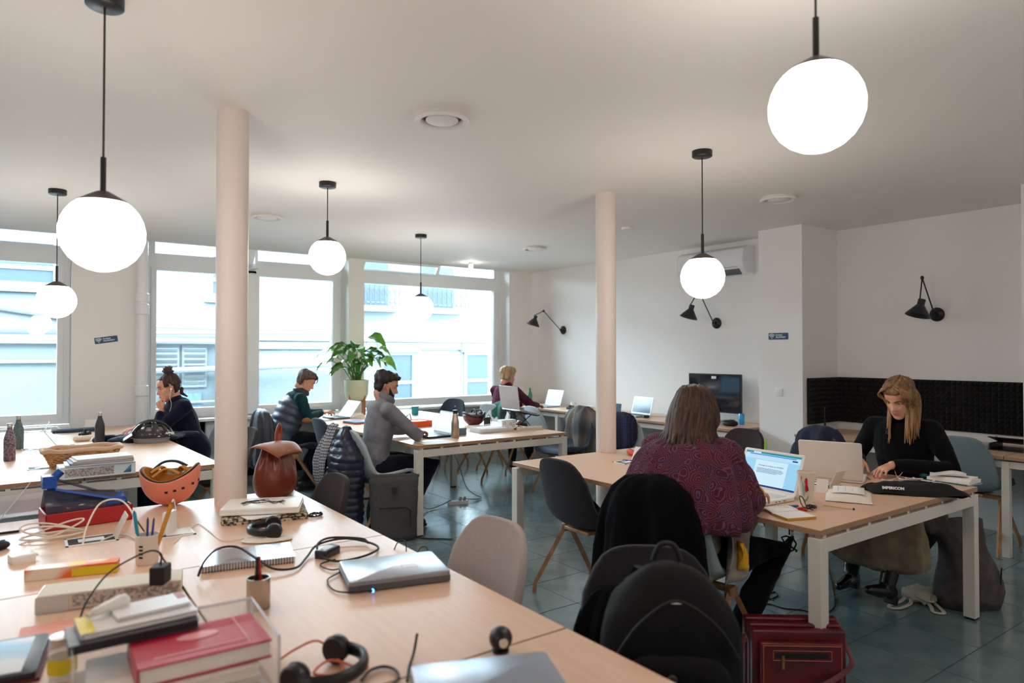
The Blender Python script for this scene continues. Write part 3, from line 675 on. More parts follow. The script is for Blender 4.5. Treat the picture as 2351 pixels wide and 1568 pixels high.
def person(name, lab, loc, rz, P, male=0, top=None, pants=None, skin=m_skin, sc=1, sleeve=.92, vox=.005, shoe=None, topthick=.016, legthick=.012, topdisp=.010):
    t = thing(name, lab, 'person', loc, rz)
    P = {k: (V(v) if isinstance(v, tuple) and len(v) == 3 and k[:4] != 'head' or k == 'head' else v) for k, v in P.items()}
    J = P; Hm = Matrix.Translation(J['head']) @ Matrix.Rotation(R(P.get('hyaw', 0)), 4, 'Z') @ Matrix.Rotation(R(P.get('hpitch', 0)), 4, 'Y') @ Matrix.Rotation(R(P.get('hroll', 0)), 4, 'X')
    t['__h'] = 0; del t['__h']
    b = MB(); up = P.get('lat', (0, 1, 0)); tr = P.get('tr', 1.0)
    sp = cr([J['pel']+V((-.01, 0, -.05)), J['pel']+V((0, 0, .05)), J['waist'], J['chest'], J['neck']-(J['neck']-J['chest'])*.25, J['neck']], 3); L = len(sp)-1
    def torso(m, ex, f=1.42):
        rr = []
        for i in range(L+1):
            u = i/L; r = [.108, .118, .098, .112, .098, .05]; k = min(int(u*5), 4); q = u*5-k; rr.append((r[k]*(1-q)+r[k+1]*q)*tr+ex)
        m.caps(sp, rr, 20, flat=f, up=up)
    torso(b, 0, 1.3)
    hb = Hm @ V((-.028, 0, -.07)); b.caps([J['neck']-V((0, 0, .03)), (J['neck']+hb)/2+V((.0, 0, 0)), hb], [.062, .053+.004*male, .054+.004*male], 14)
    add_head(b, Hm, male, sc)
    def arm(m, s, ex, cut=1.0, r=(.054, .046, .041, .034, .026)):
        a, e, w = J['sh'+s], J['el'+s], J['wr'+s]; pts = [a, (a+e)/2, e, (e+w)/2, e+(w-e)*cut] if cut < 1 or ex else [a, (a+e)/2, e, (e+w)/2, w]
        if cut < .55: pts = [a, (a+e)/2, e, e+(w-e)*cut*.6, e+(w-e)*cut]
        m.caps(pts, [q*tr+ex for q in r], 14)
        m.caps([J['neck']*.35+a*.65-V((0, 0, .02)), a], [.055*tr+ex, .056*tr+ex], 12)
    for s in 'LR':
        arm(b, s, 0); 
        hd = P.get('hd'+s, (J['wr'+s]-J['el'+s])); hn = P.get('hn'+s, (0, 0, 1)); hand(b, J['wr'+s], hd, hn, side=(-1 if s == 'L' else 1)*P.get('hs'+s, 1)*1, curl=P.get('curl'+s, (25, 30, 25)), sc=P.get('hsc', .95), thumb=P.get('th'+s))
    def leg(m, s, ex, cut=1.0, r=(.088, .078, .058, .054, .040)):
        a, k, n = J['hip'+s], J['kn'+s], J['an'+s]; m.caps([a, (a+k)/2, k, (k+n)/2+V((-.015, 0, 0)), k+(n-k)*cut], [q*tr+ex for q in r], 14)
        if ex: m.ell(a, (.11*tr, .09*tr, .10*tr), 14, 8)
    for s in 'LR':
        leg(b, s, 0); a = J['an'+s]; td = V(P.get('td'+s, (1, 0, 0))).normalized(); b.caps([a, a+V((0, 0, -.03))-td*.01, a+V((0, 0, -.05))+td*.12], [.036, .034, .026], 10)
    b.build('body', skin, t, remesh=vox)
    if top is not None:
        m = MB(); torso(m, topthick, P.get('tflat', 1.38))
        for s in 'LR': arm(m, s, topthick*.75, sleeve)
        m.build(P.get('topname', 'sweater'), top, t, remesh=.008, disp=topdisp, dscale=.09, smooth=3)
    if pants is not None:
        m = MB()
        for s in 'LR': leg(m, s, legthick, .97)
        m.caps([J['pel']+V((-.02, 0, -.02)), J['pel']+V((0, 0, .08))], [.12*tr, .12*tr], 18, flat=1.35, up=up)
        m.build(P.get('legname', 'trousers'), pants, t, remesh=.009, disp=.012, dscale=.07, smooth=2)
    if shoe is not None:
        for s in 'LR':
            a = J['an'+s]; td = V(P.get('td'+s, (1, 0, 0))).normalized(); dz = V((0, 0, -1)); base = V((a.x, a.y, 0))
            m = MB(); q = a+V((0, 0, -.035)); m.caps([q-td*.035+V((0, 0, -.01)), q+td*.05+V((0, 0, -.012)), q+td*.15+V((0, 0, -.022))], [.042, .040, .032], 12); m.caps([a+V((0, 0, .02)), q], [.043, .042], 12)
            so = m.build('shoe', shoe, t, remesh=.006, smooth=3)
            m = MB().frame(q+td*.055+V((0, 0, -.052)), td, (0, 0, 1)); m.loft([[(x, y, z) for x, y in se(.135, .045, 2.6, 24)] for z in (-.004, .014)]); m.build('sole', M('shoe_sole', (180, 176, 170) if P.get('wsole') else (20, 20, 20), r=.7), so)
    return t, Hm
def seated(lean=0, **k):
    """default seated skeleton, local x forward"""
    a = R(lean); f = lambda h: V((sin(a)*h, 0, cos(a)*h))
    pel = V((0, 0, .56)); d = dict(pel=pel, waist=pel+f(.17), chest=pel+f(.33)+V((.01, 0, 0)), neck=pel+f(.52)+V((.0+.02*(lean/20), 0, 0)),
        hipL=V((.02, .095, .545)), hipR=V((.02, -.095, .545)), knL=V((.43, .13, .52)), knR=V((.43, -.13, .52)), anL=V((.40, .14, .10)), anR=V((.40, -.14, .10)))
    sh = pel+f(.46); d['shL'] = sh+V((0, .17, 0)); d['shR'] = sh+V((0, -.17, 0)); d['head'] = d['neck']+V((.05, 0, .14)); d.update(k); return d
def loc2(t, w):
    """world point -> local of an upright thing"""
    return Matrix.Rotation(-t[1], 3, 'Z') @ (V(w)-V(t[0]))
m_shawl = None
# ---- paisley shawl: swirls from voronoi cells and rings
def shawl_mat():
    mt = bpy.data.materials.new('paisley_wool'); mt.use_nodes = True; n = mt.node_tree.nodes; L = mt.node_tree.links; p = n['Principled BSDF']
    p.inputs['Roughness'].default_value = .95; p.inputs['Sheen Weight'].default_value = .03
    tc = n.new('ShaderNodeTexCoord'); mp = n.new('ShaderNodeMapping'); L.new(tc.outputs['Object'], mp.inputs[0]); mp.inputs['Scale'].default_value = (1, 1, 1)
    nzn = n.new('ShaderNodeTexNoise'); nzn.inputs['Scale'].default_value = 9; L.new(mp.outputs[0], nzn.inputs[0])
    ad = n.new('ShaderNodeMix'); ad.data_type = 'RGBA'; ad.blend_type = 'LINEAR_LIGHT'; ad.inputs[0].default_value = .035; L.new(mp.outputs[0], ad.inputs[6]); L.new(nzn.outputs[1], ad.inputs[7])
    vo = n.new('ShaderNodeTexVoronoi'); vo.inputs['Scale'].default_value = 15; L.new(ad.outputs[2], vo.inputs[0])
    rg = n.new('ShaderNodeMath'); rg.operation = 'MULTIPLY'; rg.inputs[1].default_value = 46; L.new(vo.outputs['Distance'], rg.inputs[0])
    sn = n.new('ShaderNodeMath'); sn.operation = 'SINE'; L.new(rg.outputs[0], sn.inputs[0])
    r1 = n.new('ShaderNodeMapRange'); r1.inputs[1].default_value = .45; r1.inputs[2].default_value = .85; L.new(sn.outputs[0], r1.inputs[0])
    v2 = n.new('ShaderNodeTexVoronoi'); v2.inputs['Scale'].default_value = 70; v2.feature = 'DISTANCE_TO_EDGE'; L.new(ad.outputs[2], v2.inputs[0])
    r2 = n.new('ShaderNodeMapRange'); r2.inputs[1].default_value = .05; r2.inputs[2].default_value = .02; L.new(v2.outputs['Distance'], r2.inputs[0])
    hue = n.new('ShaderNodeValToRGB'); e = hue.color_ramp.elements; e[0].color = lin((118, 108, 130)); e[1].color = lin((158, 84, 72)); x = e.new(.5); x.color = lin((92, 80, 120)); L.new(vo.outputs['Color'], hue.inputs[0])
    bs = n.new('ShaderNodeMix'); bs.data_type = 'RGBA'; bs.inputs[6].default_value = lin((84, 10, 34)); bs.inputs[7].default_value = lin((52, 7, 34))
    n3 = n.new('ShaderNodeTexNoise'); n3.inputs['Scale'].default_value = 12; L.new(mp.outputs[0], n3.inputs[0]); L.new(n3.outputs[0], bs.inputs[0])
    mA = n.new('ShaderNodeMix'); mA.data_type = 'RGBA'; L.new(bs.outputs[2], mA.inputs[6]); L.new(hue.outputs[0], mA.inputs[7]); k1 = n.new('ShaderNodeMath'); k1.operation = 'MULTIPLY'; k1.inputs[1].default_value = .65; L.new(r1.outputs[0], k1.inputs[0]); L.new(k1.outputs[0], mA.inputs[0])
    mB_ = n.new('ShaderNodeMix'); mB_.data_type = 'RGBA'; L.new(mA.outputs[2], mB_.inputs[6]); mB_.inputs[7].default_value = lin((108, 40, 52)); k2 = n.new('ShaderNodeMath'); k2.operation = 'MULTIPLY'; k2.inputs[1].default_value = .4; L.new(r2.outputs[0], k2.inputs[0]); L.new(k2.outputs[0], mB_.inputs[0])
    L.new(mB_.outputs[2], p.inputs['Base Color']); return mt
def knit(name, c, c2=None, **k): return M(name, c, r=.95, rgb2=c2 or tuple(int(q*.78) for q in c), vs=14, bump=.3, bs=260, spec=.15, sheen=k.pop('sheen', .04), **k)
m_jean = knit('dark_denim', (22, 26, 38)); m_blk = knit('black_cloth', (10, 10, 12), sheen=.05); m_bshoe = M('black_leather', (16, 15, 16), r=.3)

# ---------------- 1. woman in the paisley shawl, back to the camera
loc, rz = (2.55, 2.16, 0), R(14)
T_ = (loc, rz)
hr = loc2(T_, (2.97, 2.02, .79)); 
P = seated(9, head=V((.12, .0, 1.205)), hyaw=12, hpitch=24)
P.update(elR=V((.13, -.265, .80)), elL=V((.18, .29, .80)), wrR=hr+V((-.09, -.01, .03)), wrL=V((.42, .12, .81)), hnR=(0, 0, 1), hnL=(0, 0, 1), hdR=(1, .15, -.25), hdL=(1, .1, -.2),
         knR=V((.43, -.29, .53)), anR=V((.17, -.17, .12)), knL=V((.40, .20, .52)), anL=V((.25, .15, .10)), tdR=(.8, .1, -.1), tdL=(1, .2, 0), topname='blouse', legname='leggings')
pw, Hw = person('person', 'woman from behind in a maroon paisley shawl typing on a white laptop', loc, rz, P, top=knit('blouse_grey', (170, 160, 148), (120, 112, 104)), pants=m_blk, shoe=m_bshoe, sc=1.0)
m_brown = hairmat('hair_brown', (84, 52, 32), (50, 30, 18))
hair_cap(pw, Hw, m_brown, infl=.016, nape=-.1, ear=-.06, disp=.006)
st = MB(); HI = Hw.inverted()
for i in range(150):
    a = random.uniform(-1, 1); az = pi+a*1.75; z0 = random.uniform(.02, .122); rr = 1.0
    xf, xb, w = hprof(min(z0, .116)); c = (xf+xb)/2; h = (xf-xb)/2+.018; w += .018
    s0 = V((c+h*cos(az), w*sin(az), z0*1.05+.006)); p0 = Hw @ s0
    s1 = V((c*.5-.118*1.0*(-cos(az)), .116*sin(az), -.02)); p1 = Hw @ s1
    out = V((cos(az), sin(az), 0)); e = Hw @ V((-.02+.085*cos(az), .085*sin(az), -.08)); 
    e = V((e.x, e.y, 0))*1; ez = random.uniform(1.03, 1.085)
    p2 = V((p1.x*.8+e.x*.2-.03, p1.y*.98, 1.13)); p3 = V((p2.x-random.uniform(0, .03), p2.y*1.06+random.uniform(-.012, .012), ez)); p3 = p3+V((0, .012*sin(i), 0)); p4 = p3+V((random.uniform(-.035, .0), random.uniform(-.03, .03), -random.uniform(.01, .055)))
    strand(st, [p0, p1, p2, p3, p4], random.uniform(.008, .013), 5)
st.build('hair_locks', m_brown, pw, ang=180)
# the shawl: rings from hem to collar
m_shawl = shawl_mat(); rings = []
levels = [(.735, -.02, .30, .215, .020), (.76, -.015, .315, .23, .018), (.80, .0, .31, .23, .015), (.86, .03, .295, .215, .012), (.93, .035, .275, .19, .009), (.99, .045, .255, .165, .007), (1.03, .05, .23, .145, .006), (1.062, .055, .18, .115, .006), (1.08, .06, .125, .095, .007), (1.10, .065, .096, .086, .006), (1.12, .07, .084, .080, .004), (1.11, .07, .070, .066, .003), (1.08, .07, .06, .058, 0)]
for k, (z, cx, hw, hd, am) in enumerate(levels):
    rg = []
    for i in range(110):
        t = 2*pi*i/110; f = am*(sin(t*9+k*.35)+.6*sin(t*17+1.3+k*.5))
        c_, s_ = cos(t), sin(t); x = cx+(hd+f*.5)*math.copysign(abs(c_)**.8, c_); y = (hw+f)*math.copysign(abs(s_)**.85, s_)
        dz = 0
        if k < 4: dz = (.045*c_ if c_ > 0 else .02*c_)*(4-k)/4+.012*sin(t*3+1)*(4-k)/4-(.05*max(0, -s_)**3)*(4-k)/4
        rg.append((x, y, z+dz))
    rings.append(rg)
MB().loft(rings, cap=(0, 0)).build('shawl', m_shawl, pw, ang=180, disp=.014, dscale=.06, sub=1, solid=.006)
for s_ in 'RL':
    a_, e_, w_ = P['sh'+s_], P['el'+s_], P['wr'+s_]; MB().caps([a_+V((0, 0, .0)), (a_+e_)/2, e_, e_+(w_-e_)*.18], [.088, .086, .078, .066], 18).build('shawl_drape', m_shawl, pw, remesh=.009, disp=.02, dscale=.06, smooth=2)
# printed shirt tail below the shawl
m_print = M('printed_shirt', (176, 166, 156), r=.9, rgb2=(112, 104, 100), vs=7, det=0)
MB().grid(lambda u, v: V((-.06+.24*v, -.225-.03*sin(v*8+u*4)-.03*u, .76-.30*u+.04*v)), 14, 14).build('shirt_tail', m_print, pw, ang=180, solid=.004, disp=.02, dscale=.06)
MB().grid(lambda u, v: V((.02+.05*v-.02*u, -.262-.02*sin(v*6+u*3)-.012*u, .64-.12*u)), 8, 6).build('shirt_patch', M('yellow_print', (226, 170, 40), r=.9, rgb2=(214, 96, 36), vs=9, det=0), pw, ang=180, solid=.003, disp=.015, dscale=.06)
bq = P['wrR']; MB().tube([bq+V((-.015, .036*cos(a*pi/8), .036*sin(a*pi/8))) for a in range(16)], .006, 6, closed=True).build('bracelet', M('yellow_band', (232, 176, 20), r=.4), pw)
MB().tube(cr([P['anR']+V((-.03, -.045, -.02)), P['anR']+V((-.01, -.08, .0)), P['anR']+V((.0, -.06, -.07)), P['anR']+V((-.02, -.05, -.02)), P['anR']+V((-.06, -.06, -.05))], 5), .003, 5).build('shoelace', m_rub, pw)

# ---------------- 2. blonde woman in black, facing the camera-left
loc, rz = (4.66, 2.10, 0), R(183); T_ = (loc, rz)
hR = loc2(T_, (4.20, 2.06, .775)); hL = loc2(T_, (4.16, 2.24, .775))
P = seated(10, head=V((.20, .035, 1.215)), hyaw=-8, hpitch=34, hroll=-4)
P.update(elR=V((.06, -.30, .80)), elL=V((.08, .29, .79)), wrL=V((.34, .12, .81)), wrR=V((.34, -.05, .81)), knR=V((.43, -.12, .52)), knL=V((.44, .14, .53)), anR=V((.36, -.20, .10)), anL=V((.56, .10, .14)), legname='skirt', topname='sweater', curlL=(18, 28, 20), curlR=(18, 28, 20), tdL=(.75, -.2, .25))
P['wrL'] = V((.36, .05, .812)); P['wrR'] = V((.36, -.14, .812)); P['hdL'] = (1, -.25, -.22); P['hdR'] = (1, .25, -.22)
pb, Hb = person('person', 'blonde woman in a black sweater looking down at a white laptop', loc, rz, P, top=m_blk, pants=None, vox=.0042, tr=1 if 0 else None) if 0 else person('person', 'blonde woman in a black sweater looking down at a white laptop', loc, rz, P, top=m_blk, pants=None, vox=.0042)
face_parts(pb, Hb, iris=(80, 84, 80), brow=(96, 66, 44), lip=(176, 96, 96))
m_blonde = hairmat('hair_blonde', (176, 136, 92), (122, 86, 52)); m_blonde2 = hairmat('hair_blonde_tips', (206, 172, 124), (160, 120, 76))
hair_cap(pb, Hb, hairmat('hair_root', (128, 92, 58), (96, 66, 40)), infl=.013, front=.082, temple=.045, ear=-.03, nape=-.09, disp=.004)
st = MB()
for i in range(170):
    s = 1 if i % 2 else -1; u = random.random(); az = s*(.55+u*2.5)
    sx = .03-.11*random.random(); z0 = .112-.02*random.random()
    p0 = Hb @ V((sx+.045*(1-u), s*.008+.01, z0+.018)); 
    p1 = Hb @ V((.045+.048*cos(az)-.03*u, s*.072+.0, .085)); w = .094
    p2 = Hb @ V((-.02+w*cos(az)*.95+.01, .096*sin(az) if abs(sin(az)) > .1 else s*.05, .02)); p3 = Hb @ V((-.02+.09*cos(az), (.088)*sin(az), -.07))
    L_ = random.uniform(.13, .20); p4 = V((p3.x+.01, p3.y, p3.z-L_*.55)); p5 = V((p4.x+random.uniform(-.0, .02), p4.y+random.uniform(-.01, .01)*s, p4.z-L_*.5))
    strand(st, [p0, p1, p2, p3, p4, p5], random.uniform(.006, .011), 5)
st.build('hair_locks', m_blonde, pb, ang=180)
# turtleneck collar, long beige skirt, boots, nails, bracelet
nb = P['neck']; MB().caps([nb-V((0, 0, .035)), nb+V((.02, 0, .035))], [.075, .062], 16).build('collar', m_blk, pb, remesh=.006, smooth=2)
m_skirt = knit('beige_skirt', (150, 132, 110), (128, 110, 90), sheen=.1)
sk = []
for k in range(9):
    u = k/8; cz = .60-.02*u if u < .6 else .58-.42*(u-.6)/.4; cx = .0+.46*min(u/.6, 1)+.04*max(0, (u-.6)/.4); h = .12 if u < .6 else .13
    sk.append((u, cx, cz))
rings = []
for k in range(15):
    u = k/14
    if u < .55: c = V((-.04+.44*(u/.55), 0, .56)); dn = V((0, 0, 1)); rx_, ry_ = .10, .20+.03*u
    else: v = (u-.55)/.45; c = V((.40+.07*sin(v*1.5), .0, .56-.06*v-.30*v*v)); a = R(90*min(1, v*1.6)); dn = V((sin(a), 0, cos(a))); rx_, ry_ = .10+.05*v, .23+.07*v
    rg = []
    for i in range(60):
        t = 2*pi*i/60; f = 1+.07*sin(t*7)*u; rg.append(c+dn*rx_*cos(t)*f+V((0, ry_*sin(t)*f, 0)))
    rings.append(rg)
MB().loft(rings).build('skirt', m_skirt, pb, ang=180, disp=.02, dscale=.08, sub=1)
for s in 'LR':
    a = P['an'+s]; k = P['kn'+s]; m = MB(); m.caps([a+(k-a)*.75, a+(k-a)*.3, a], [.055, .047, .042], 12); m.build('stocking', m_blk, pb, remesh=.008)
    td = V((1, 0, 0)) if s == 'R' else V((.75, -.2, .25)).normalized(); m = MB(); q = a+V((0, 0, -.03)); m.caps([a+(k-a)*.30, a, q-td*.03], [.050, .046, .042], 12); m.caps([q-td*.02, q+td*.07-V((0, 0, .012)), q+td*.16-V((0, 0, .022))], [.042, .040, .026], 12)
    bo = m.build('boot', M('boot_leather', (14, 14, 16), r=.22), pb, remesh=.006, smooth=3)
    MB().frame(q-td*.035+V((0, 0, -.045)), td, (0, 0, 1)).box(0, 0, 0, .05, .06, .05).build('heel', m_rub, bo, bev=.006)
for s in 'LR':
    d = V(P['hd'+s]).normalized(); n_ = (V((0, 0, 1))-d*d.z).normalized(); sd = n_.cross(d)*(-1 if s == 'L' else 1); w_ = P['wr'+s]
    m = MB()
    for o, L_, b_ in ((.031, .070, .080), (.0105, .080, .088), (-.0105, .074, .085), (-.031, .058, .076)):
        a = 0; p = w_+d*b_*.95+sd*o*.95; dd = (d+sd*(o*3.2)).normalized()
        for k, f in enumerate((.45, .31, .24)): a += R(P['curl'+s][k]); q = dd*cos(a)-n_*sin(a); p = p+q*L_*f*.95
        nn = dd*sin(a)+n_*cos(a); m.ell(p-q*.001+nn*.0055, (.0062, .0055, .0028), 8, 5, Matrix((q, nn.cross(q), nn)).transposed())
    m.build('fingernails', M('red_polish', (206, 40, 44), r=.2), pb)

# ---------------- 3. man in the grey shirt
loc, rz = (2.42, 5.38, 0), R(-4); T_ = (loc, rz)
P = seated(9, head=V((.115, .0, 1.21)), hyaw=-24, hpitch=20)
P.update(elR=V((.30, -.25, .80)), elL=V((.30, .22, .80)), wrR=loc2(T_, (2.84, 5.38, .80)), wrL=loc2(T_, (2.86, 5.56, .80)), hdR=(1, .35, -.1), hdL=(1, -.2, -.1), curlR=(30, 40, 25), curlL=(30, 40, 25), knR=V((.50, -.12, .53)), knL=V((.48, .12, .53)), anR=V((.25, -.12, .10)), anL=V((.25, .12, .10)), topname='shirt')
pg, Hg = person('person', 'bearded man in a grey shirt typing on a laptop', loc, rz, P, male=1, top=M('grey_chambray', (128, 126, 132), r=.9, rgb2=(108, 106, 112), vs=10, bump=.2, bs=200), pants=m_jean, shoe=m_bshoe, sleeve=.85)
face_parts(pg, Hg, 1, iris=(50, 40, 32), brow=(30, 22, 20), lip=(176, 112, 104))
m_dk = hairmat('hair_dark', (38, 28, 24), (22, 16, 14))
hair_cap(pg, Hg, m_dk, infl=.021, front=.082, temple=.05, ear=.0, nape=-.10, disp=.016, rough=.012)
def beard(root, Hm, mat, male=1):
    m = MB(); m.M = Hm
    def fn(u, v):
        y_ = (v-.5)*2; a = abs(y_); z = -.108+.062*u*(.55+.45*a)+.05*a*a*u; xf, xb, w = hprof(z); y = w*1.02*sin(y_*1.2); x = (xf+xb)/2+((xf-xb)/2+.004)*cos(y_*1.2)+.002
        if a < .5: x = facex(min(abs(y), w*.95), z, 1)+.003
        return V((x, y, z))
    m.grid(fn, 8, 30, lambda u, v: not (abs(v-.5) < .11 and u > .62)); m.build('beard', mat, root, ang=180, solid=.005, disp=.004, dscale=.01)
    m = MB(); m.M = Hm; m.tube([(facex(y, -.045, 1)+.001, y, -.047-abs(y)*.25) for y in (-.028, -.015, 0, .015, .028)], [.002, .004, .003, .004, .002], 6); m.build('moustache', mat, root)
beard(pg, Hg, m_dk)
nb = P['neck']; MB().tube([nb+V((.02+.062*cos(R(a)), .075*sin(R(a)), .034-.03*cos(R(a)))) for a in range(30, 331, 20)], .016, 8, flat=1.8, up=(0, 0, 1)).build('shirt_collar', MC['grey_chambray'], pg)
ep = Hg @ V((.0, -.083, -.008)); MB().tube(cr([ep, ep+V((.02, -.002, -.05)), ep+V((.05, .02, -.16)), ep+V((.04, .05, -.28))], 5), .0018, 5).build('earphone_wire', m_blackp, pg)

# ---------------- 4. man in the quilted vest
loc, rz = (2.30, 7.50, 0), R(-2); T_ = (loc, rz)
P = seated(20, head=V((.265, .0, 1.175)), hyaw=-20, hpitch=34)
P.update(elR=V((.22, -.26, .80)), elL=V((.30, .22, .80)), wrR=V((.43, -.05, .82)), wrL=V((.48, .08, .82)), hdR=(1, .3, .05), hdL=(1, -.2, .1), curlR=(20, 35, 30), curlL=(20, 35, 30), anR=V((.22, -.12, .10)), anL=V((.30, .12, .10)), knR=V((.43, -.12, .55)), wsole=1)
pv, Hv = person('person', 'man in a green sweater and slate quilted vest looking down at a tablet', loc, rz, P, male=1, top=knit('green_knit', (24, 62, 62), (16, 48, 50)), pants=m_jean, shoe=M('sneaker', (30, 32, 38), r=.7))
face_parts(pv, Hv, 1, iris=(60, 60, 60), brow=(70, 54, 44), lip=(190, 124, 112))
m_mb = hairmat('hair_mouse', (98, 78, 64), (70, 54, 44)); hair_cap(pv, Hv, m_mb, infl=.020, front=.078, temple=.046, ear=-.008, nape=-.11, disp=.010, rough=.008)
st = MB()
for i in range(60):
    y = random.uniform(-.045, .045); p0 = Hv @ V((.02, y*.8, .13)); p1 = Hv @ V((.085, y, .10)); p2 = Hv @ V((.108, y*1.02, .06)); p3 = Hv @ V((.104, y*1.05, .048+random.uniform(-.008, .01))); strand(st, [p0, p1, p2, p3], .007, 5)
st.build('fringe', m_mb, pv, ang=180)
# vest: quilted bands stacked along the spine
m_vest = M('quilted_nylon', (72, 82, 98), r=.45, rgb2=(56, 64, 80), vs=14, bump=.3, bs=60)
spn = cr([P['pel']+V((-.03, 0, -.02)), P['waist']+V((-.01, 0, 0)), P['chest']+V((-.01, 0, 0)), P['neck']-V((.01, 0, .035))], 9); n_ = len(spn); rings = []
vm = MB()
for i, p in enumerate(spn):
    u = i/(n_-1); r = (.135 if u < .75 else .135-.07*((u-.75)/.25)); q = r*(1+.10*abs(sin(u*pi*6)))
    t_ = (spn[min(i+1, n_-1)]-spn[max(i-1, 0)]).normalized(); fw = V((0, 1, 0)).cross(t_)
    rings.append([p+fw*q*1.12*cos(a*pi/20)+V((0, q*(1.42 if u < .7 else 1.42-.25*(u-.7)/.3)*sin(a*pi/20), 0)) for a in range(40)])
vm.loft(rings).build('quilted_vest', m_vest, pv, ang=180, sub=1)
nb = P['neck']; MB().tube([nb+V((.015+.07*cos(R(a)), .078*sin(R(a)), .012-.02*cos(R(a)))) for a in range(0, 360, 20)], .019, 8, closed=True, flat=1.7, up=(0, 0, 1)).build('vest_collar', M('navy_nylon', (34, 38, 52), r=.5), pv, disp=.006, dscale=.05)
MB().ell(P['elR']+V((-.02, -.02, -.035)), (.06, .035, .035)).build('elbow_patch', M('tan_patch', (150, 100, 64), r=.9), pv)

# ---------------- 5. woman with the hair bun
loc, rz = (1.34, 7.02, 0), R(186); T_ = (loc, rz)
P = seated(18, head=V((.235, .015, 1.165)), hyaw=2, hpitch=14, hroll=4)
chin = P['head']+V((.085, .02, -.115))
P.update(elL=V((.36, .13, .785)), wrL=P['head']+V((.075, .05, -.195)), hdL=(.25, -.25, 1), hnL=(1, .5, -.2), curlL=(75, 85, 40), elR=V((.26, -.30, .80)), wrR=V((.46, -.16, .80)), hdR=(1, .3, -.1), topname='sweater')
pn, Hn = person('person', 'woman with a brown hair bun in a navy sweater resting her chin on her hand', loc, rz, P, top=knit('navy_knit', (20, 26, 50), (14, 18, 38), sheen=.1), pants=m_jean, shoe=m_bshoe, sleeve=.80)
face_parts(pn, Hn, iris=(70, 66, 60), brow=(60, 40, 32), lip=(196, 116, 112))
m_br = hairmat('hair_bun_brown', (70, 48, 40), (46, 30, 26))
hair_cap(pn, Hn, m_br, infl=.010, front=.098, temple=.066, ear=.012, nape=-.07, disp=.003)
st = MB(); bc = Hn @ V((-.035, 0, .155)); st.ell(bc, (.043, .045, .038))
for k in range(5): st.tube(cr([bc+V((.042*cos(a*.7+k)*cos(k*.6), .044*sin(a*.7+k), .034*cos(a*.7+k)*sin(k*.6)+.004*k)) for a in range(9)], 3, closed=True), .010, 6, closed=True)
for i in range(40):
    az = random.uniform(1.0, 2*pi-1.0); xf, xb, w = hprof(.05); c = (xf+xb)/2; h = (xf-xb)/2+.014; w += .014
    st.tube(cr([Hn @ V((c+h*cos(az), w*sin(az), .02)), Hn @ V((c+h*.85*cos(az), w*.85*sin(az), .095)), Hn @ V((-.03+.02*cos(az), .02*sin(az), .135))], 4), .006, 5)
st.build('hair_bun', m_br, pn, ang=180)
st = MB(); q = P['neck']+V((-.06, 0, .06)); st.caps([q+V((0, 0, .04)), q, q+V((-.045, .01, -.03))], [.02, .018, .008], 8); st.build('ponytail', m_br, pn)
for s in (1,):
    ep = Hn @ V((.006, s*.084, -.012)); MB().ell(ep, (.007, .007, .010)).caps([ep, ep+V((.004, .002, -.02))], .0035, 6).tube(cr([ep+V((.004, 0, -.02)), ep+V((.01, 0, -.07)), ep+V((.0, .01, -.15)), ep+V((.03, 0, -.24))], 5), .0018, 5).build('earphone', m_frame, pn)
bq = P['wrL']; MB().tube([bq+V((.03*cos(a*pi/8), .03*sin(a*pi/8), -.012)) for a in range(16)], .0025, 5, closed=True).build('bracelet', M('thin_dark_band', (60, 40, 40), r=.5), pn)

# ---------------- 6. far man in burgundy
loc, rz = (4.86, 7.02, 0), R(14); T_ = (loc, rz)
P = seated(12, head=V((.15, .0, 1.19)), hyaw=-15, hpitch=12)
P.update(elR=V((.30, -.27, .83)), elL=V((.26, .25, .82)), wrR=V((.58, -.14, .81)), wrL=V((.56, .1, .81)), hdR=(1, .2, -.1), hdL=(1, -.2, -.1))
pf, Hf = person('person', 'fair haired man in a burgundy sweater at the far wall desk', loc, rz, P, male=1, top=knit('burgundy_knit', (88, 34, 56), (70, 24, 46)), pants=m_jean, shoe=M('light_sneaker', (90, 92, 96), r=.7), vox=.006)
hair_cap(pf, Hf, hairmat('hair_fair', (190, 162, 124), (150, 122, 88)), infl=.018, front=.07, temple=.03, ear=-.02, nape=-.085, disp=.014, rough=.01)
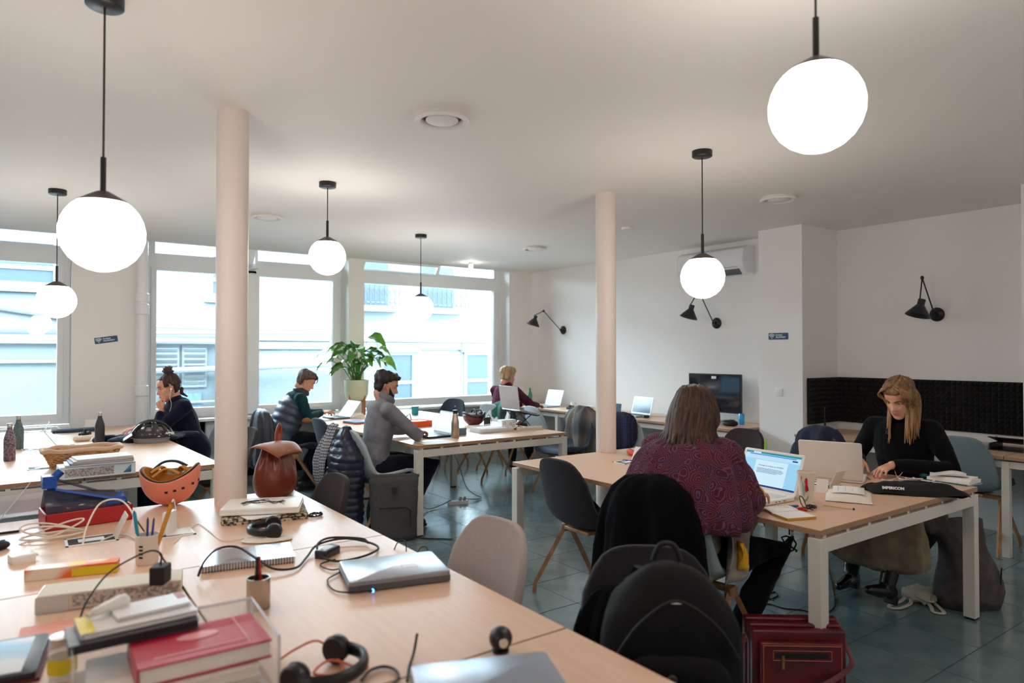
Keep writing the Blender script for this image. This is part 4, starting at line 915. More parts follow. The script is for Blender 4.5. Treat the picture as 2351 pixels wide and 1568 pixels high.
# ================================================================= OBJECTS: BUILDERS
TZ = .7402
m_keys = M('pale_keys', (214, 212, 210), r=.5); m_dkeys = M('dark_keys', (34, 34, 36), r=.5)
m_wplas = M('white_plastic', (232, 228, 222), r=.35); m_silver = M('silver_shell', (176, 174, 178), r=.35, m=.4); m_dgrey = M('dark_grey_shell', (92, 92, 96), r=.35, m=.3)
def rzof(hL, hR): d = V(hL)-V(hR); return math.atan2(d.y, d.x)-pi/2
def laptop(lab, hL, hR, d, ang, body, lid, scr, keys, h=None, th=.018, group=None, z=None):
    c = (V(hL)+V(hR))/2; w = (V(hL)-V(hR)).length; rz = rzof(hL, hR); h = h or d*.96
    t = thing('laptop', lab, 'laptop', (c.x, c.y, z if z is not None else TZ), rz, group)
    MB().rbox(-d/2, 0, .002, d, w, th, r=.012, top=.003).build('base', body, t)
    kb = MB()
    for i in range(5):
        for j in range(13): kb.box(-.03-i*(d*.085)-.01, (j-6)*w*.066, th+.0028, d*.07, w*.058, .002)
    o = kb.build('keyboard', keys, t); MB().box(-d*.78, 0, th+.0022, d*.3, w*.28, .0006).build('touchpad', M('touchpad', (206, 204, 204), r=.3), t)
    a = R(ang-90); L_ = MB(); L_.frame((0, 0, th), (sin(a), 0, cos(a)), (-cos(a), 0, sin(a)))
    L_.loft([[(x+h/2, y, z_) for x, y in rrect(h, w, .012)] for z_ in (-.007, 0)]); l = L_.build('lid', lid, t, bev=.0015)
    s = MB(); s.frame((0, 0, th), (sin(a), 0, cos(a)), (-cos(a), 0, sin(a)))
    s.add([(h*.09, -w*.46, .0008), (h*.09, w*.46, .0008), (h*.94, w*.46, .0008), (h*.94, -w*.46, .0008)], [(0, 3, 2, 1)]); s.build('screen', scr, l)
    MB().cyl((0, -w*.35, th), (0, w*.35, th), .006, n=10).build('hinge', body, t)
    MB().box(-d*.6, -w/2, th*.55, .012, .0012, .004).box(-d*.5, -w/2, th*.55, .012, .0012, .004).box(-d*.35, -w/2, th*.55, .02, .0012, .003).build('port', m_rub, t)
    return t, s.M, h, w
def closed_laptop(lab, c, rz, d, w, th, body, lid, group=None, z=TZ):
    t = thing('closed_laptop', lab, 'laptop', (c[0], c[1], z), rz, group)
    MB().rbox(0, 0, .003, d, w, th*.55, r=.014, top=.002).build('base', body, t)
    MB().rbox(0, 0, .003+th*.58, d-.004, w-.004, th*.42, r=.014, top=.003).build('lid', lid, t)
    q = MB()
    for x in (-.4, .4):
        for y in (-.42, .42): q.cyl((x*d, y*w, 0), (x*d, y*w, .004), .006, n=8)
    q.build('foot', m_rub, t); p = MB()
    for k in range(4): p.box(-d*.3+k*d*.14, -w/2, th*.35, .014, .002, .005)
    p.build('port', m_rub, t); return t
def bottle(lab, c, h, r, mat, capm, neck=.42, z=TZ, group=None, cap_h=.03, loop=0):
    t = thing('water_bottle', lab, 'bottle', (c[0], c[1], z), 0, group); b = h-cap_h
    prof = [(r*.92, 0), (r, .006), (r, b*.62), (r*.93, b*.70), (r*.72, b*.82), (r*neck*1.15, b*.93), (r*neck, b)]
    MB().lathe(prof, 28).build('body', mat, t); MB().lathe([(r*neck*1.06, b), (r*neck*1.08, b+cap_h*.9), (r*neck*.95, h)], 24).build('cap', capm, t)
    if loop: MB().tube([(0, .022*cos(a), h+.014+.02*sin(a)) for a in [k*pi/6-pi/6 for k in range(9)]], .0035, 6).build('loop', m_blackp, t)
    return t
def headlamp(): pass
def headphones(lab, c, rz, mat, pad, r=.085, z=TZ, flatrot=0, leather=None):
    """lying on its side: band as an arc in the plane of the desk"""
    t = thing('headphones', lab, 'headphones', (c[0], c[1], z), rz); pts = [(r*cos(R(a)), r*1.1*sin(R(a)), .034) for a in range(-95, 96, 10)]
    MB().tube(pts, .011, 10, flat=1.5, up=(0, 0, 1)).build('headband', mat, t)
    for s in (-1, 1):
        c0 = V((r*cos(R(95)), s*r*1.1*sin(R(95)), .034))
        MB().frame(c0+V((-.018, 0, 0)), (1, 0, 0), (0, s, -.0)).lathe([(.0, .008), (.026, .008), (.032, .0), (.032, -.012), (.028, -.014)], 22).build('ear_cup', mat, t)
        MB().frame(c0+V((-.018, 0, 0)), (1, 0, 0), (0, s, 0)).lathe([(.030, -.013), (.034, -.02), (.030, -.03), (.016, -.03)], 22).build('ear_pad', pad, t)
    return t
def book(lab, c, rz, sx, sy, h, mat, z=TZ, cat='book', name='book', group=None, page=None, tilt=0):
    t = thing(name, lab, cat, (c[0], c[1], z), rz, group); pg = page or m_paper
    MB().box(0, 0, h*.06, sx, sy, h*.10).box(0, 0, h*.94, sx, sy, h*.10).box(-sx/2+.0015, 0, h/2, .003, sy, h).build('cover', mat, t, bev=.0008, seg=1)
    MB().box(.001, 0, h/2, sx-.008, sy-.008, h*.8).build('pages', pg, t); return t
def sheet(lab, c, rz, sx, sy, mat, z=TZ, cat='paper', name='paper_sheet', group=None, n=1, curl=.0):
    m = MB()
    for k in range(n): m.at((random.uniform(-.004, .004)*(n > 1), random.uniform(-.004, .004)*(n > 1), k*.0009), rz=random.uniform(-.05, .05)*(n > 1)).grid(lambda u, v: V(((u-.5)*sx, (v-.5)*sy, .0006+curl*(abs(u-.5)*2)**3*(.5+.5*sin(v*5)))), 8, 8)
    return solo(m, name, lab, cat, mat, (c[0], c[1], z), rz, group, ang=180, solid=.0006, off=1)
def drape(name, lab, cat, loc, rz, levels, mat, n=84, disp=.02, seed=0, group=None, top=1, nf=9, solid=0, kids=None, dsc=.07):
    rings = []
    for k, (z, cx, cy, hw, hd, am) in enumerate(levels):
        rg = []
        for i in range(n):
            t = 2*pi*i/n; f = am*(sin(t*nf+seed+k*.25)+.5*sin(t*(nf*2-1)+seed*2))
            rg.append((cx+(hd+f)*cos(t), cy+(hw+f*.6)*math.copysign(abs(sin(t))**.8, sin(t)), z+am*.6*sin(t*4+seed)*(k == 0)))
        rings.append(rg)
    m = MB().loft(rings, cap=(1, top)); t = thing(name, lab, cat, loc, rz, group); m.build('fabric', mat, t, ang=180, disp=disp, dscale=dsc, sub=1)
    return t
def coil(c, r, turns, z=.006, jit=.02, seed=1, sq=.7, n=14):
    rnd = random.Random(seed); pts = []
    for k in range(int(turns*n)):
        a = 2*pi*k/n; rr = r*(1+jit*8*nz(k*.3, seed)); pts.append(V((c[0]+rr*cos(a), c[1]+rr*sq*sin(a), c[2]+z+abs(nz(k*.4, seed, 2))*.02)))
    return pts
# ---------------- laptop screen showing a text document (flat display, real text)
m_doc = emit('screen_blue', (150, 208, 240), 1.0)
A, B = atz(1689, 1113, .758), atz(1826, 1142, .758)
t, SM, h, w = laptop('white open laptop showing a text document in front of the woman in the shawl', A, B, .245, 112, m_wplas, m_wplas, m_doc, m_keys, h=.222)
def scr_box(x0, x1, y0, y1, mat, zz, name):   # screen fractions: x right 0..1, y up 0..1
    m = MB(); m.M = SM; X = lambda v: h*(.09+.85*v); Y = lambda u: w*(.46-.92*u)
    m.add([(X(y0), Y(x0), zz), (X(y0), Y(x1), zz), (X(y1), Y(x1), zz), (X(y1), Y(x0), zz)], [(0, 1, 2, 3), (3, 2, 1, 0)]); return m.build(name, mat, t, ang=180)
e1 = emit('screen_white', (206, 234, 250), 1.0); e2 = emit('screen_teal', (40, 150, 160), .9); e3 = emit('screen_navy', (14, 50, 120), .9); e4 = emit('screen_link', (40, 120, 220), 1.0); e5 = emit('screen_text', (70, 110, 160), .8)
scr_box(0, 1, .94, 1, e2, .0012, 'title_bar'); scr_box(.14, .28, .945, .99, e1, .0016, 'browser_tab'); scr_box(.0, 1, .78, .935, emit('screen_pale', (184, 222, 246), 1), .0011, 'tool_bar'); scr_box(.08, .92, .90, .925, e4, .0014, 'address_bar')
scr_box(.0, 1, 0, .05, e3, .0012, 'task_bar'); scr_box(.22, .80, .05, .76, e1, .0012, 'page'); scr_box(.86, .95, .83, .87, e3, .0014, 'button')
for k, (y, x1) in enumerate(((.52, .72), (.49, .75), (.46, .75), (.43, .73), (.40, .64))): scr_box(.27, x1, y, y+.011, e5, .0016, 'text_line')
tt = text('Chronique de la s\u00e9ance du 12/10/2021', .0105, e5, t, (0, 0, 0), (0, 0, 0), name='heading')
X = h*(.09+.85*.61); mm = SM @ Matrix.Translation((X, w*(.46-.92*.28), .0018)) @ Matrix(((0, 1, 0, 0), (-1, 0, 0, 0), (0, 0, 1, 0), (0, 0, 0, 1))); tt.matrix_local = mm
# blonde woman's laptop
A, B = atz(1982, 1104, .758), atz(1838, 1091, .758)
laptop('white open laptop seen from behind in front of the blonde woman', A, B, .24, 108, m_wplas, m_wplas, m_doc, m_keys, h=.235)
# middle bench laptops
A, B = V((3.12, 5.60, .752)), V((3.12, 5.27, .752))
laptop('slim black laptop with a pale screen used by the bearded man', A, B, .23, 112, m_blackp, m_blackp, emit('pale_screen', (188, 222, 228), 1.0), m_dkeys, h=.21)
c = atz(1172, 975, .75); bz = .90
A = V((c.x+.0, c.y-.16, bz)); B = V((c.x, c.y+.16, bz))
ls, _, _, _ = laptop('silver laptop raised on a stand with its lid back to the camera', (c.x-.0, c.y-.165, bz), (c.x, c.y+.165, bz), .235, 112, m_silver, m_silver, m_doc, m_dkeys, h=.235, z=bz)
ls.rotation_euler = (0, R(12), ls.rotation_euler.z) if 0 else (Matrix.Rotation(ls.rotation_euler.z, 3, 'Z') @ Matrix.Rotation(R(-14), 3, 'Y')).to_euler()
t = thing('laptop_stand', 'black folding stand under the silver laptop', 'stand', (c.x, c.y, TZ))
for s in (-1, 1):
    MB().tube([(.0, s*.1, bz-TZ-.004), (.26, s*.1, .095), (.30, s*.1, .10)], .006, 5).build('rail', m_black, t); MB().tube([(.02, s*.1, bz-TZ-.004), (.18, s*.1, .0)], .005, 5).tube([(.02, s*.1, .0), (.2, s*.1, .115)], .005, 5).build('strut', m_black, t)
# vest man's tablet
p = atz(770, 962, .75); A, B = atz(748, 960, .76), atz(790, 966, .76)
laptop('pale tablet laptop held by the man in the quilted vest', V((3.02, 7.70, .76)), V((3.05, 7.40, .76)), .20, 128, M('slate_shell', (90, 96, 108), r=.4), M('pale_shell', (206, 210, 216), r=.4), emit('tablet_glow', (190, 214, 224), .9), m_dkeys, h=.22)
# far wall desk laptops and monitor
laptop('open pale laptop of the man in burgundy', (6.05, 7.62, .76), (6.05, 7.28, .76), .23, 108, m_silver, m_silver, emit('pale_screen2', (206, 228, 238), 1.0), m_keys, h=.22)
q = atz(1478, 968, .76); laptop('silver open laptop with a dark screen on the far wall desk', (6.02, 5.90, .76), (5.99, 5.56, .76), .22, 105, m_silver, m_silver, M('dark_screen', (92, 108, 124), r=.15), m_dkeys, h=.21)
t = thing('monitor', 'large black desktop monitor at the right end of the far wall desk', 'monitor', (6.18, 4.80, TZ), R(4))
MB().bx(0, .03, -.33, .33, .10, .52).build('bezel', m_blackp, t, bev=.004); MB().add([(-.0012, -.315, .115), (-.0012, .315, .115), (-.0012, .315, .505), (-.0012, -.315, .505)], [(0, 3, 2, 1)]).build('screen', M('black_glass', (26, 30, 44), r=.04, coat=1), t)
MB().bx(-.09, .11, -.1, .1, 0, .012).bx(.02, .045, -.04, .04, .01, .2).build('stand', m_silver, t, bev=.003); MB().bx(-.004, .0, -.03, .03, .465, .495).build('camera', m_frame, t, bev=.002)
m_photo = M('framed_photo', (70, 90, 116), r=.3)
t = thing('small_display', 'small dark framed display beside the silver laptop', 'display', (6.1, 6.22, TZ), R(8)); MB().at((0, 0, .06), ry=R(12)).box(0, 0, 0, .012, .12, .1).build('frame', m_photo, t, bev=.003); MB().bx(0, .06, -.02, .02, 0, .006).tube([(.0, .0, .02), (.05, 0, .003)], .006, 6).build('foot', m_black, t)

# ---------------- bottles and cups
m_speck = M('speckled_enamel', (70, 52, 62), r=.35, rgb2=(142, 126, 140), vs=90, det=2)
def bpos(px, py): p = atz(px, py, TZ); return (p.x, p.y)
bottle('dark speckled steel bottle standing nearest at the left edge', bpos(22, 1058), .262, .036, m_speck, m_steel, group='steel bottles on the far left bench')
bottle('mottled green steel bottle just behind the speckled one', bpos(42, 1031), .262, .036, M('green_mottle', (66, 86, 84), r=.4, rgb2=(88, 106, 104), vs=60), m_steel, group='steel bottles on the far left bench')
bottle('matt black steel bottle beside the navy jacket', bpos(229, 1019), .262, .036, M('matt_black', (40, 40, 44), r=.5), m_steel, group='steel bottles on the far left bench')
bottle('brushed steel bottle with a black loop cap on the middle bench', bpos(1045, 1005), .245, .036, M('bottle_steel', (190, 172, 156), r=.32, m=.9), m_blackp, neck=.55, loop=1)
bottle('small green bottle in front of the man in burgundy', (5.98, 7.88), .24, .035, M('green_enamel', (64, 130, 104), r=.4), M('green_cap', (50, 110, 88), r=.4))
bottle('clear bottle behind the thin column on the wall desk', (6.1, 6.5), .22, .03, M('clear_plastic', (170, 190, 200), r=.1, alpha=.5), m_frame)
p = bpos(953, 952); solo(MB().lathe([(.036, 0), (.042, .01), (.044, .1), (.041, .1), (.038, .012), (.0, .01)], 24, cap=(1, 0)), 'cup', 'turquoise cup on the middle bench near the window', 'cup', M('turquoise', (30, 150, 168), r=.4), (p[0], p[1], TZ))
# paper cup with red and green leaf print
p = atz(1851, 1156, TZ); t = thing('paper_cup', 'white paper cup with a red and green leaf print', 'cup', (p.x, p.y, TZ), 0)
m_cup = M('cup_paper', (228, 214, 198), r=.6); H_ = .158; r0, r1 = .030, .0425
MB().lathe([(r0, 0), (r0, .003), (r1, H_), (r1-.0015, H_), (r0-.002, .008), (0, .008)], 40, cap=(1, 0)).build('cup', m_cup, t); MB().lathe([(r1-.002, H_-.002), (r1+.002, H_-.001), (r1+.002, H_+.002), (r1-.001, H_+.003)], 40, cap=(0, 0)).build('rim', m_cup, t)
def onc(a, z, o=.0006): r = r0+(r1-r0)*z/H_+o; return (r*cos(a), r*sin(a), z)
A0 = math.atan2(-p.y, -p.x)
def leafshape(outl, mat, name):
    m = MB(); n = len(outl); ca = sum(a for a, z in outl)/n; cz = sum(z for a, z in outl)/n; vs = [onc(A0+ca, cz, .0012)]+[onc(A0+a, z, .0008) for a, z in outl]; m.add(vs, [(0, i+1, (i+1) % n+1) for i in range(n)]); m.build(name, mat, t, ang=180)
red = [(-.05, .062)]
for k in range(7): zz = .068+.009*k; red += [(.34-.028*k, zz+.004), (.10+.01*k, zz+.006)]
red += [(.02, .136), (-.16, .128)]
for k in range(6): zz = .120-.009*k; red += [(-.02-.0*k, zz), (-.26+.02*k, zz-.001)]
leafshape([(-a, z) for a, z in red][::-1] if 0 else red, M('print_red', (206, 34, 48), r=.5), 'red_leaf')
leafshape([(-.42, .03), (-.25, .045), (-.10, .06), (-.14, .078), (-.30, .10), (-.48, .118), (-.55, .09), (-.5, .06)], M('print_mint', (158, 198, 172), r=.5), 'mint_leaf')
leafshape([(-.3, .024), (-.1, .024), (.12, .038), (.34, .054), (.30, .034), (.1, .02), (-.1, .012)], M('print_mint2', (134, 176, 148), r=.5), 'mint_leaf')
leafshape([(-.62, .11), (-.5, .124), (-.46, .138), (-.62, .145)], M('print_pink', (232, 90, 110), r=.5), 'pink_leaf')
# ================================================================= RIGHT BENCH OBJECTS
m_card = M('padded_envelope', (232, 222, 208), r=.7)
p = atz(1948, 1142, TZ); t = thing('padded_envelope', 'white padded envelope lying on the right bench', 'envelope', (p.x, p.y, TZ), R(-62))
def env(u, v): x = (u-.5)*.215; y = (v-.5)*.30; e = min(u, 1-u, .25)/.25; f = min(v, 1-v, .2)/.2; return V((x, y, .004+.026*(e*f)**.5))
MB().grid(env, 14, 18).grid(lambda u, v: V(((u-.5)*.215, (.5-v)*.30, .002)), 2, 2).build('pouch', m_card, t, ang=180, disp=.006, dscale=.05)
MB().grid(lambda u, v: V((.0+(u-.5)*.15, .03+(v-.5)*.2, .0325+.004*sin(u*3))), 4, 4).build('address_label', m_paper, t, ang=180, solid=.0006)
for k in range(3): MB().box(-.05+.035*k, .03, .0375, .0012, .13-.03*k, .0004).build('printed_line', M('ink_grey', (110, 106, 112), r=.6), t)
# black printed bag / tote lying folded
m_btex = M('black_tote_cloth', (13, 12, 14), r=.9, bump=.2, bs=60)
c = (atz(2010, 1125, TZ)+atz(2215, 1142, TZ))/2; c = V((3.93, 1.83, 0)); c = atz(2105, 1132, TZ)
d = (atz(2205, 1130, TZ)-atz(2020, 1120, TZ)); rz = math.atan2(d.y, d.x)
t = thing('folded_tote', 'black folded cloth bag with white lettering on the bench corner', 'bag', (c.x, c.y, TZ), rz)
MB().grid(lambda u, v: V(((u-.5)*.50*(1-.15*abs(v-.5)), (v-.5)*.21*(1-.5*max(0, u-.6)), .004+.060*(min(u, 1-u, .2)/.2*min(v, 1-v, .3)/.3)**.6*(1-.25*u)+.008*sin(u*9+v*4))), 30, 16).grid(lambda u, v: V(((u-.5)*.46, (.5-v)*.19, .002)), 2, 2).build('cloth', m_btex, t, ang=180, disp=.014, dscale=.05, sub=1)
MB().grid(lambda u, v: V((-.26+.10*u, .05+(v-.5)*.1*(1-.5*u), .006+.02*sin(u*3)+.01*sin(v*5))), 10, 8).build('cloth_corner', m_btex, t, ang=180, solid=.006)
text('IMPERICON', .020, m_sw, t, (-.185, -.092, .036), (R(58), 0, R(-2)), ext=.001, bold=.0009)
for k, (x, y, r_) in enumerate(((-.13, .035, 20), (-.06, .03, -15), (-.02, .04, 10), (.04, .0, -35), (.10, .02, 15), (.02, .055, 5), (.09, .055, 60))):
    MB().at((x, y-.005, .074-.020*abs(x)/.15), rz=R(r_)).box(0, 0, 0, .045, .009, .002).box(-.018, .013, 0, .009, .03, .002).build('white_print', m_sw, t)
# notebook pile behind it
p = atz(2190, 1106, TZ)
for k, (dz, lab, mt, sx, sy, hh) in enumerate(((0, 'green covered notebook at the bottom of the paper pile on the bench corner', M('green_cover', (30, 92, 84), r=.5), .17, .235, .006), (.006, 'thick spiral notebook under loose notes on the bench corner', m_paper, .165, .225, .018), (.024, 'white spiral pad on top of the thick notebook', m_paper, .15, .21, .010))):
    book(lab, (p.x, p.y), R(-8+k*7), sx, sy, hh, mt, z=TZ+dz, group=None, name='notebook', cat='notebook')
sheet('crumpled loose notes topping the notebook pile', (p.x-.02, p.y+.02), R(24), .12, .18, m_paper, z=TZ+.036, curl=.02, n=3, cat='paper')
MB_ = None
solo(MB().ell((0, 0, .015), (.022, .03, .015), 12, 6), 'green_pouch', 'tiny dark green pouch behind the black folded bag', 'pouch', M('green_pouch', (20, 84, 76), r=.8), tuple(atz(2122, 1098, TZ)), disp=.004, dscale=.02)
# open notebook, usb keys, cable tangle, stirrer
p = atz(1802, 1180, TZ); t = thing('open_notebook', 'open notebook with gilt edges at the bench corner', 'notebook', (p.x, p.y, TZ), R(-20))
MB().box(0, -.062, .006, .155, .115, .011).build('page_block', M('gilt_edge', (206, 160, 62), r=.35, m=.5), t, bev=.001); MB().box(0, -.062, .0119, .152, .112, .0008).build('page', m_paper, t)
MB().grid(lambda u, v: V(((u-.5)*.15, -.004+v*.12, .012+.012*sin(v*3)-.008*v)), 3, 12).build('turned_page', m_paper, t, ang=180, solid=.003); 
for k in range(5): MB().box(-.03+k*.018, .055, .0245-.0006*k, .0012, .06, .0006).build('handwriting', M('ink_faint', (130, 130, 150), r=.6), t)
def usb(lab, px, py, rz, mat, L_=.035, z=TZ+.002):
    p = atz(px, py, TZ); t = thing('memory_stick', lab, 'usb stick', (p.x, p.y, z), rz); MB().rbox(0, 0, 0, L_, .018, .010, r=.003).build('case', mat, t, bev=.001); MB().box(L_/2+.006, 0, .005, .013, .012, .0045).build('plug', m_chrome, t)
usb('blue memory stick beside the white laptop', 1822, 1165, R(150), M('blue_plastic', (34, 80, 150), r=.3), .045); usb('first red memory stick in the cable tangle', 1838, 1170, R(-30), M('red_plastic', (206, 40, 30), r=.25)); usb('second red memory stick nearer the cup', 1849, 1173, R(-70), MC['red_plastic'], .02)
p = atz(1862, 1168, TZ); cable('cable_tangle', 'black tangled cable beside the paper cup', coil(p, .030, 3.4, seed=3)+[V((p.x-.02, p.y+.03, TZ+.05)), V((p.x-.05, p.y+.03, TZ+.06)), V((p.x-.07, p.y+.0, TZ+.02)), V((p.x-.03, p.y-.03, TZ+.004))], .0024, m_blackp, k=3)
a_, b_ = atz(1890, 1161, TZ), atz(1960, 1171, TZ); t = thing('stirrer', 'thin wooden stick with a dark tip on the right bench', 'stick', (a_.x, a_.y, TZ)); MB().tube([V((0, 0, .003)), b_-a_+V((0, 0, .003))], .0018, 6).build('stick', M('bamboo', (200, 160, 80), r=.5), t); MB().ell(b_-a_+V((0, 0, .005)), (.006, .005, .005)).build('tip', m_rub, t)
q = atz(1925, 1100, TZ); pts = [atz(1870, 1088, TZ)+V((0, 0, .004)), atz(1915, 1096, TZ)+V((0, 0, .006)), atz(1950, 1084, TZ)+V((0, 0, .03)), atz(1965, 1090, TZ)+V((0, 0, .03)), atz(1935, 1104, TZ)+V((0, 0, .006)), atz(1922, 1108, TZ)+V((0, 0, .004)), atz(1940, 1092, TZ)+V((0, 0, .03)), atz(1975, 1092, TZ)+V((0, 0, .015)), atz(1998, 1104, TZ)+V((0, 0, .008))]
cable('charger_cable', 'black charger cable looped between the two white laptops', pts, .0026, m_blackp)
pts = [atz(2030, 1105, TZ)+V((0, 0, .003)), atz(2060, 1100, TZ)+V((0, 0, .01)), atz(2076, 1094, TZ)+V((0, 0, .05)), atz(2066, 1094, TZ)+V((0, 0, .075)), atz(2054, 1094, TZ)+V((0, 0, .05)), atz(2064, 1101, TZ)+V((0, 0, .008)), atz(2100, 1104, TZ)+V((0, 0, .004))]
cable('pink_cable', 'pale pink cable looped upright beside the black folded bag', pts, .0022, M('pink_cable', (226, 190, 184), r=.5))
p = atz(1883, 1112, TZ); flap((p.x, p.y, TZ), R(-90), 'white socket hatch behind the paper cup on the right bench', 1); p = atz(1440, 1062, TZ)
p = atz(1448, 1068, TZ); flap((p.x+.08, p.y+.1, TZ), R(0), 'white socket hatch beside the shoulder of the woman in the shawl', 1)
p = atz(1886, 1132, TZ); solo(MB().at((0, 0, 0), ry=R(15)).bx(-.002, .002, -.03, .03, 0, .075), 'standing_card', 'small white card standing beside the paper cup', 'card', m_paper, (p.x, p.y, TZ), R(10))
p = atz(1450, 1045, TZ); t = thing('pencil_pouch', 'bright red soft pouch behind the shawl on the right bench', 'pouch', (p.x, p.y, TZ), R(60)); MB().caps([(-.06, 0, .022), (.06, 0, .022)], [.024, .022], 12, flat=.85).build('pouch', M('red_orange', (226, 62, 36), r=.5), t, disp=.006, dscale=.04); MB().box(0, 0, .042, .1, .003, .002).build('zip', m_rub, t)
p = atz(1441, 1058, TZ); t = thing('pen', 'blue ballpoint pen beside the red pouch', 'pen', (p.x, p.y, TZ+.004), R(100)); MB().cyl((-.03, 0, 0), (.03, 0, 0), .004, n=8).build('barrel', M('pen_blue', (30, 60, 160), r=.3), t); MB().cyl((.03, 0, 0), (.045, 0, 0), .004, .001, n=8).build('tip', m_rub, t)
for k, (px, py, lab) in enumerate(((1383, 1037, 'left dark cable port set into the right bench top'), (1402, 1036, 'right dark cable port set into the right bench top'))):
    p = atz(px, py, TZ); t = thing('cable_port', lab, 'port', (p.x, p.y, TZ), 0); MB().rbox(0, 0, 0, .05, .05, .002, r=.006).build('rim', M('port_grey', (120, 116, 112), r=.5), t); MB().rbox(0, 0, .002, .03, .03, .001, r=.004).build('hole', m_rub, t)
# scissors standing in a holder (green handles)
p = atz(1757, 1030, TZ); p = V((3.72, 2.62, 0)); r_ = ray(1757, 1020); f_ = 4.35; r2 = O+r_*(f_/(r_.x*sin(YAW)+r_.y*cos(YAW)))
t = thing('scissors', 'lime green handled scissors standing behind the white laptop', 'scissors', (r2.x, r2.y, r2.z), R(-50)); m_lime = M('lime_plastic', (120, 176, 44), r=.4)
for s, rr in ((-1, .024), (1, .019)):
    c_ = V((0, s*.024, .012-(.010 if s > 0 else -.008))); MB().tube([c_+V((0, rr*cos(a*pi/8), rr*1.35*sin(a*pi/8))) for a in range(16)], .0042, 7, closed=True, up=(1, 0, 0)).tube([c_+V((0, -s*.012, -.026)), V((0, -s*.001, -.055))], .005, 6).build('handle', m_lime, t)
for s in (-1, 1): MB().add([(0, s*.004, -.05), (0, -s*.006, -.05), (0, -s*.001, -.14)], [(0, 1, 2)]).build('blade', m_chrome, t, solid=.0015)
t2 = thing('pencil_pot', 'small dark pencil pot holding the green scissors', 'pot', (r2.x, r2.y, TZ)); MB().lathe([(.03, 0), (.032, .05), (.034, .085), (.031, .085), (.028, .006), (0, .005)], 24, cap=(1, 0)).build('pot', m_blackp, t2); t.location.z = TZ+.15
# ---------------- recess desk
p = V((6.25, 2.02, TZ)); t = thing('laptop_riser', 'black slotted laptop riser on the recess desk', 'stand', p, R(180)); 
m = MB(); m.at((0, 0, .0), ry=R(-14)); m.bx(-.14, .14, -.15, .15, .065, .072).build('tray', m_blackp, t, bev=.003)
for k in range(4): m = MB(); m.at((0, 0, 0), ry=R(-14)); m.bx(-.09+k*.055, -.075+k*.055, -.11, .11, .072, .0735).build('slot', m_rub, t)
MB().bx(-.14, .1, -.15, -.135, 0, .05).bx(-.14, .1, .135, .15, 0, .05).bx(-.15, .14, -.15, .15, 0, .008).build('base', m_blackp, t, bev=.002)
for y in (-.1, .1): MB().at((0, 0, 0), ry=R(-14)).cyl((.12, y, .07), (.12, y, .08), .008).build('stop', M('stop_grey', (160, 160, 160), r=.4), t)
p = V((6.42, 3.0, TZ)); t = thing('keyboard', 'dark keyboard on the recess desk behind the blonde woman', 'keyboard', (6.2, 2.95, TZ), R(0)); MB().rbox(0, 0, 0, .13, .43, .014, r=.008, top=.003).build('case', m_blackp, t); kb = MB()
for i in range(5):
    for j in range(15): kb.box(-.05+i*.025, -.2+j*.0285, .017, .019, .022, .007)
kb.build('keys', M('key_black', (44, 44, 46), r=.5), t)
sheet('white sheet of paper on the recess desk behind the blonde woman', (6.3, 2.45), R(5), .30, .42, m_paper, n=2)
# antenna router in the recess corner
t = thing('router', 'black router with an upright antenna on the recess desk corner', 'router', (6.18, 3.50, TZ)); MB().bx(-.08, .08, -.06, .06, 0, .03).build('case', m_blackp, t, bev=.004); MB().bx(-.012, .012, .02, .03, .03, .24).build('antenna', m_blackp, t, bev=.003)
# ---------------- far wall desk clutter
def clutter(lab, name, cat, x, y, rz, f): t = thing(name, lab, cat, (x, y, TZ), rz); f(t); return t
clutter('white paper with dark headset on the far wall desk near the man in burgundy', 'earphone_case', 'case', 5.95, 6.92, R(20), lambda t: (MB().rbox(0, 0, 0, .10, .14, .03, r=.03, top=.01).build('case', M('dark_case', (52, 60, 62), r=.6), t), MB().tube(coil((0, 0, .03), .05, 1.6, seed=8), .004, 6).build('strap', m_blackp, t)))
sheet('stack of white papers on the far wall desk', (5.84, 6.62), R(12), .21, .30, m_paper, n=6)
clutter('small cream box behind the papers on the far wall desk', 'small_box', 'box', 6.08, 6.72, R(-15), lambda t: (MB().bx(-.04, .04, -.07, .07, 0, .045).build('box', M('cream_card', (214, 206, 190), r=.7), t, bev=.003), MB().bx(-.042, .042, -.072, .072, .033, .047).build('lid', m_paper, t, bev=.002)))
clutter('white cup beside the open pale laptop', 'mug', 'cup', 6.12, 7.08, 0, lambda t: (MB().lathe([(.03, 0), (.037, .02), (.038, .085), (.035, .085), (.03, .01), (0, .008)], 24, cap=(1, 0)).build('cup', m_frame, t), MB().tube(cr([(0, .036, .07), (0, .06, .06), (0, .058, .035), (0, .036, .025)], 4), .005, 6).build('handle', m_frame, t)))
clutter('black computer mouse beside the silver laptop', 'computer_mouse', 'mouse', 5.86, 5.50, 0, lambda t: (MB().ell((0, 0, .014), (.05, .03, .02), 16, 8).build('shell', m_blackp, t), MB().box(.03, 0, .034, .016, .004, .004).build('wheel', m_rub, t)))
for k, (x, y, r_, lab) in enumerate(((5.98, 5.12, 20, 'crumpled clear plastic wrap left of the monitor stand'), (5.93, 4.62, -20, 'crumpled clear plastic wrap right of the monitor stand'))):
    solo(MB().ell((0, 0, .03), (.07, .1, .035), 20, 10), 'plastic_wrap', lab, 'wrap', M('clear_wrap', (222, 230, 236), r=.1, alpha=.55), (x, y, TZ), R(r_), disp=.04, dscale=.03)
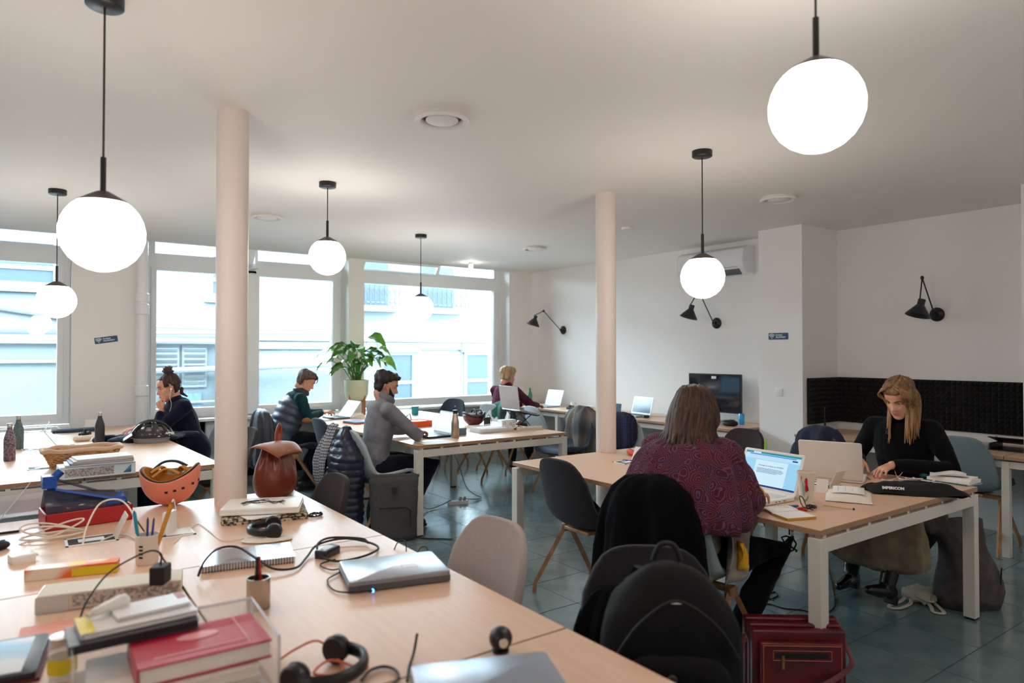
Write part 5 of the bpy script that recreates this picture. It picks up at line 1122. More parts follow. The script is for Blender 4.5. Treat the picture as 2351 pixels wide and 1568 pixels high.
clutter('black cable pouch at the right end of the wall desk', 'cable_pouch', 'pouch', 5.92, 4.40, 0, lambda t: (MB().ell((0, 0, .03), (.06, .09, .035), 18, 10).build('pouch', m_rub, t, disp=.02, dscale=.04), MB().tube(coil((0, .02, .04), .06, 2.2, seed=4), .004, 6).build('cord', m_blackp, t)))
clutter('orange tape reel among the plastic wrap', 'tape_reel', 'tape', 5.80, 4.76, 0, lambda t: (MB().lathe([(.018, 0), (.03, 0), (.03, .02), (.018, .02)], 20, cap=(0, 0)).build('reel', M('orange_tape', (226, 96, 50), r=.4), t), MB().lathe([(.013, 0), (.018, 0), (.018, .02), (.013, .02)], 20, cap=(0, 0)).build('core', m_paper, t)))
clutter('blue drinks can behind the cable pouch', 'drinks_can', 'can', 6.14, 4.42, 0, lambda t: (MB().lathe([(.024, 0), (.031, .008), (.031, .105), (.025, .115)], 24).build('can', M('can_blue', (60, 150, 206), r=.3, m=.3), t), MB().lathe([(.02, .114), (.024, .116)], 20).build('lid', m_chrome, t)))
clutter('beige box under the wrap on the far wall desk', 'flat_box', 'box', 5.90, 4.88, R(5), lambda t: (MB().bx(-.09, .07, -.06, .06, 0, .03).build('box', M('cream_card', (214, 206, 190), r=.7), t, bev=.003), MB().box(-.01, 0, .031, .16, .02, .001).build('tape', m_edge, t)))

# ================================================================= MIDDLE BENCH OBJECTS
p = bpos(950, 972); t = thing('orange_tray', 'bright orange open box on the middle bench', 'box', (3.20, 6.15, TZ), R(4)); m_or = M('orange_card', (226, 92, 30), r=.5)
p0 = atz(952, 980, TZ); t.location = (p0.x, p0.y+.05, TZ)
MB().bx(-.17, .17, -.11, .11, 0, .004).bx(-.17, .17, -.11, -.106, 0, .06).bx(-.17, .17, .106, .11, 0, .06).bx(-.17, -.166, -.11, .11, 0, .06).bx(.166, .17, -.11, .11, 0, .06).build('tray', m_or, t); MB().box(.08, 0, .05, .17, .214, .006).build('lid_flap', m_or, t)
t = thing('folding_easel', 'black and white folded easel behind the orange box', 'easel', (p0.x+.0, p0.y+.22, TZ), R(20)); MB().at(rx=R(-24)).box(0, 0, .05, .13, .004, .075).build('card', m_paper, t); MB().tube([(-.10, 0, 0), (-.08, .02, .10), (-.03, .03, .065), (.04, .03, .075), (.10, .02, .11), (.11, 0, .0)], .007, 6).build('frame', m_rub, t)
t = thing('tablet_folder', 'blue and rust folded tablet case beside the plant', 'case', (2.92, 6.9, TZ), R(10)); MB().rbox(0, 0, 0, .2, .26, .012, r=.01).build('sleeve', M('rust_leather', (170, 72, 44), r=.5), t); MB().rbox(.0, .01, .012, .19, .25, .010, r=.01).build('tablet', M('blue_shell', (110, 140, 170), r=.4), t)
# maroon helmet with visor and buckle
def helmet_shell(m, a=.105, b=.088, c=.10, lo=-.25, keep=None, nu=40, nv=20):
    def fn(u, v): th = 2*pi*u; ph = lo*pi/2+(pi/2-.01-lo*pi/2)*v; return V((a*cos(ph)*cos(th), b*cos(ph)*sin(th), c*sin(ph)))
    return m.grid(fn, nu, nv, keep)
p = atz(1088, 975, TZ); t = thing('maroon_helmet', 'maroon and black helmet resting on the middle bench', 'helmet', (p.x, p.y, TZ+.095), R(-60)); m_mar = M('maroon_shell', (92, 22, 32), r=.3, coat=.5)
o = helmet_shell(MB(), .115, .105, .10, -.1).build('shell', m_mar, t, ang=180, solid=.012); o.rotation_euler = (R(180), 0, 0); MB().tube([(.112*cos(a*pi/14), .102*sin(a*pi/14), .01+.02*sin(a*pi/7)) for a in range(28)], .014, 8, closed=True).build('liner_rim', m_rub, t)
MB().ell((0, 0, -.0), (.085, .075, .03)).build('liner', M('grey_padding', (120, 122, 126), r=.9), t); MB().tube(cr([(-.06, .06, .02), (-.03, .02, .055), (.03, -.02, .06), (.06, -.06, .02)], 5), .008, 6).tube(cr([(.08, .03, .01), (.05, .06, .05), (.0, .08, .05), (-.06, .07, .01)], 5), .008, 6).build('chin_strap', m_rub, t)
for k in range(3): MB().frame((.108*cos(1+k*.5), -.10*sin(1+k*.5), -.035), (0, 0, 1), (cos(1+k*.5), -sin(1+k*.5), 0)).box(0, 0, 0, .018, .028, .008).build('vent', m_rub, t)
p = atz(1122, 990, TZ); t = thing('letter_tray', 'clear letter tray filled with papers on the middle bench', 'tray', (p.x, p.y, TZ), R(-2)); m_acr = M('clear_acrylic', (232, 234, 236), r=.08, alpha=.28, coat=.4)
m = MB(); m.bx(-.17, .17, -.12, .12, 0, .003); m.bx(-.17, .17, -.12, -.117, 0, .055); m.bx(-.17, .17, .117, .12, 0, .055); m.bx(-.17, -.167, -.12, .12, 0, .055); m.bx(.167, .17, -.12, .12, 0, .03); m.build('tray', m_acr, t)
for k in range(9): MB().at((0, 0, .004+k*.004), rz=R(random.uniform(-3, 3))).box(random.uniform(-.01, .01), 0, 0, .29, .2, .003).build('sheet', m_paper, t)
p = atz(1083, 984, TZ); solo(MB().rbox(0, 0, 0, .05, .05, .02, r=.003), 'sticky_notes', 'small pad of pale yellow sticky notes beside the letter tray', 'notepad', M('sticky_yellow', (226, 214, 150), r=.8), (p.x, p.y+.07, TZ), R(12))
p = atz(1121, 977, TZ); t = thing('power_adapter', 'upright black adapter behind the letter tray', 'adapter', (p.x, p.y+.02, TZ), R(25)); MB().bx(-.045, .045, -.015, .015, 0, .085).build('case', m_blackp, t, bev=.004); MB().tube(cr([(0, 0, .085), (.02, 0, .11), (.08, .0, .06), (.12, .02, .004)], 5), .003, 6).build('cable', m_blackp, t)
p = atz(1172, 988, TZ); t = thing('printed_box', 'white cardboard box with line drawings under the raised laptop', 'box', (p.x, p.y+.06, TZ), R(-5)); MB().bx(-.08, .08, -.04, .04, 0, .10).build('box', m_frame, t, bev=.002)
for k, (x, z) in enumerate(((-.05, .07), (-.02, .03), (.02, .06), (.05, .045), (.055, .08))): MB().tube([(x+.012*cos(a*pi/5), -.0412, z+.012*sin(a*pi/5)) for a in range(10)], .0015, 4, closed=True).build('line_drawing', m_rub, t)
p = atz(1190, 985, TZ); cable('cable_tangle', 'black cable heap beside the printed box on the middle bench', coil((p.x, p.y, TZ), .09, 4.5, seed=11, sq=.6)+[V((p.x+.2, p.y+.0, TZ+.01)), V((p.x+.3, p.y+.02, TZ+.006))], .003, m_blackp, k=3)
p = atz(1220, 987, TZ); t = thing('power_strip', 'cream power strip on the middle bench', 'power strip', (p.x, p.y+.03, TZ), R(-12)); MB().rbox(0, 0, 0, .26, .05, .03, r=.006, top=.004).build('case', m_wcable, t)
for k in range(4): MB().cyl((-.09+k*.06, 0, .029), (-.09+k*.06, 0, .0315), .018).build('socket', M('socket_grey', (190, 184, 172), r=.5), t)
p = atz(1205, 975, TZ); t = thing('computer_mouse', 'dark computer mouse with red underside behind the cable heap', 'mouse', (p.x, p.y+.1, TZ), R(60)); MB().ell((0, 0, .018), (.055, .032, .02), 16, 8).build('shell', m_dgrey, t); MB().ell((-.03, 0, .012), (.03, .034, .012), 12, 6).build('side_grip', M('grip_red', (190, 40, 40), r=.5), t)
t = thing('glasses', 'thin wire glasses near the corner of the middle bench', 'glasses', (3.98, 5.22, TZ-.003), R(20)); m = MB()
for s in (-1, 1): m.tube([(.0, s*.035+.026*cos(a*pi/7), .024+.02*sin(a*pi/7)) for a in range(14)], .0012, 4, closed=True); m.tube([(0, s*.062, .03), (.12, s*.06, .012), (.135, s*.06, .004)], .0012, 4)
m.tube([(0, -.009, .03), (0, .009, .03)], .0012, 4).build('frame', m_steel, t)
sheet('loose white sheet at the front corner of the middle bench', bpos(1000, 1016), R(-5), .30, .21, m_paper, curl=.006)
sheet('pale blue card beside the laptop of the bearded man', bpos(1022, 1006), R(3), .16, .08, M('blue_card', (180, 214, 220), r=.6)); p = atz(1068, 1000, TZ)
t = thing('dark_box', 'small blue grey box behind the steel bottle', 'box', (p.x, p.y+.12, TZ), R(0)); MB().bx(-.06, .06, -.05, .05, 0, .06).build('box', M('blue_grey_card', (120, 134, 158), r=.6), t, bev=.003); MB().bx(-.061, .061, -.051, .051, .045, .061).build('lid', M('blue_grey_lid', (130, 144, 168), r=.6), t)
# plant
PB = atz(818, 945, TZ); PB = V((3.22, 7.9, TZ)); r_ = ray(818, 900); fd = 8.35; q = O+r_*(fd/(r_.x*sin(YAW)+r_.y*cos(YAW)))
t = thing('potted_plant', 'large leafy plant in a pale green pot on a wooden stand', 'plant', (q.x, q.y, TZ)); m_pot = M('sage_ceramic', (196, 208, 184), r=.45); m_leaf = M('leaf_green', (84, 150, 52), r=.42, rgb2=(52, 116, 38), vs=20); m_leaf2 = M('leaf_light', (120, 176, 66), r=.4, rgb2=(92, 154, 52), vs=20)
for m_ in (m_leaf, m_leaf2):
    p_ = m_.node_tree.nodes['Principled BSDF']; p_.inputs['Subsurface Weight'].default_value = 0; p_.inputs['Transmission Weight'].default_value = .12
MB().lathe([(.09, .17), (.12, .19), (.142, .25), (.148, .40), (.148, .42), (.140, .42), (.135, .38), (0, .375)], 40, cap=(1, 0)).build('pot', m_pot, t); MB().lathe([(0, .378), (.137, .378), (.137, .384), (0, .392)], 30).build('soil', M('soil', (60, 44, 34), r=1), t)
for k in range(4): a = k*pi/2+.5; MB().box(.125*cos(a), .125*sin(a), .13, .022, .022, .26).build('stand_leg', m_oak, t, bev=.003)
MB().at((0, 0, .16), rz=.5).box(0, 0, 0, .24, .02, .02).box(0, 0, 0, .02, .24, .02).build('stand_cross', m_oak, t, bev=.002)
rl = random.Random(5); camx = V((cos(YAW), -sin(YAW), 0)); camf = V((sin(YAW), cos(YAW), 0))
spec_ = [(-.42, .60, .26), (-.46, .40, .26), (-.30, .28, .22), (-.22, .66, .20), (-.05, .70, .22), (.10, .62, .20), (.22, .82, .30), (.26, .56, .24), (.32, .44, .18), (.44, .42, .24), (-.14, .42, .20), (.05, .40, .18), (-.34, .46, .18), (.16, .48, .2), (-.02, .52, .22), (.36, .62, .18), (-.1, .30, .2)]
for k in range(34):
    if k < len(spec_): lx, lz, L_ = spec_[k]; ly = rl.uniform(-.25, .25)
    else: lx, ly, lz, L_ = rl.uniform(-.35, .35), rl.uniform(-.3, .3), rl.uniform(.25, .7), rl.uniform(.18, .26)
    tip = camx*lx+camf*ly+V((0, 0, .38+lz*.70)); base = V((rl.uniform(-.05, .05), rl.uniform(-.05, .05), .385)); outd = V((tip.x, tip.y, 0)).normalized() if V((tip.x, tip.y, 0)).length > .01 else camx
    s0 = tip-outd*L_*.55+V((0, 0, -.02)); MB().tube(cr([base, base.lerp(s0, .55)+V((0, 0, .06)), s0], 5), [.0055]*5+[.004]*5+[.003], 5).build('stem', m_leaf, t)
    sd = outd.cross(V((0, 0, 1))).normalized(); m = MB(); lean = rl.uniform(-.5, .5); ww = L_*rl.uniform(.20, .27)*1.25
    def lf(u, v):
        s = v*2-1; wd = ww*(sin(pi*min(1, u*.96+.02)**.72))*(1 if u < .97 else .3); c_ = s0+outd*(L_*u)+V((0, 0, .10*L_*4*u*(1-u)-.30*L_*u*u*1.6)); n_ = sd*cos(lean)+V((0, 0, 1))*sin(lean)
        return c_+n_*s*wd+V((0, 0, .25*wd*abs(s)-.006*sin(u*22)*abs(s)))
    m.grid(lf, 14, 8).build('leaf', m_leaf2 if k % 3 == 0 else m_leaf, t, ang=180, solid=.0016)
# ================================================================= FAR LEFT BENCH OBJECTS
m_navyc = M('navy_coat_wool', (24, 32, 62), r=.9, rgb2=(14, 20, 44), vs=10, bump=.3, bs=120, sheen=.15)
def P2(px, py, z=TZ): p = atz(px, py, z); return (p.x, p.y)
p = P2(352, 1018); t = thing('bike_helmet', 'black vented bicycle helmet with visor on the navy jacket', 'helmet', (p[0], p[1]+.08, TZ+.05), R(180-3))
m_bh = M('helmet_black', (26, 26, 28), r=.28, coat=.4)
def vents(u, v):
    a = (u*360) % 360; 
    for c, w in ((0, 12), (38, 9), (322, 9), (75, 10), (285, 10), (120, 11), (240, 11), (180, 12), (150, 7), (210, 7)):
        d = abs((a-c+180) % 360-180)
        if d < w and (.22 < v < .50 or .58 < v < .82): return False
    return True
helmet_shell(MB(), .155, .105, .125, .06, vents, 72, 30).build('shell', m_bh, t, ang=180, solid=.018, bev=0)
MB().ell((0, 0, .0), (.141, .092, .111), 24, 12).build('liner', M('liner_dark', (150, 152, 158), r=.9), t)
MB().tube([(.157*cos(a*pi/16), .107*sin(a*pi/16), .006) for a in range(32)], .010, 8, closed=True).build('rim', m_bh, t)
MB().grid(lambda u, v: V((.14+.075*u, (v-.5)*.17*(1-.35*u), .045-.055*u-.02*(2*v-1)**2)), 6, 12).build('visor', m_bh, t, ang=180, solid=.004)
for y in (-.035, 0, .035): MB().tube([(.150*cos(R(a)), y*1.6*(1-.3*abs(cos(R(a)))), .132*sin(R(a))) for a in range(10, 165, 12)], .007, 6).build('ridge', m_bh, t)
text('SCRAPPER', .026, m_sw, t, (-.105, .098, .030), (R(80), 0, R(180-28)), ext=.001, align='CENTER', bold=.0008)
d = drape('folded_jacket', 'navy wool jacket lying under the black bicycle helmet', 'jacket', (P2(340, 1010)[0], P2(340, 1010)[1]+.04, TZ), R(-4), [(0, 0, 0, .20, .30, .012), (.018, 0, 0, .20, .31, .016), (.035, .0, 0, .17, .28, .018), (.048, 0, 0, .12, .22, .014), (.052, .02, 0, .05, .1, 0)], m_navyc, disp=.03, nf=6)
d.rotation_euler.z = R(0); MB().caps([(.14, .0, .03), (.30, .05, .025), (.38, .02, .02)], [.04, .045, .04], 14, flat=.6, up=(0, 0, 1)).caps([(-.2, 0, .03), (-.34, .02, .035), (-.38, -.06, .03)], [.04, .045, .035], 14, flat=.7, up=(0, 0, 1)).build('sleeve', m_navyc, d, remesh=.008, disp=.02, dscale=.06)
MB().cyl((-.24, -.06, .052), (-.24, -.06, .058), .012).build('button', M('button_bronze', (96, 84, 66), r=.5, m=.5), d)
# basket
p = P2(192, 1075); t = thing('wicker_basket', 'oblong wicker basket with a cloth lining on the far left bench', 'basket', (p[0], p[1]+.12, TZ), R(3)); m_wick = M('wicker', (196, 152, 104), r=.7, rgb2=(160, 116, 72), vs=30)
for k in range(9): z = .006+k*.0125; a = .17+k*.006; b = .09+k*.0045; MB().tube([(a*math.copysign(abs(cos(q))**.7, cos(q)), b*math.copysign(abs(sin(q))**.7, sin(q)), z+.0035*sin(q*22+k*pi)) for q in [2*pi*i/88 for i in range(88)]], .0075, 6, closed=True).build('wicker_band', m_wick, t, ang=180)
MB().loft([[(x, y, .004) for x, y in se(.168, .088, 3, 40)], [(x, y, .012) for x, y in se(.168, .088, 3, 40)]]).build('bottom', m_wick, t)
MB().tube([(.225*math.copysign(abs(cos(q))**.7, cos(q)), .130*math.copysign(abs(sin(q))**.7, sin(q)), .118+.004*sin(q*7)) for q in [2*pi*i/60 for i in range(60)]], .014, 8, closed=True).build('cloth_rim', M('linen_lining', (206, 176, 150), r=.9), t, ang=180, disp=.008, dscale=.04)
MB().loft([[(x, y, z) for x, y in se(a, b, 3, 40)] for a, b, z in ((.215, .122, .116), (.18, .098, .05), (.15, .08, .03))], cap=(0, 1)).build('lining', MC['linen_lining'], t, ang=180)
t = thing('magazine_box', 'white patterned box of magazines in front of the wicker basket', 'box', (P2(225, 1094)[0], P2(225, 1094)[1]+.05, TZ), R(4)); m_mesh = M('perforated_print', (206, 196, 190), r=.6, rgb2=(150, 140, 136), vs=120, det=0)
MB().bx(-.20, .20, -.06, .10, 0, .075).build('box', m_frame, t, bev=.002); MB().bx(-.175, .08, -.0612, -.06, .012, .06).build('print', m_mesh, t); MB().add([(.13, -.0613, .012), (.175, -.0613, .06), (.175, -.0613, .012)], [(0, 1, 2)]).build('blue_corner', M('print_blue', (90, 140, 190), r=.6), t, solid=.0006)
for k, (c, dx, lab) in enumerate((((214, 206, 200), .0, 'cream magazine at the bottom of the far left stack'), ((60, 66, 120), .01, 'blue edged magazine in the far left stack'), ((196, 178, 166), .015, 'tan magazine in the far left stack'), ((230, 226, 222), .02, 'white magazine on top of the far left stack'))):
    book(lab, (t.location.x+.01+dx, t.location.y+.02), R(3+k*2-3), .36-.02*k, .2, .010, M('mag_%d' % k, c, r=.4), z=TZ+.0755+k*.0102, name='magazine', cat='magazine', group='magazines by the wicker basket')
t = thing('zip_pouch', 'dark blue zip pouch at the back of the far left bench', 'pouch', (*P2(172, 991), TZ), R(2)); MB().rbox(0, 0, 0, .36, .17, .03, r=.02, top=.01).build('pouch', M('slate_blue_cloth', (50, 62, 78), r=.9), t, disp=.01, dscale=.05); MB().box(0, -.05, .031, .3, .004, .003).build('zip', m_rub, t)
cable('white_cable', 'thin white cable curling around the blue zip pouch', [atz(x, y, TZ)+V((0, 0, .004)) for x, y in ((212, 990), (150, 998), (128, 996), (115, 988), (125, 981), (140, 986), (152, 994))], .003, m_wcable)
t = thing('bike_light', 'black clamp light with straps beside the black bottle', 'light', (*P2(195, 1003), TZ), R(20)); MB().cyl((-.05, 0, .02), (.05, 0, .03), .013).box(.0, 0, .045, .02, .02, .05).build('body', m_rub, t); MB().tube(coil((0, 0, .02), .045, 1.5, seed=6), .004, 6).build('strap', m_rub, t)
t = thing('glove_roll', 'small rolled cream cloth in front of the black clamp light', 'cloth', (*P2(187, 1013), TZ), R(8)); MB().caps([(-.04, 0, .025), (.05, 0, .025)], .024, 12).build('roll', M('cream_cloth', (222, 212, 196), r=.9), t, disp=.01, dscale=.04); MB().tube([(0, .0245*cos(a*pi/8), .025+.0245*sin(a*pi/8)) for a in range(16)], .003, 5, closed=True).build('band', m_wcable, t)
t = thing('leaning_card', 'small white card leaning beside the black bottle', 'card', (*P2(208, 985), TZ), R(80)); MB().at(ry=R(28)).bx(-.002, .002, -.05, .05, 0, .10).build('card', m_paper, t); MB().bx(0, .04, -.02, .02, 0, .002).build('support', m_paper, t)
for k, (px, py, op, lab) in enumerate(((188, 1021, 0, 'closed socket hatch by the black bottle'), (82, 1031, 0, 'closed socket hatch in the middle of the far left bench'), (100, 1074, 0, 'closed socket hatch beside the wicker basket'), (78, 992, 1, 'open socket hatch at the back of the far left bench'))):
    o = flap((*P2(px, py), TZ), R(3), lab, op)
# jacket/bag behind the bun woman's chair
d = drape('cream_bag', 'cream and black bag hung behind the woman with the hair bun', 'bag', (1.70, 7.15, 0), 0, [(.50, 0, 0, .16, .07, .01), (.62, 0, 0, .18, .09, .015), (.78, 0, 0, .17, .08, .015), (.88, 0, 0, .12, .05, .008), (.90, 0, 0, .05, .02, 0)], M('cream_bag', (214, 200, 178), r=.9, rgb2=(60, 52, 48), vs=6, det=0)); d.location.z = 0
# ================================================================= CLOTHES AND BAGS ON CHAIRS
CO = lambda c, f=.27: None
def on_chair(name, lab, cat, ch, levels, mat, **k):
    return drape(name, lab, cat, ch.location, ch.rotation_euler.z, levels, mat, **k)
on_chair('black_coat', 'long black wool coat hung over the chair of the woman in the shawl', 'coat', CS, [(.10, -.34, .02, .32, .11, .03), (.30, -.34, .02, .31, .115, .03), (.50, -.33, .02, .30, .12, .022), (.66, -.335, .01, .28, .12, .016), (.78, -.345, .01, .25, .115, .012), (.88, -.35, .0, .20, .10, .008), (.93, -.345, 0, .13, .07, .003), (.95, -.34, 0, .04, .025, 0)], M('black_wool', (9, 9, 12), r=.95, spec=.1, bump=.3, bs=200), nf=7, disp=.03)
s_ = on_chair('puffer_jacket', 'navy quilted puffer jacket hung over the chair of the bearded man', 'jacket', CG, [(.06+.0555*(k//3)+(0, .008, .046)[k % 3], -.30, -.02, (.222 if k % 3 else .208)*(1 if k < 33 else 1-.075*(k-32)), (.124 if k % 3 else .110)*(1 if k < 33 else 1-.05*(k-32)), .004) for k in range(43)]+[(.90, -.29, -.02, .04, .03, 0)], M('navy_puffer', (30, 32, 54), r=.38), nf=4, disp=.022)
m_scarf = plaid('woven_scarf', (196, 192, 188), (44, 56, 84), (70, 80, 104), 260, 420)
t = thing('scarf', 'blue and cream woven scarf with fringe beside the navy puffer jacket', 'scarf', CG.location, CG.rotation_euler.z)
MB().grid(lambda u, v: V((-.33-.10*sin(u*2.6)-.03*u+.015*sin(v*9+u*4), .12+(v-.5)*.17*(.8+.5*u)+.06*u, .90-.52*u+.03*sin(min(1, u*6)*pi)*.5)), 24, 16).build('cloth', m_scarf, t, ang=180, solid=.012, disp=.015, dscale=.05)
m = MB()
for k in range(22): y = .18+(k/21-.5)*.22; x = -.38+.02*sin(k); m.tube([(x, y, .39), (x-.01+.006*sin(k*3), y+.006*cos(k*5), .34), (x-.012, y+.01*sin(k*7), .285)], [.006, .005, .003], 5)
m.build('fringe', M('fringe_cream', (226, 212, 188), r=.95), t)
on_chair('dark_jacket', 'dark slate jacket hung over the chair of the man in the vest', 'jacket', CV, [(.22, -.28, -.03, .22, .08, .03), (.40, -.28, -.03, .24, .09, .025), (.60, -.28, -.02, .24, .085, .02), (.78, -.28, 0, .22, .07, .012), (.87, -.285, 0, .17, .05, .006), (.90, -.285, 0, .05, .02, 0)], M('slate_nylon', (50, 54, 66), r=.5, sheen=.1), nf=6, disp=.03)
w_ = on_chair('green_jacket', 'green and black jacket hung on the white shell chair', 'jacket', CW, [(.42, -.28, .03, .20, .07, .03), (.60, -.28, .02, .22, .08, .02), (.78, -.28, 0, .21, .07, .015), (.88, -.285, 0, .16, .05, .006), (.91, -.285, 0, .05, .02, 0)], M('black_green_cloth', (34, 36, 38), r=.8, rgb2=(24, 92, 80), vs=5, det=0), nf=6, disp=.03)
gc = [o for o in S.objects if o.get('label', '').startswith('dark grey shell chair under the grey coat')][0]
on_chair('grey_coat', 'dark grey coat heaped over the chair beside the thin column', 'coat', gc, [(.30, -.26, .03, .24, .09, .03), (.46, -.26, .02, .27, .11, .03), (.62, -.26, 0, .27, .12, .03), (.76, -.27, 0, .25, .11, .025), (.86, -.28, 0, .19, .08, .015), (.92, -.28, 0, .07, .03, 0)], M('grey_coat_wool', (62, 62, 70), r=.9, rgb2=(120, 112, 104), vs=4, det=0), nf=5, disp=.05)
pc = [o for o in S.objects if o.get('label', '').startswith('pale shell chair with a plaid')][0]
on_chair('plaid_jacket', 'dark blue plaid jacket hung on a pale chair right of the thin column', 'jacket', pc, [(.50, -.28, .0, .14, .05, .02), (.62, -.28, .0, .20, .06, .015), (.78, -.28, 0, .21, .06, .01), (.87, -.285, 0, .17, .05, .006), (.90, -.285, 0, .05, .02, 0)], plaid('blue_plaid', (24, 30, 56), (58, 30, 46), (34, 52, 90), 200, 200), nf=5)
on_chair('navy_jacket', 'navy jacket hung on the chair behind the white laptop', 'jacket', CN, [(.45, -.28, .0, .22, .07, .02), (.66, -.28, .0, .24, .08, .015), (.80, -.28, 0, .23, .07, .012), (.885, -.285, 0, .17, .055, .006), (.915, -.285, 0, .05, .02, 0)], m_navyc, nf=5)
# foreground backpack on its chair
CF = chair('dark shell chair under the black backpack in the foreground', F_dark, 1.50, 1.36, R(230))
m_bp = M('black_nylon', (11, 11, 13), r=.8, spec=.25, bump=.25, bs=150); m_bp2 = M('black_strap', (12, 12, 13), r=.6)
t = thing('black_backpack', 'large black backpack with a small white tag in the foreground', 'backpack', (1.50, 1.32, .45), R(-130))
rg = []
for k in range(15):
    u = k/14; z = .02+.43*u; w_2 = .195*(1-.0*u)*(1-max(0, (u-.45)/.56)**2.6*.80); d_ = .13*(1-max(0, (u-.5)/.5)**2.2*.72); rg.append([(x+(.0 if u < .5 else -.03*(u-.5)), y, z) for x, y in se(d_, w_2, 2.8, 48)])
MB().loft(rg).build('body', m_bp, t, ang=180, disp=.012, dscale=.07, sub=1)
rg = [[(.11+x, y, .03+.22*k/8) for x, y in se(.055*(1-max(0, (k/8-.6)/.4)**2*.5), .15*(1-max(0, (k/8-.6)/.4)**2*.4), 3, 36)] for k in range(9)]
MB().loft(rg).build('front_pocket', m_bp, t, ang=180, disp=.008, dscale=.06, sub=1)
MB().tube(cr([(.125, -.16, .24), (.135, -.10, .33), (.115, 0, .385), (.135, .10, .33), (.125, .16, .24)], 5), .004, 6).build('zip', m_bp2, t); MB().tube(cr([(-.06, -.04, .44), (-.06, -.02, .485), (-.06, .02, .485), (-.06, .04, .44)], 4), .008, 8).build('grab_handle', m_bp2, t)
MB().frame((.103, -.0, .375), (0, 1, 0), (.7, 0, .7)).box(0, 0, .004, .030, .008, .002).build('tag', m_sw, t); MB().frame((.168, -.02, .20), (0, 1, 0), (1, 0, 0)).lathe([(.0, .008), (.011, .007), (.013, 0)], 14).build('snap', M('snap_brown', (70, 54, 44), r=.5), t)
for s in (-1, 1): MB().tube(cr([(-.12, s*.07, .40), (-.20, s*.09, .30), (-.19, s*.10, .12), (-.13, s*.12, .04)], 5), .02, 8, flat=.3, up=(1, 0, 0)).build('shoulder_strap', m_bp2, t)
drape('black_sweater', 'black cloth heaped beside the black backpack in the foreground', 'cloth', (1.50, 1.56, .45), R(-20), [(0, 0, 0, .14, .10, .02), (.10, 0, 0, .15, .11, .02), (.22, 0, 0, .12, .09, .02), (.30, 0, 0, .06, .05, .01), (.32, 0, 0, .02, .02, 0)], M('black_jersey', (10, 10, 12), r=.95, spec=.1))
# ================================================================= FLOOR ITEMS
p = atz(892, 1226, 0); t = thing('rolltop_backpack', 'dark grey roll top backpack standing on the floor by the middle bench', 'backpack', (p.x-.03, p.y-.16, 0), R(-112)); m_rt = M('grey_canvas', (74, 73, 73), r=.8, rgb2=(62, 61, 62), vs=120, bump=.2, bs=200)
rg = [[(x-.02*(k/10), y, .0+.50*k/10) for x, y in se(.10*(1-.62*(k/10)**1.5), .175+.025*(k/10), 3.2, 44)] for k in range(11)]
MB().loft(rg).build('body', m_rt, t, ang=180, disp=.014, dscale=.09); MB().bx(-.055, -.025+.03, -.205, .205, .485, .515).build('rolled_top', m_rt, t, bev=.012)
MB().frame((.062, 0, .40), (0, 1, 0), (1, 0, .25)).box(0, 0, 0, .035, .045, .012).build('buckle', m_rub, t); MB().tube([(.10, -.12, .27), (.103, .08, .27), (.108, .12, .25), (.115, .125, .12)], .005, 6).build('zip', m_rub, t)
MB().tube(cr([(-.08, -.14, .45), (-.10, -.2, .2), (-.06, -.16, .02)], 5), .016, 6, flat=.3).build('strap', m_rub, t); MB().tube(cr([(-.02, .12, .03), (.06, .22, .008), (.10, .36, .006), (.14, .45, .006)], 5), .013, 6, flat=.25, up=(0, 0, 1)).build('strap', m_rub, t)
p = atz(2235, 1395, 0); t = thing('grey_tote', 'tall dark taupe backpack slumped by the leg of the right bench', 'bag', (p.x+.02, p.y+.05, 0), R(-122)); m_tp = M('taupe_canvas', (84, 76, 74), r=.9, rgb2=(68, 62, 62), vs=20, bump=.3, bs=160)
rg = [[(x+.02*sin(k*.5), y-.07*(k/10)**2+.03*(k/10), .0+.50*k/10) for x, y in se(.12*(1-.75*(k/10)**1.7), .17+.02*sin(k*.7)-.02*(k/10), 2.8, 44)] for k in range(11)]
MB().loft(rg).build('body', m_tp, t, ang=180, disp=.03, dscale=.10); MB().grid(lambda u, v: V((.0+.02*sin(v*4), -.10-.22*u, .46+.03*u+(v-.5)*.16*(1-u*.7))), 10, 8).build('open_flap', m_tp, t, ang=180, solid=.008, disp=.02, dscale=.06)
MB().loft([[(.09+x, y-.01, .03+.2*k/5) for x, y in se(.035, .12, 3, 30)] for k in range(6)]).build('front_pocket', m_tp, t, ang=180, disp=.014, dscale=.06); MB().tube([(.10, .13, .02), (.115, .135, .25)], .004, 5).build('zip', m_rub, t)
m_string = M('string_cotton', (206, 196, 180), r=.9)
p = atz(2110, 1380, 0); t = thing('string_bag', 'cream cotton bag with long handles dropped on the floor', 'bag', (p.x, p.y, 0), R(10))
MB().ell((.05, .0, .03), (.13, .10, .04), 28, 12).build('cloth', m_string, t, ang=180, disp=.07, dscale=.04)
for pts in ([(.0, .05, .02), (-.10, .02, .01), (-.22, .04, .008), (-.26, .08, .008), (-.22, .10, .008), (-.1, .07, .01), (.02, .06, .03)], [(.02, -.05, .02), (-.06, -.12, .008), (-.14, -.16, .008), (-.16, -.11, .008), (-.08, -.08, .01), (.0, -.02, .03)], [(-.02, 0, .05), (-.08, -.02, .05), (-.05, -.08, .03), (.03, -.05, .06)]):
    MB().tube(cr(pts, 5), .012, 6, flat=.45, up=(0, 0, 1)).build('handle', m_string, t, ang=180)
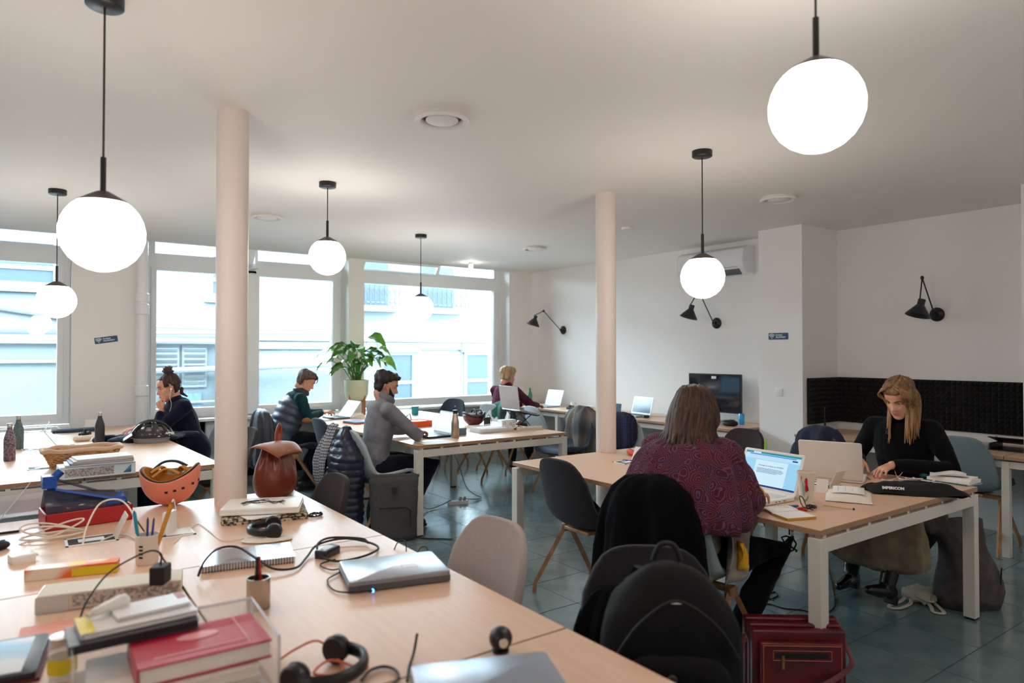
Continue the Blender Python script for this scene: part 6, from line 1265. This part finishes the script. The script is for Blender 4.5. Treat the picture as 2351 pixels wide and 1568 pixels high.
t = thing('black_shoulder_bag', 'small black bag hanging from the chair of the blonde woman', 'bag', (5.0, 2.16, .17), R(40)); MB().loft([[(x, y, .30*k/8) for x, y in se(.05+.02*sin(k*.4), .13*(1-.7*(1-k/8)**3)*(1-.5*(k/8)**3), 2.4, 32)] for k in range(9)]).build('body', m_bp, t, ang=180, disp=.012, dscale=.06); MB().tube(cr([(0, -.06, .28), (-.03, -.03, .5), (-.05, 0, .58), (-.03, .03, .5), (0, .06, .28)], 5), .006, 6).build('strap', m_bp2, t)
# red leather briefcase
m_red = M('oxblood_leather', (104, 18, 26), r=.38, rgb2=(78, 12, 20), vs=12, bump=.08, bs=80); m_brass = M('brass', (168, 132, 72), r=.35, m=1)
t = thing('briefcase', 'oxblood red leather briefcase standing on the floor under the right bench', 'briefcase', (2.70, 1.68, 0), R(-128))
for k, (x0, x1, h_, w_2) in enumerate(((-.09, -.045, .345, .20), (-.04, .0, .335, .195), (.005, .045, .325, .195))): MB().bx(x0, x1, -w_2, w_2, .0, h_).build('compartment', m_red, t, bev=.008)
MB().bx(.046, .078, -.17, .17, .02, .285).build('front_pocket', m_red, t, bev=.008); MB().bx(.078, .080, -.11, .11, .225, .245).build('zip', m_rub, t, bev=.001); MB().bx(.080, .084, -.085, -.075, .18, .235).build('zip_pull', m_brass, t)
m = MB()
for z in (.215, .255): m.tube([(.0795, -.12, z), (.0795, .12, z)], .0012, 4)
for y in (-.12, .12, -.16, .16): m.tube([(.0795, y, .215 if abs(y) < .13 else .03), (.0795, y, .255 if abs(y) < .13 else .275)], .0012, 4)
m.tube([(.0795, -.16, .275), (.0795, .16, .275)], .0012, 4).build('stitching', M('tan_thread', (196, 120, 80), r=.8), t)
MB().tube(cr([(-.02, -.205, .28), (.03, -.24, .22), (.09, -.26, .10), (.10, -.22, .01), (.13, -.1, .008)], 5), .012, 6, flat=.3).tube(cr([(.0, .20, .27), (.06, .21, .2), (.10, .12, .15), (.12, 0, .10), (.10, -.05, .02)], 5), .012, 6, flat=.3).build('strap', m_red, t)
for y in (-.205, .205): MB().tube([(-.02+.014*cos(a*pi/6), y, .27+.018*sin(a*pi/6)) for a in range(12)], .003, 5, closed=True).build('ring', m_brass, t)
# power strip and cables on the floor
a_ = atz(1052, 1157, 0); t = thing('floor_power_strip', 'white double socket strip on the floor under the middle bench', 'power strip', (a_.x, a_.y, 0), R(-20)); MB().rbox(0, 0, 0, .20, .055, .035, r=.008, top=.005).build('case', m_frame, t)
for x in (.04, .0): MB().cyl((x+.02, 0, .03), (x+.03, .0, .07), .018, .013).build('plug', M('plug_grey', (176, 172, 166), r=.5), t)
for k, (pts, lab) in enumerate((([(3.0, 5.6, .66), (3.05, 5.75, .40), (3.02, 5.72, .20), (3.12, 5.72, .02), None], 'pale cable dropping from the middle bench to the left end of the floor strip'), ([(3.5, 6.1, .66), (3.62, 6.0, .4), (3.68, 5.9, .12), (3.82, 5.85, .01), None], 'pale cable looping down to the right end of the floor strip'))):
    e = V((a_.x+(-.08 if k == 0 else .06), a_.y, .045)); cable('power_cable', lab, [V(q) if q else e for q in pts], .005, M('grey_cable', (170, 168, 160), r=.6), k=8)
cable('floor_cable', 'thin black cable on the floor beside the red briefcase', [atz(x, y, 0)+V((0, 0, .004)) for x, y in ((1735, 1405), (1742, 1392), (1765, 1388), (1800, 1398), (1840, 1402), (1880, 1410), (1915, 1395), (1912, 1350), (1900, 1300))], .0035, m_rub)
cable('floor_cable', 'small black cable loop on the floor behind the crossed legs', [atz(x, y, 0)+V((0, 0, .004)) for x, y in ((1750, 1376), (1770, 1376), (1785, 1368), (1778, 1360), (1764, 1368), (1775, 1380))], .0035, m_rub)
t = thing('tied_cable', 'black bundled cable hanging under the right bench', 'cable', (3.42, 2.16, .50)); MB().tube([V((.03*sin(a*1.1), .03*cos(a*.9), -.05+.04*sin(a*.7))) for a in range(26)], .005, 5).tube([(0, 0, 0), (0, 0, .14)], .004, 5).build('cable', m_rub, t); MB().cyl((0, 0, -.06), (0, 0, -.03), .012).build('tie', m_rub, t)

# ================================================================= FOREGROUND DESK OBJECTS
T_ = lambda px, py: (*P2(px, py),)
# leather bag
p = atz(640, 1143, TZ); t = thing('leather_bag', 'tan leather drawstring bag with a flap at the corner of the foreground desk', 'bag', (p.x, p.y+.06, TZ), R(-55)); m_lea = M('tan_leather', (122, 50, 28), r=.36, rgb2=(104, 40, 22), vs=9, bump=.1, bs=90); m_lea2 = M('flap_leather', (156, 92, 56), r=.5, rgb2=(138, 78, 46), vs=10)
prof = ((.0, .070, .098), (.015, .082, .108), (.06, .100, .132), (.12, .098, .130), (.17, .080, .110), (.22, .060, .086), (.25, .052, .076), (.262, .048, .070)); rg = []
for k, (z, a, b) in enumerate(prof): rg.append([((a+(.012*sin(9*q) if z > .16 else .004*sin(5*q)*(z > .03)))*cos(q), (b+(.012*sin(9*q) if z > .16 else 0))*sin(q), z) for q in [2*pi*i/72 for i in range(72)]])
MB().loft(rg).build('body', m_lea, t, ang=180, sub=1)
MB().grid(lambda u, v: V((-.07+.19*u, -.03+(v-.5)*.26*(1-.25*(2*u-1)**2), .275+.014*sin(u*3.1)-.02*u*u-.07*max(0, u-.6)**1.3-.07*max(0, abs(v-.5)-.25)**1.4-.03*max(0, .25-u))), 14, 12).build('flap', m_lea2, t, ang=180, solid=.005)
MB().tube(cr([(-.03, .07, .26), (-.035, .085, .325), (-.03, .068, .365), (-.03, .045, .32), (-.03, .045, .26)], 6), .014, 8, flat=.5).build('handle', M('handle_leather', (150, 62, 28), r=.35), t)
for k in range(3): MB().tube(cr([(-.02, .085, .26-.01*k), (.0, .11+.01*k, .20), (-.01, .12, .08+.02*k), (.0, .13+.02*k, -.0)], 5), .006, 6, flat=.5).build('strap', m_lea, t)
for y in (-.02, .02, .06): MB().ell((.074-.2*abs(y)*.2, y, .235), (.004, .006, .006), 10, 6).build('stud', m_brass, t)
# peach helmet upside down
p = atz(392, 1160, TZ); t = thing('peach_helmet', 'peach coloured helmet lying upside down with mustard padding', 'helmet', (p.x, p.y+.02, TZ), R(-30)); m_pch = M('peach_shell', (232, 140, 112), r=.5); m_mus = M('mustard_padding', (190, 128, 40), r=.9)
def ph(u, v):
    th = 2*pi*u; top = .155+.028*cos(2*th)+.022*max(0, cos(th-.5))**3; z = top*v; zz = z/.20; r = (1-(1-min(1, zz*1.15+.0))**2.3)**.5 if zz < .87 else 1; return V((.138*r*cos(th), .115*r*sin(th), z))
MB().grid(ph, 60, 22).build('shell', m_pch, t, ang=180, solid=.004)
MB().grid(lambda u, v: ph(u, .18+.80*v)*.0+V((ph(u, .15+.84*v).x*.90, ph(u, .15+.84*v).y*.90, ph(u, .15+.84*v).z+.006)), 48, 14).build('liner', m_mus, t, ang=180, solid=.010)
MB().tube([(ph(a/48, 1).x*.94, ph(a/48, 1).y*.94, ph(a/48, 1).z) for a in range(48)], .0065, 6, closed=True).build('edge_trim', m_rub, t)
for a0 in (0, 2.1, 4.2): MB().tube(cr([(.11*cos(a0), .09*sin(a0), .15), (.06*cos(a0+.5), .05*sin(a0+.5), .185), (.09*cos(a0+1.3), .07*sin(a0+1.3), .16)], 6), .014, 8, flat=.4, up=(0, 0, 1)).build('padding_strap', m_mus, t)
MB().tube(cr([(-.10, .02, .16), (-.06, .06, .20), (.0, .07, .205), (.06, .05, .185)], 6), .012, 8, flat=.4).build('chin_strap', m_rub, t)
for k, a in enumerate((-1.9, -1.6, -1.3, -.9, -.5)):
    q = ph((a+.5)/(2*pi) % 1, .62); n_ = V((q.x, q.y*1.3, 0)).normalized(); MB().frame(q+n_*.0035, (0, 0, 1), n_).box(0, 0, 0, .010, .014, .003).build('vent', m_rub, t)
# closed white laptop on patterned sleeve
m_pat = M('pebble_fabric', (206, 188, 160), r=.9, rgb2=(44, 40, 38), vs=70, det=1)
c1 = atz(608, 1185, TZ); t = thing('laptop_sleeve', 'patterned padded sleeve under the white closed laptop', 'sleeve', (c1.x, c1.y, TZ), R(-14)); MB().rbox(0, 0, 0, .37, .26, .028, r=.03, top=.01).build('sleeve', m_pat, t, disp=.006, dscale=.05); MB().tube([(-.17, -.128, .015), (.17, -.128, .015)], .003, 5).build('zip', m_rub, t)
sheet('white sheet sticking out under the white closed laptop', (c1.x-.03, c1.y-.0), R(10), .21, .29, m_paper, z=TZ+.0285, n=3)
t = closed_laptop('white closed laptop with a line sketch on its lid', (c1.x-.005, c1.y+.005), R(-22), .24, .34, .026, m_wplas, m_wplas, z=TZ+.033); t.rotation_euler.z = R(66)
m = MB(); rs = random.Random(2)
for k in range(7): m.tube(cr([(rs.uniform(-.06, .06)+.02*sin(q), -.09+q*.045+rs.uniform(-.01, .01), .0302) for q in range(5)], 5), .0011, 4)
m.tube([(.02+.03*cos(a*pi/9), .03+.025*sin(a*pi/9), .0302) for a in range(15)], .0012, 4).build('line_drawing', M('ink_dark', (70, 66, 70), r=.7), t)
c2 = atz(615, 1232, TZ); headphones('black folding headphones beside the patterned sleeve', (c2.x-.0, c2.y+.01), R(165), m_blackp, M('black_leatherette', (14, 14, 15), r=.5), r=.07)
c3 = atz(612, 1240, TZ); solo(MB().ell((0, 0, .006), (.10, .05, .008), 24, 8), 'cream_cloth', 'small crumpled cream cloth under the black folding headphones', 'cloth', M('cream_cloth', (222, 212, 196), r=.9), (c3.x, c3.y-.01, TZ), R(-20), disp=.015, dscale=.03)
pp = atz(722, 1186, TZ); cable('cable_tangle', 'small black cable coil at the desk edge beside the sleeve', coil((pp.x, pp.y, TZ), .035, 3, seed=15), .0028, m_rub, k=3)
# spiral notebook
c4 = atz(572, 1288, TZ); t = thing('spiral_notebook', 'spiral notebook with glossy silver blue cover on the foreground desk', 'notebook', (c4.x, c4.y+.02, TZ), R(-12)); MB().bx(-.155, .155, -.10, .10, .002, .020).build('pages', m_paper, t); MB().bx(-.157, .157, -.102, .102, .020, .0215).build('cover', M('silver_blue_card', (190, 208, 224), r=.15, rgb2=(206, 216, 226), vs=14), t); MB().bx(-.10, .03, -.101, .101, .0216, .0221).build('grey_band', M('grey_card', (138, 134, 136), r=.2), t)
m = MB()
for k in range(32): x = -.148+k*.0095; m.tube([(x, -.103+.009*cos(a*pi/4), .0115+.013*sin(a*pi/4)) for a in range(8)], .0013, 4, closed=True)
m.build('spiral_binding', m_rub, t)
# big grey closed laptop and its cables
cA = atz(925, 1325, TZ); t = closed_laptop('grey closed laptop with a sticker on the foreground desk', (cA.x-.02, cA.y+.03), R(0), .25, .335, .032, m_dgrey, M('brushed_grey', (150, 150, 156), r=.28, m=.6)); t.rotation_euler.z = R(-104)
MB().box(.02, .05, .0354, .035, .05, .0006).build('sticker', M('sticker_grey', (196, 192, 192), r=.4), t)
pts = [(455, 1325, .012), (470, 1290, .05), (500, 1262, .05), (545, 1258, .04), (590, 1285, .028), (630, 1308, .012), (680, 1305, .006), (705, 1280, .006), (730, 1252, .02), (790, 1238, .02), (850, 1248, .01), (868, 1262, .006), (830, 1280, .006), (770, 1290, .006), (735, 1275, .012), (730, 1250, .03), (760, 1236, .02), (830, 1238, .012), (845, 1248, .006)]
cable('power_lead', 'thick black power lead looping across the foreground desk', [atz(x, y, TZ+z)+V((0, 0, .003)) for x, y, z in pts], .0042, m_rub, k=7, n=7)
cable('charger_cable', 'thin black charger cable plugged into the grey closed laptop', [atz(x, y, TZ)+V((0, 0, z)) for x, y, z in ((770, 1290, .01), (735, 1300, .006), (760, 1312, .006), (790, 1308, .006), (780, 1318, .006), (752, 1335, .006), (765, 1358, .006), (800, 1366, .008), (852, 1366, .014))], .0028, m_rub)
a_ = atz(857, 1366, TZ); t = thing('plug', 'lit blue barrel plug at the side of the grey closed laptop', 'plug', (a_.x, a_.y, TZ+.014)); MB().cyl((-.012, 0, 0), (.012, .004, 0), .005).build('barrel', m_rub, t); MB().cyl((-.004, 0, 0), (.0, .0013, 0), .0056).build('light_ring', emit('blue_led', (60, 140, 255), 4), t)
pA = atz(752, 1275, TZ); t = thing('power_brick', 'black power brick inside the loops of the black lead', 'adapter', (pA.x, pA.y, TZ), R(35)); MB().rbox(0, 0, 0, .10, .05, .030, r=.008, top=.006).build('case', M('brick_black', (40, 42, 46), r=.25), t); MB().box(0, 0, .0303, .05, .03, .0006).build('label', M('brick_label', (150, 152, 158), r=.4), t)
for k, (xs, lab) in enumerate((((905, 1262), 'left thin dark cable arch at the desk edge'), ((955, 1278), 'right thin dark cable arch at the desk edge'))):
    x, y = xs; cable('cable_arch', lab, [atz(x, y, TZ), atz(x+10, y-8, TZ)+V((0, 0, .02)), atz(x+25, y-8, TZ)+V((0, 0, .02)), atz(x+28, y+4, TZ)], .0022, m_rub)
# laptop at the bottom edge
c5 = atz(1100, 1548, TZ+.06); t = closed_laptop('silver laptop lying on a white box at the bottom edge of the desk', (c5.x-.02, c5.y-.07), R(0), .22, .31, .022, m_dgrey, M('blue_silver', (150, 158, 172), r=.25, m=.5), z=TZ+.055); t.rotation_euler.z = R(-112)
text('hp' if 0 else '', .02, m_rub, t, (0, 0, .03), (0, 0, 0)) if 0 else None
t2 = thing('white_box', 'white box under the silver laptop at the bottom edge', 'box', (c5.x-.02, c5.y-.08, TZ), R(-22)); MB().bx(-.13, .13, -.09, .09, 0, .05).build('box', m_frame, t2, bev=.004); MB().bx(-.131, .131, -.091, .091, .034, .052).build('lid', m_paper, t2, bev=.002)
cable('dark_cable', 'dark cable running down beside the silver laptop at the bottom edge', [atz(x, y, TZ)+V((0, 0, z)) for x, y, z in ((958, 1500, .05), (950, 1510, .012), (940, 1535, .004), (935, 1568, .004))], .0035, m_rub)
p = atz(1145, 1508, TZ); t = thing('webcam', 'small round black webcam behind the silver laptop', 'webcam', (p.x+.02, p.y+.02, TZ), R(20)); MB().ell((0, 0, .035), (.03, .03, .03), 20, 12).build('body', m_blackp, t); MB().lathe([(.02, 0), (.022, .008), (.01, .012)], 20).build('foot', m_rub, t); MB().cyl((-.02, -.022, .035), (-.022, -.025, .035), .012).build('lens', m_chrome, t)
# second headphones with orange cable
c6 = atz(745, 1555, TZ); headphones('large black headphones with orange cable at the bottom edge', (c6.x, c6.y-.01), R(-55), m_blackp, M('black_leatherette', (14, 14, 15), r=.5), r=.085)
cable('orange_cable', 'orange cable tangled around the large headphones', [atz(x, y, TZ)+V((0, 0, z)) for x, y, z in ((640, 1520, .004), (680, 1508, .02), (730, 1508, .04), (770, 1525, .02), (790, 1550, .01), (760, 1560, .01), (720, 1565, .02), (760, 1545, .03), (830, 1555, .02), (845, 1540, .01), (830, 1530, .004))], .003, M('orange_wire', (206, 96, 62), r=.5))
cable('dark_cable', 'dark cable loop beside the large headphones', [atz(x, y, TZ)+V((0, 0, .006)) for x, y in ((830, 1568), (850, 1545), (880, 1536), (905, 1542), (915, 1560), (900, 1580))], .004, M('dark_grey_cable', (70, 64, 62), r=.6))
# red and blue desk organiser
p = atz(200, 1203, TZ); t = thing('desk_organiser', 'red storage box with a blue and smoky translucent lid', 'box', (p.x, p.y+.06, TZ), R(6)); m_rp = M('red_plastic2', (170, 30, 32), r=.35); m_bl = M('blue_translucent', (20, 80, 170), r=.25, alpha=.85); m_sm = M('smoke_plastic', (60, 64, 84), r=.2, alpha=.6)
m = MB(); m.bx(-.165, .165, -.10, .10, 0, .006); m.bx(-.165, .165, -.10, -.092, 0, .07); m.bx(-.165, .165, .092, .10, 0, .07); m.bx(-.165, -.157, -.10, .10, 0, .07); m.bx(.157, .165, -.10, .10, 0, .07); m.build('tray', m_rp, t, bev=.002)
m = MB().add([(-.16, -.085, .07), (.15, -.085, .07), (.12, -.04, .12), (-.16, -.0, .16)], [(0, 1, 2, 3)]).add([(-.16, .085, .07), (.15, .085, .07), (.12, .04, .12), (-.16, .0, .16)], [(0, 1, 2, 3)]).build('side_panel', m_sm, t, solid=.004)
MB().tube([(-.15, -.03, .17), (.14, -.07, .085)], .016, 4, flat=.4).tube([(-.15, -.03, .19), (-.10, -.03, .24)], .02, 4, flat=.8).add([(.06, -.08, .08), (.15, -.08, .08), (.13, -.05, .13)], [(0, 1, 2)]).box(-.145, -.03, .20, .05, .06, .05).build('blue_frame', m_bl, t, solid=.003, ang=20); MB().tube([(-.12, .04, .20), (.13, .02, .09)], .006, 4).build('clear_strut', m_sm, t)
p = atz(60, 1190, TZ); t = thing('clear_stand', 'frosted acrylic stand at the left edge behind the cable coils', 'stand', (p.x-.02, p.y+.06, TZ), R(4)); MB().at(rx=R(-12)).bx(-.17, .15, -.002, .002, 0, .10).build('panel', M('frosted', (214, 206, 208), r=.4, alpha=.45), t); MB().bx(-.17, .15, 0, .08, 0, .003).build('base', MC['frosted'], t); MB().tube([(-.08, -.03, .0), (.04, -.01, .16)], .006, 4, flat=.3).build('edge_strip', M('clear_edge', (226, 226, 230), r=.2, alpha=.7), t)
# cable coils and charger
p = atz(125, 1235, TZ); pts = []
for k in range(42): a = k*.62; rr = .10+.04*nz(k*.3, 2); pts.append(V((p.x+rr*cos(a), p.y+rr*.55*sin(a), TZ+.012+.05*max(0, sin(a*.5+k*.07))**2)))
cable('cream_cable', 'big coil of cream charger cable on the foreground desk', pts, .0036, m_wcable, k=4, n=7)
cable('cream_cable', 'cream cable arching from the socket hatch to the white charger', [atz(x, y, TZ)+V((0, 0, z)) for x, y, z in ((190, 1250, .0), (200, 1235, .05), (230, 1215, .11), (275, 1212, .12), (305, 1225, .08), (315, 1250, .02))], .0036, m_wcable, k=8, n=7)
cable('cream_cable', 'cream cable resting between the hatch and the pen cup', [atz(x, y, TZ)+V((0, 0, .006)) for x, y in ((232, 1245), (260, 1234), (290, 1232), (312, 1240))], .0036, m_wcable)
p = atz(50, 1288, TZ); t = thing('white_charger', 'white charger brick lying beside the cable coil', 'adapter', (p.x, p.y, TZ), R(12)); MB().rbox(0, 0, 0, .075, .075, .028, r=.012, top=.006).build('case', m_wplas, t); MB().cyl((.037, 0, .014), (.05, 0, .014), .004).build('cable_stub', m_wcable, t)
p = atz(210, 1240, TZ); flap((p.x, p.y, TZ), R(0), 'open socket hatch beside the cable coil on the foreground desk', 1)
p = atz(390, 1226, TZ); flap((p.x, p.y, TZ), R(0), 'open socket hatch under the upright white charger', 0)
t = thing('upright_charger', 'white charger standing upright in the socket hatch behind the pencils', 'adapter', (p.x, p.y+.01, TZ+.004), R(-35)); MB().rbox(0, 0, 0, .03, .078, .09, r=.012, top=.006).build('case', m_wplas, t, bev=0); MB().tube(cr([(0, 0, .088), (.0, .03, .13), (0, .05, .10), (.01, .06, .0)], 6), .003, 6).build('cable', m_wcable, t)
cable('white_cable', 'thin white cable running to the headphones', [atz(x, y, TZ)+V((0, 0, .003)) for x, y in ((400, 1248), (430, 1220), (455, 1205), (480, 1220), (510, 1242), (560, 1238))], .0018, m_wcable)
# pen cup and pens
p = atz(340, 1296, TZ); t = thing('pen_cup', 'white pen cup with black print', 'cup', (p.x, p.y+.02, TZ)); MB().lathe([(.034, 0), (.037, .006), (.040, .105), (.037, .105), (.034, .008), (0, .006)], 32, cap=(1, 0)).build('cup', M('cup_white', (226, 216, 204), r=.5), t)
for k in range(4): a = math.atan2(-p.y, -p.x)-.55; MB().frame((.0385*cos(a), .0385*sin(a), .03+.013*k), (-sin(a), cos(a), 0), (cos(a), sin(a), 0)).box(0, 0, 0, .014, .007, .001).build('print', m_rub, t)
for k, (dx, dy, ln, r_, c, lab, tl) in enumerate(((-.018, .01, .17, .006, (20, 140, 170), 'turquoise marker in the pen cup', (-.15, .12)), (-.002, -.0, .145, .004, (40, 60, 130), 'dark blue pen in the pen cup', (.02, -.05)), (.01, .012, .14, .004, (60, 80, 160), 'blue capped pen in the pen cup', (.1, .1)), (.016, -.004, .21, .008, (206, 140, 30), 'orange wooden ruler stick in the pen cup', (.34, .0)))):
    q = thing('pen', lab, 'pen', (p.x+dx, p.y+.02+dy, TZ+.012)); dr = V((tl[0]*cos(YAW), -tl[0]*sin(YAW)+tl[1]*.3, 1)).normalized()
    MB().cyl((0, 0, 0), dr*ln, r_, n=8 if k != 3 else 4).build('barrel', M('pen_%d' % k, c, r=.35), q); MB().cyl(dr*ln, dr*(ln+.008), r_*.8, r_*.3, n=8).build('end_cap', M('pen_end_%d' % k, tuple(int(v*.7) for v in c), r=.35), q)
# sweets box, magazine box, black charger
p = atz(170, 1325, TZ); t = thing('fruit_print_box', 'long orange and yellow fruit printed box on the foreground desk', 'box', (p.x+.0, p.y+.03, TZ), R(-14)); m_fp = M('orange_fruit_print', (240, 228, 210), r=.4, rgb2=(232, 110, 40), vs=14, det=0)
MB().bx(-.135, .135, -.028, .028, 0, .038).build('box', m_fp, t, bev=.002); MB().bx(.0, .136, -.0285, -.0275, .002, .030).build('yellow_panel', M('yellow_print2', (226, 200, 30), r=.4), t); MB().lathe([(.026, .0382), (.026, .0386)], 24, c=(.01, 0, 0)).build('yellow_roundel', MC['yellow_print2'], t)
p = atz(275, 1385, TZ); t = thing('white_storage_box', 'long clear fronted paper box under the fruit printed box', 'box', (p.x-.01, p.y+.06, TZ), R(-12)); MB().bx(-.19, .19, -.06, .06, 0, .05).build('box', M('cream_card', (214, 206, 190), r=.7), t, bev=.003); MB().bx(-.10, .185, -.0612, -.0600, .01, .044).build('mesh_print', m_mesh, t); MB().bx(-.192, -.11, -.062, .062, -.0, .047).build('clear_end', M('clear_edge', (226, 226, 230), r=.2, alpha=.7), t)
p = atz(372, 1345, TZ+.05); t = thing('black_charger', 'square black charger standing on the long paper box', 'adapter', (p.x, p.y+.03, TZ+.051), R(-30)); MB().bx(-.022, .022, -.03, .03, 0, .055).build('case', m_rub, t, bev=.004); MB().tube(cr([(0, 0, .055), (0, -.0, .09), (-.05, .02, .09), (-.13, -.03, .05), (-.15, -.12, .0), (-.145, -.18, -.04)], 6), .0028, 6).build('cable', m_rub, t)
# pens lying, black box at left edge
p = atz(10, 1226, TZ); t = thing('pen', 'black ballpoint pen lying at the left edge of the foreground desk', 'pen', (p.x, p.y, TZ+.005), R(0)); MB().cyl((-.07, 0, 0), (.05, 0, 0), .005).build('barrel', m_rub, t); MB().cyl((.05, 0, 0), (.065, 0, 0), .005, .001).build('tip', m_chrome, t)
p = atz(2, 1262, TZ); t = thing('computer_mouse', 'black computer mouse cut by the left edge of the picture', 'mouse', (p.x-.02, p.y, TZ), R(30)); MB().ell((0, 0, .014), (.055, .032, .022), 16, 8).build('shell', m_rub, t); MB().box(.03, 0, .033, .014, .004, .004).build('wheel', m_dgrey, t)
# --- acrylic tray stack with books
c = atz(395, 1590, TZ); RZ = R(-3); t = thing('acrylic_tray', 'clear acrylic letter tray holding books at the bottom left', 'tray', (c.x, c.y, TZ), RZ)
m_ac = M('tray_acrylic', (236, 238, 240), r=.05, alpha=.22, coat=.6); m = MB()
m.bx(-.19, .20, -.14, .14, .0, .004); m.bx(-.19, .20, .136, .14, 0, .13); m.bx(.196, .20, -.14, .14, 0, .13); m.bx(-.19, -.186, -.14, .14, 0, .13); m.build('tray', m_ac, t, bev=.001)
MB().tube([(.198, -.14, .13), (.198, .138, .13), (-.188, .138, .13)], .0035, 6).tube([(.198, -.14, 0), (.198, -.14, .13)], .0035, 6).tube([(.198, .138, 0), (.198, .138, .13)], .0035, 6).build('polished_edge', M('clear_edge', (226, 226, 230), r=.2, alpha=.7), t)
def onr(dx, dy): return (c.x+dx*cos(RZ)-dy*sin(RZ), c.y+dx*sin(RZ)+dy*cos(RZ))
z = TZ+.005
for k, (lab, col, sx, sy, hh, dx, dy, r_) in enumerate((('pale grey book at the bottom of the acrylic tray', (200, 190, 182), .35, .25, .022, 0, 0, 0), ('cream book second from the bottom of the acrylic tray', (222, 212, 198), .34, .24, .018, -.01, 0, 2), ('stack of ivory pages in the acrylic tray', (230, 222, 212), .33, .24, .020, .0, .0, -1), ('thick crimson book on the pile in the acrylic tray', (186, 34, 62), .27, .19, .042, .055, -.005, 2))):
    b_ = book(lab, onr(dx, dy), RZ+R(r_), sx, sy, hh, M('bk_%d' % k, col, r=.35), z=z, group=None); z += hh+.0008
    if k == 3:
        MB().loft([[(x+.0, y+.02, hh+zz) for x, y in se(.045, .022, 2, 24)] for zz in (.0004, .001)]).build('emblem', M('emblem_pink', (226, 150, 150), r=.4), b_)
        MB().box(.0, -.06, hh+.0006, .2, .006, .0006).box(.09, 0, hh+.0006, .004, .17, .0006).build('cover_line', M('emblem_pink', (226, 150, 150), r=.4), b_)
zt = TZ+.112
q = onr(-.07, .11); book('dark slate tablet case across the acrylic tray', q, RZ+R(4), .26, .13, .020, M('slate_case', (48, 50, 58), r=.3), z=zt, name='tablet_case', cat='case', page=M('slate_inner', (30, 30, 34), r=.5))
q = onr(-.06, .13); bm = book('white and yellow magazine on the dark tablet case', q, RZ+R(6), .24, .12, .012, M('mag_white', (226, 222, 220), r=.3), z=zt+.021, name='magazine', cat='magazine')
MB().box(-.105, 0, .0125, .03, .115, .0006).build('yellow_edge', M('yellow_print2', (226, 200, 30), r=.4), bm); MB().box(.02, .01, .0125, .13, .05, .0006).build('blue_picture', M('mag_blue', (120, 146, 190), r=.3, rgb2=(190, 206, 226), vs=18), bm)
q = onr(-.03, .155); bm2 = book('white booklet with a red corner on top of the magazine', q, RZ+R(9), .16, .09, .008, M('mag_w2', (232, 230, 230), r=.3), z=zt+.034, name='booklet', cat='booklet'); MB().box(.07, .02, .0085, .018, .04, .0006).build('red_corner', m_rp, bm2)
q = onr(-.115, .17); t = thing('tape_dispenser', 'small rounded white dispenser lying on the magazine', 'dispenser', (*q, zt+.034), R(25)); MB().caps([(-.035, 0, .013), (.03, 0, .017)], [.009, .018], 14).build('body', m_wplas, t); MB().box(-.045, 0, .010, .012, .014, .01).build('tip', M('cream_card', (214, 206, 190), r=.7), t)
q = atz(175, 1450, TZ); t = thing('pink_folder', 'salmon pink folder lying left of the acrylic tray', 'folder', (q.x, q.y+.0, TZ), R(-4)); MB().bx(-.13, .13, -.10, .10, 0, .003).build('back', M('salmon_card', (226, 150, 132), r=.6), t); MB().at((0, 0, .004), ry=R(-1)).bx(-.128, .13, -.098, .085, 0, .002).build('front', M('salmon_card', (226, 150, 132), r=.6), t)
q = atz(20, 1530, TZ); t = thing('tablet_screen', 'tablet with a blue and white display at the bottom left corner', 'tablet', (q.x-.02, q.y+.01, TZ+.01), R(-8)); MB().rbox(0, 0, 0, .18, .25, .012, r=.012, top=.002).build('case', M('dark_navy_case', (30, 36, 52), r=.3), t); MB().box(-.01, 0, .0126, .14, .22, .0008).build('display', M('glossy_card', (170, 208, 232), r=.1, rgb2=(228, 232, 234), vs=7, det=0), t); MB().bx(-.095, .098, -.13, .13, -.009, -.001).build('maroon_backing', M('maroon_card', (90, 26, 40), r=.6), t)
q = atz(593, 1395, TZ); t = thing('metal_pot', 'small brushed metal pot of pens behind the acrylic tray', 'pot', (q.x, q.y, TZ)); MB().lathe([(.032, 0), (.034, .004), (.034, .09), (.031, .09), (.031, .006), (0, .005)], 28, cap=(1, 0)).build('pot', m_steel, t)
for k, (dx, tl, col, lab) in enumerate(((-.012, .1, (20, 20, 22), 'black marker in the small metal pot'), (.012, -.12, (180, 30, 30), 'red pen in the small metal pot'))):
    u_ = thing('pen', lab, 'pen', (q.x+dx, q.y, TZ+.01)); MB().cyl((0, 0, 0), (tl*.1, 0, .125), .006).build('barrel', M('potpen_%d' % k, col, r=.3), u_); MB().cyl((tl*.1, 0, .125), (tl*.1, 0, .14), .007).build('cap', m_rub if k == 0 else m_rp, u_)
q = atz(120, 1560, TZ); t = thing('glass_jar', 'small clear jar with a yellow label at the bottom left', 'jar', (q.x+.02, q.y+.0, TZ)); MB().lathe([(.028, 0), (.03, .004), (.03, .075), (.024, .085), (.022, .085), (.027, .074), (.027, .006), (0, .005)], 24, cap=(1, 0)).build('glass', m_ac, t); MB().lathe([(.0305, .015), (.0305, .05)], 24, cap=(0, 0)).build('label_band', MC['yellow_print2'], t); MB().lathe([(.027, .082), (.027, .097), (.0, .098)], 24).build('lid', m_steel, t)
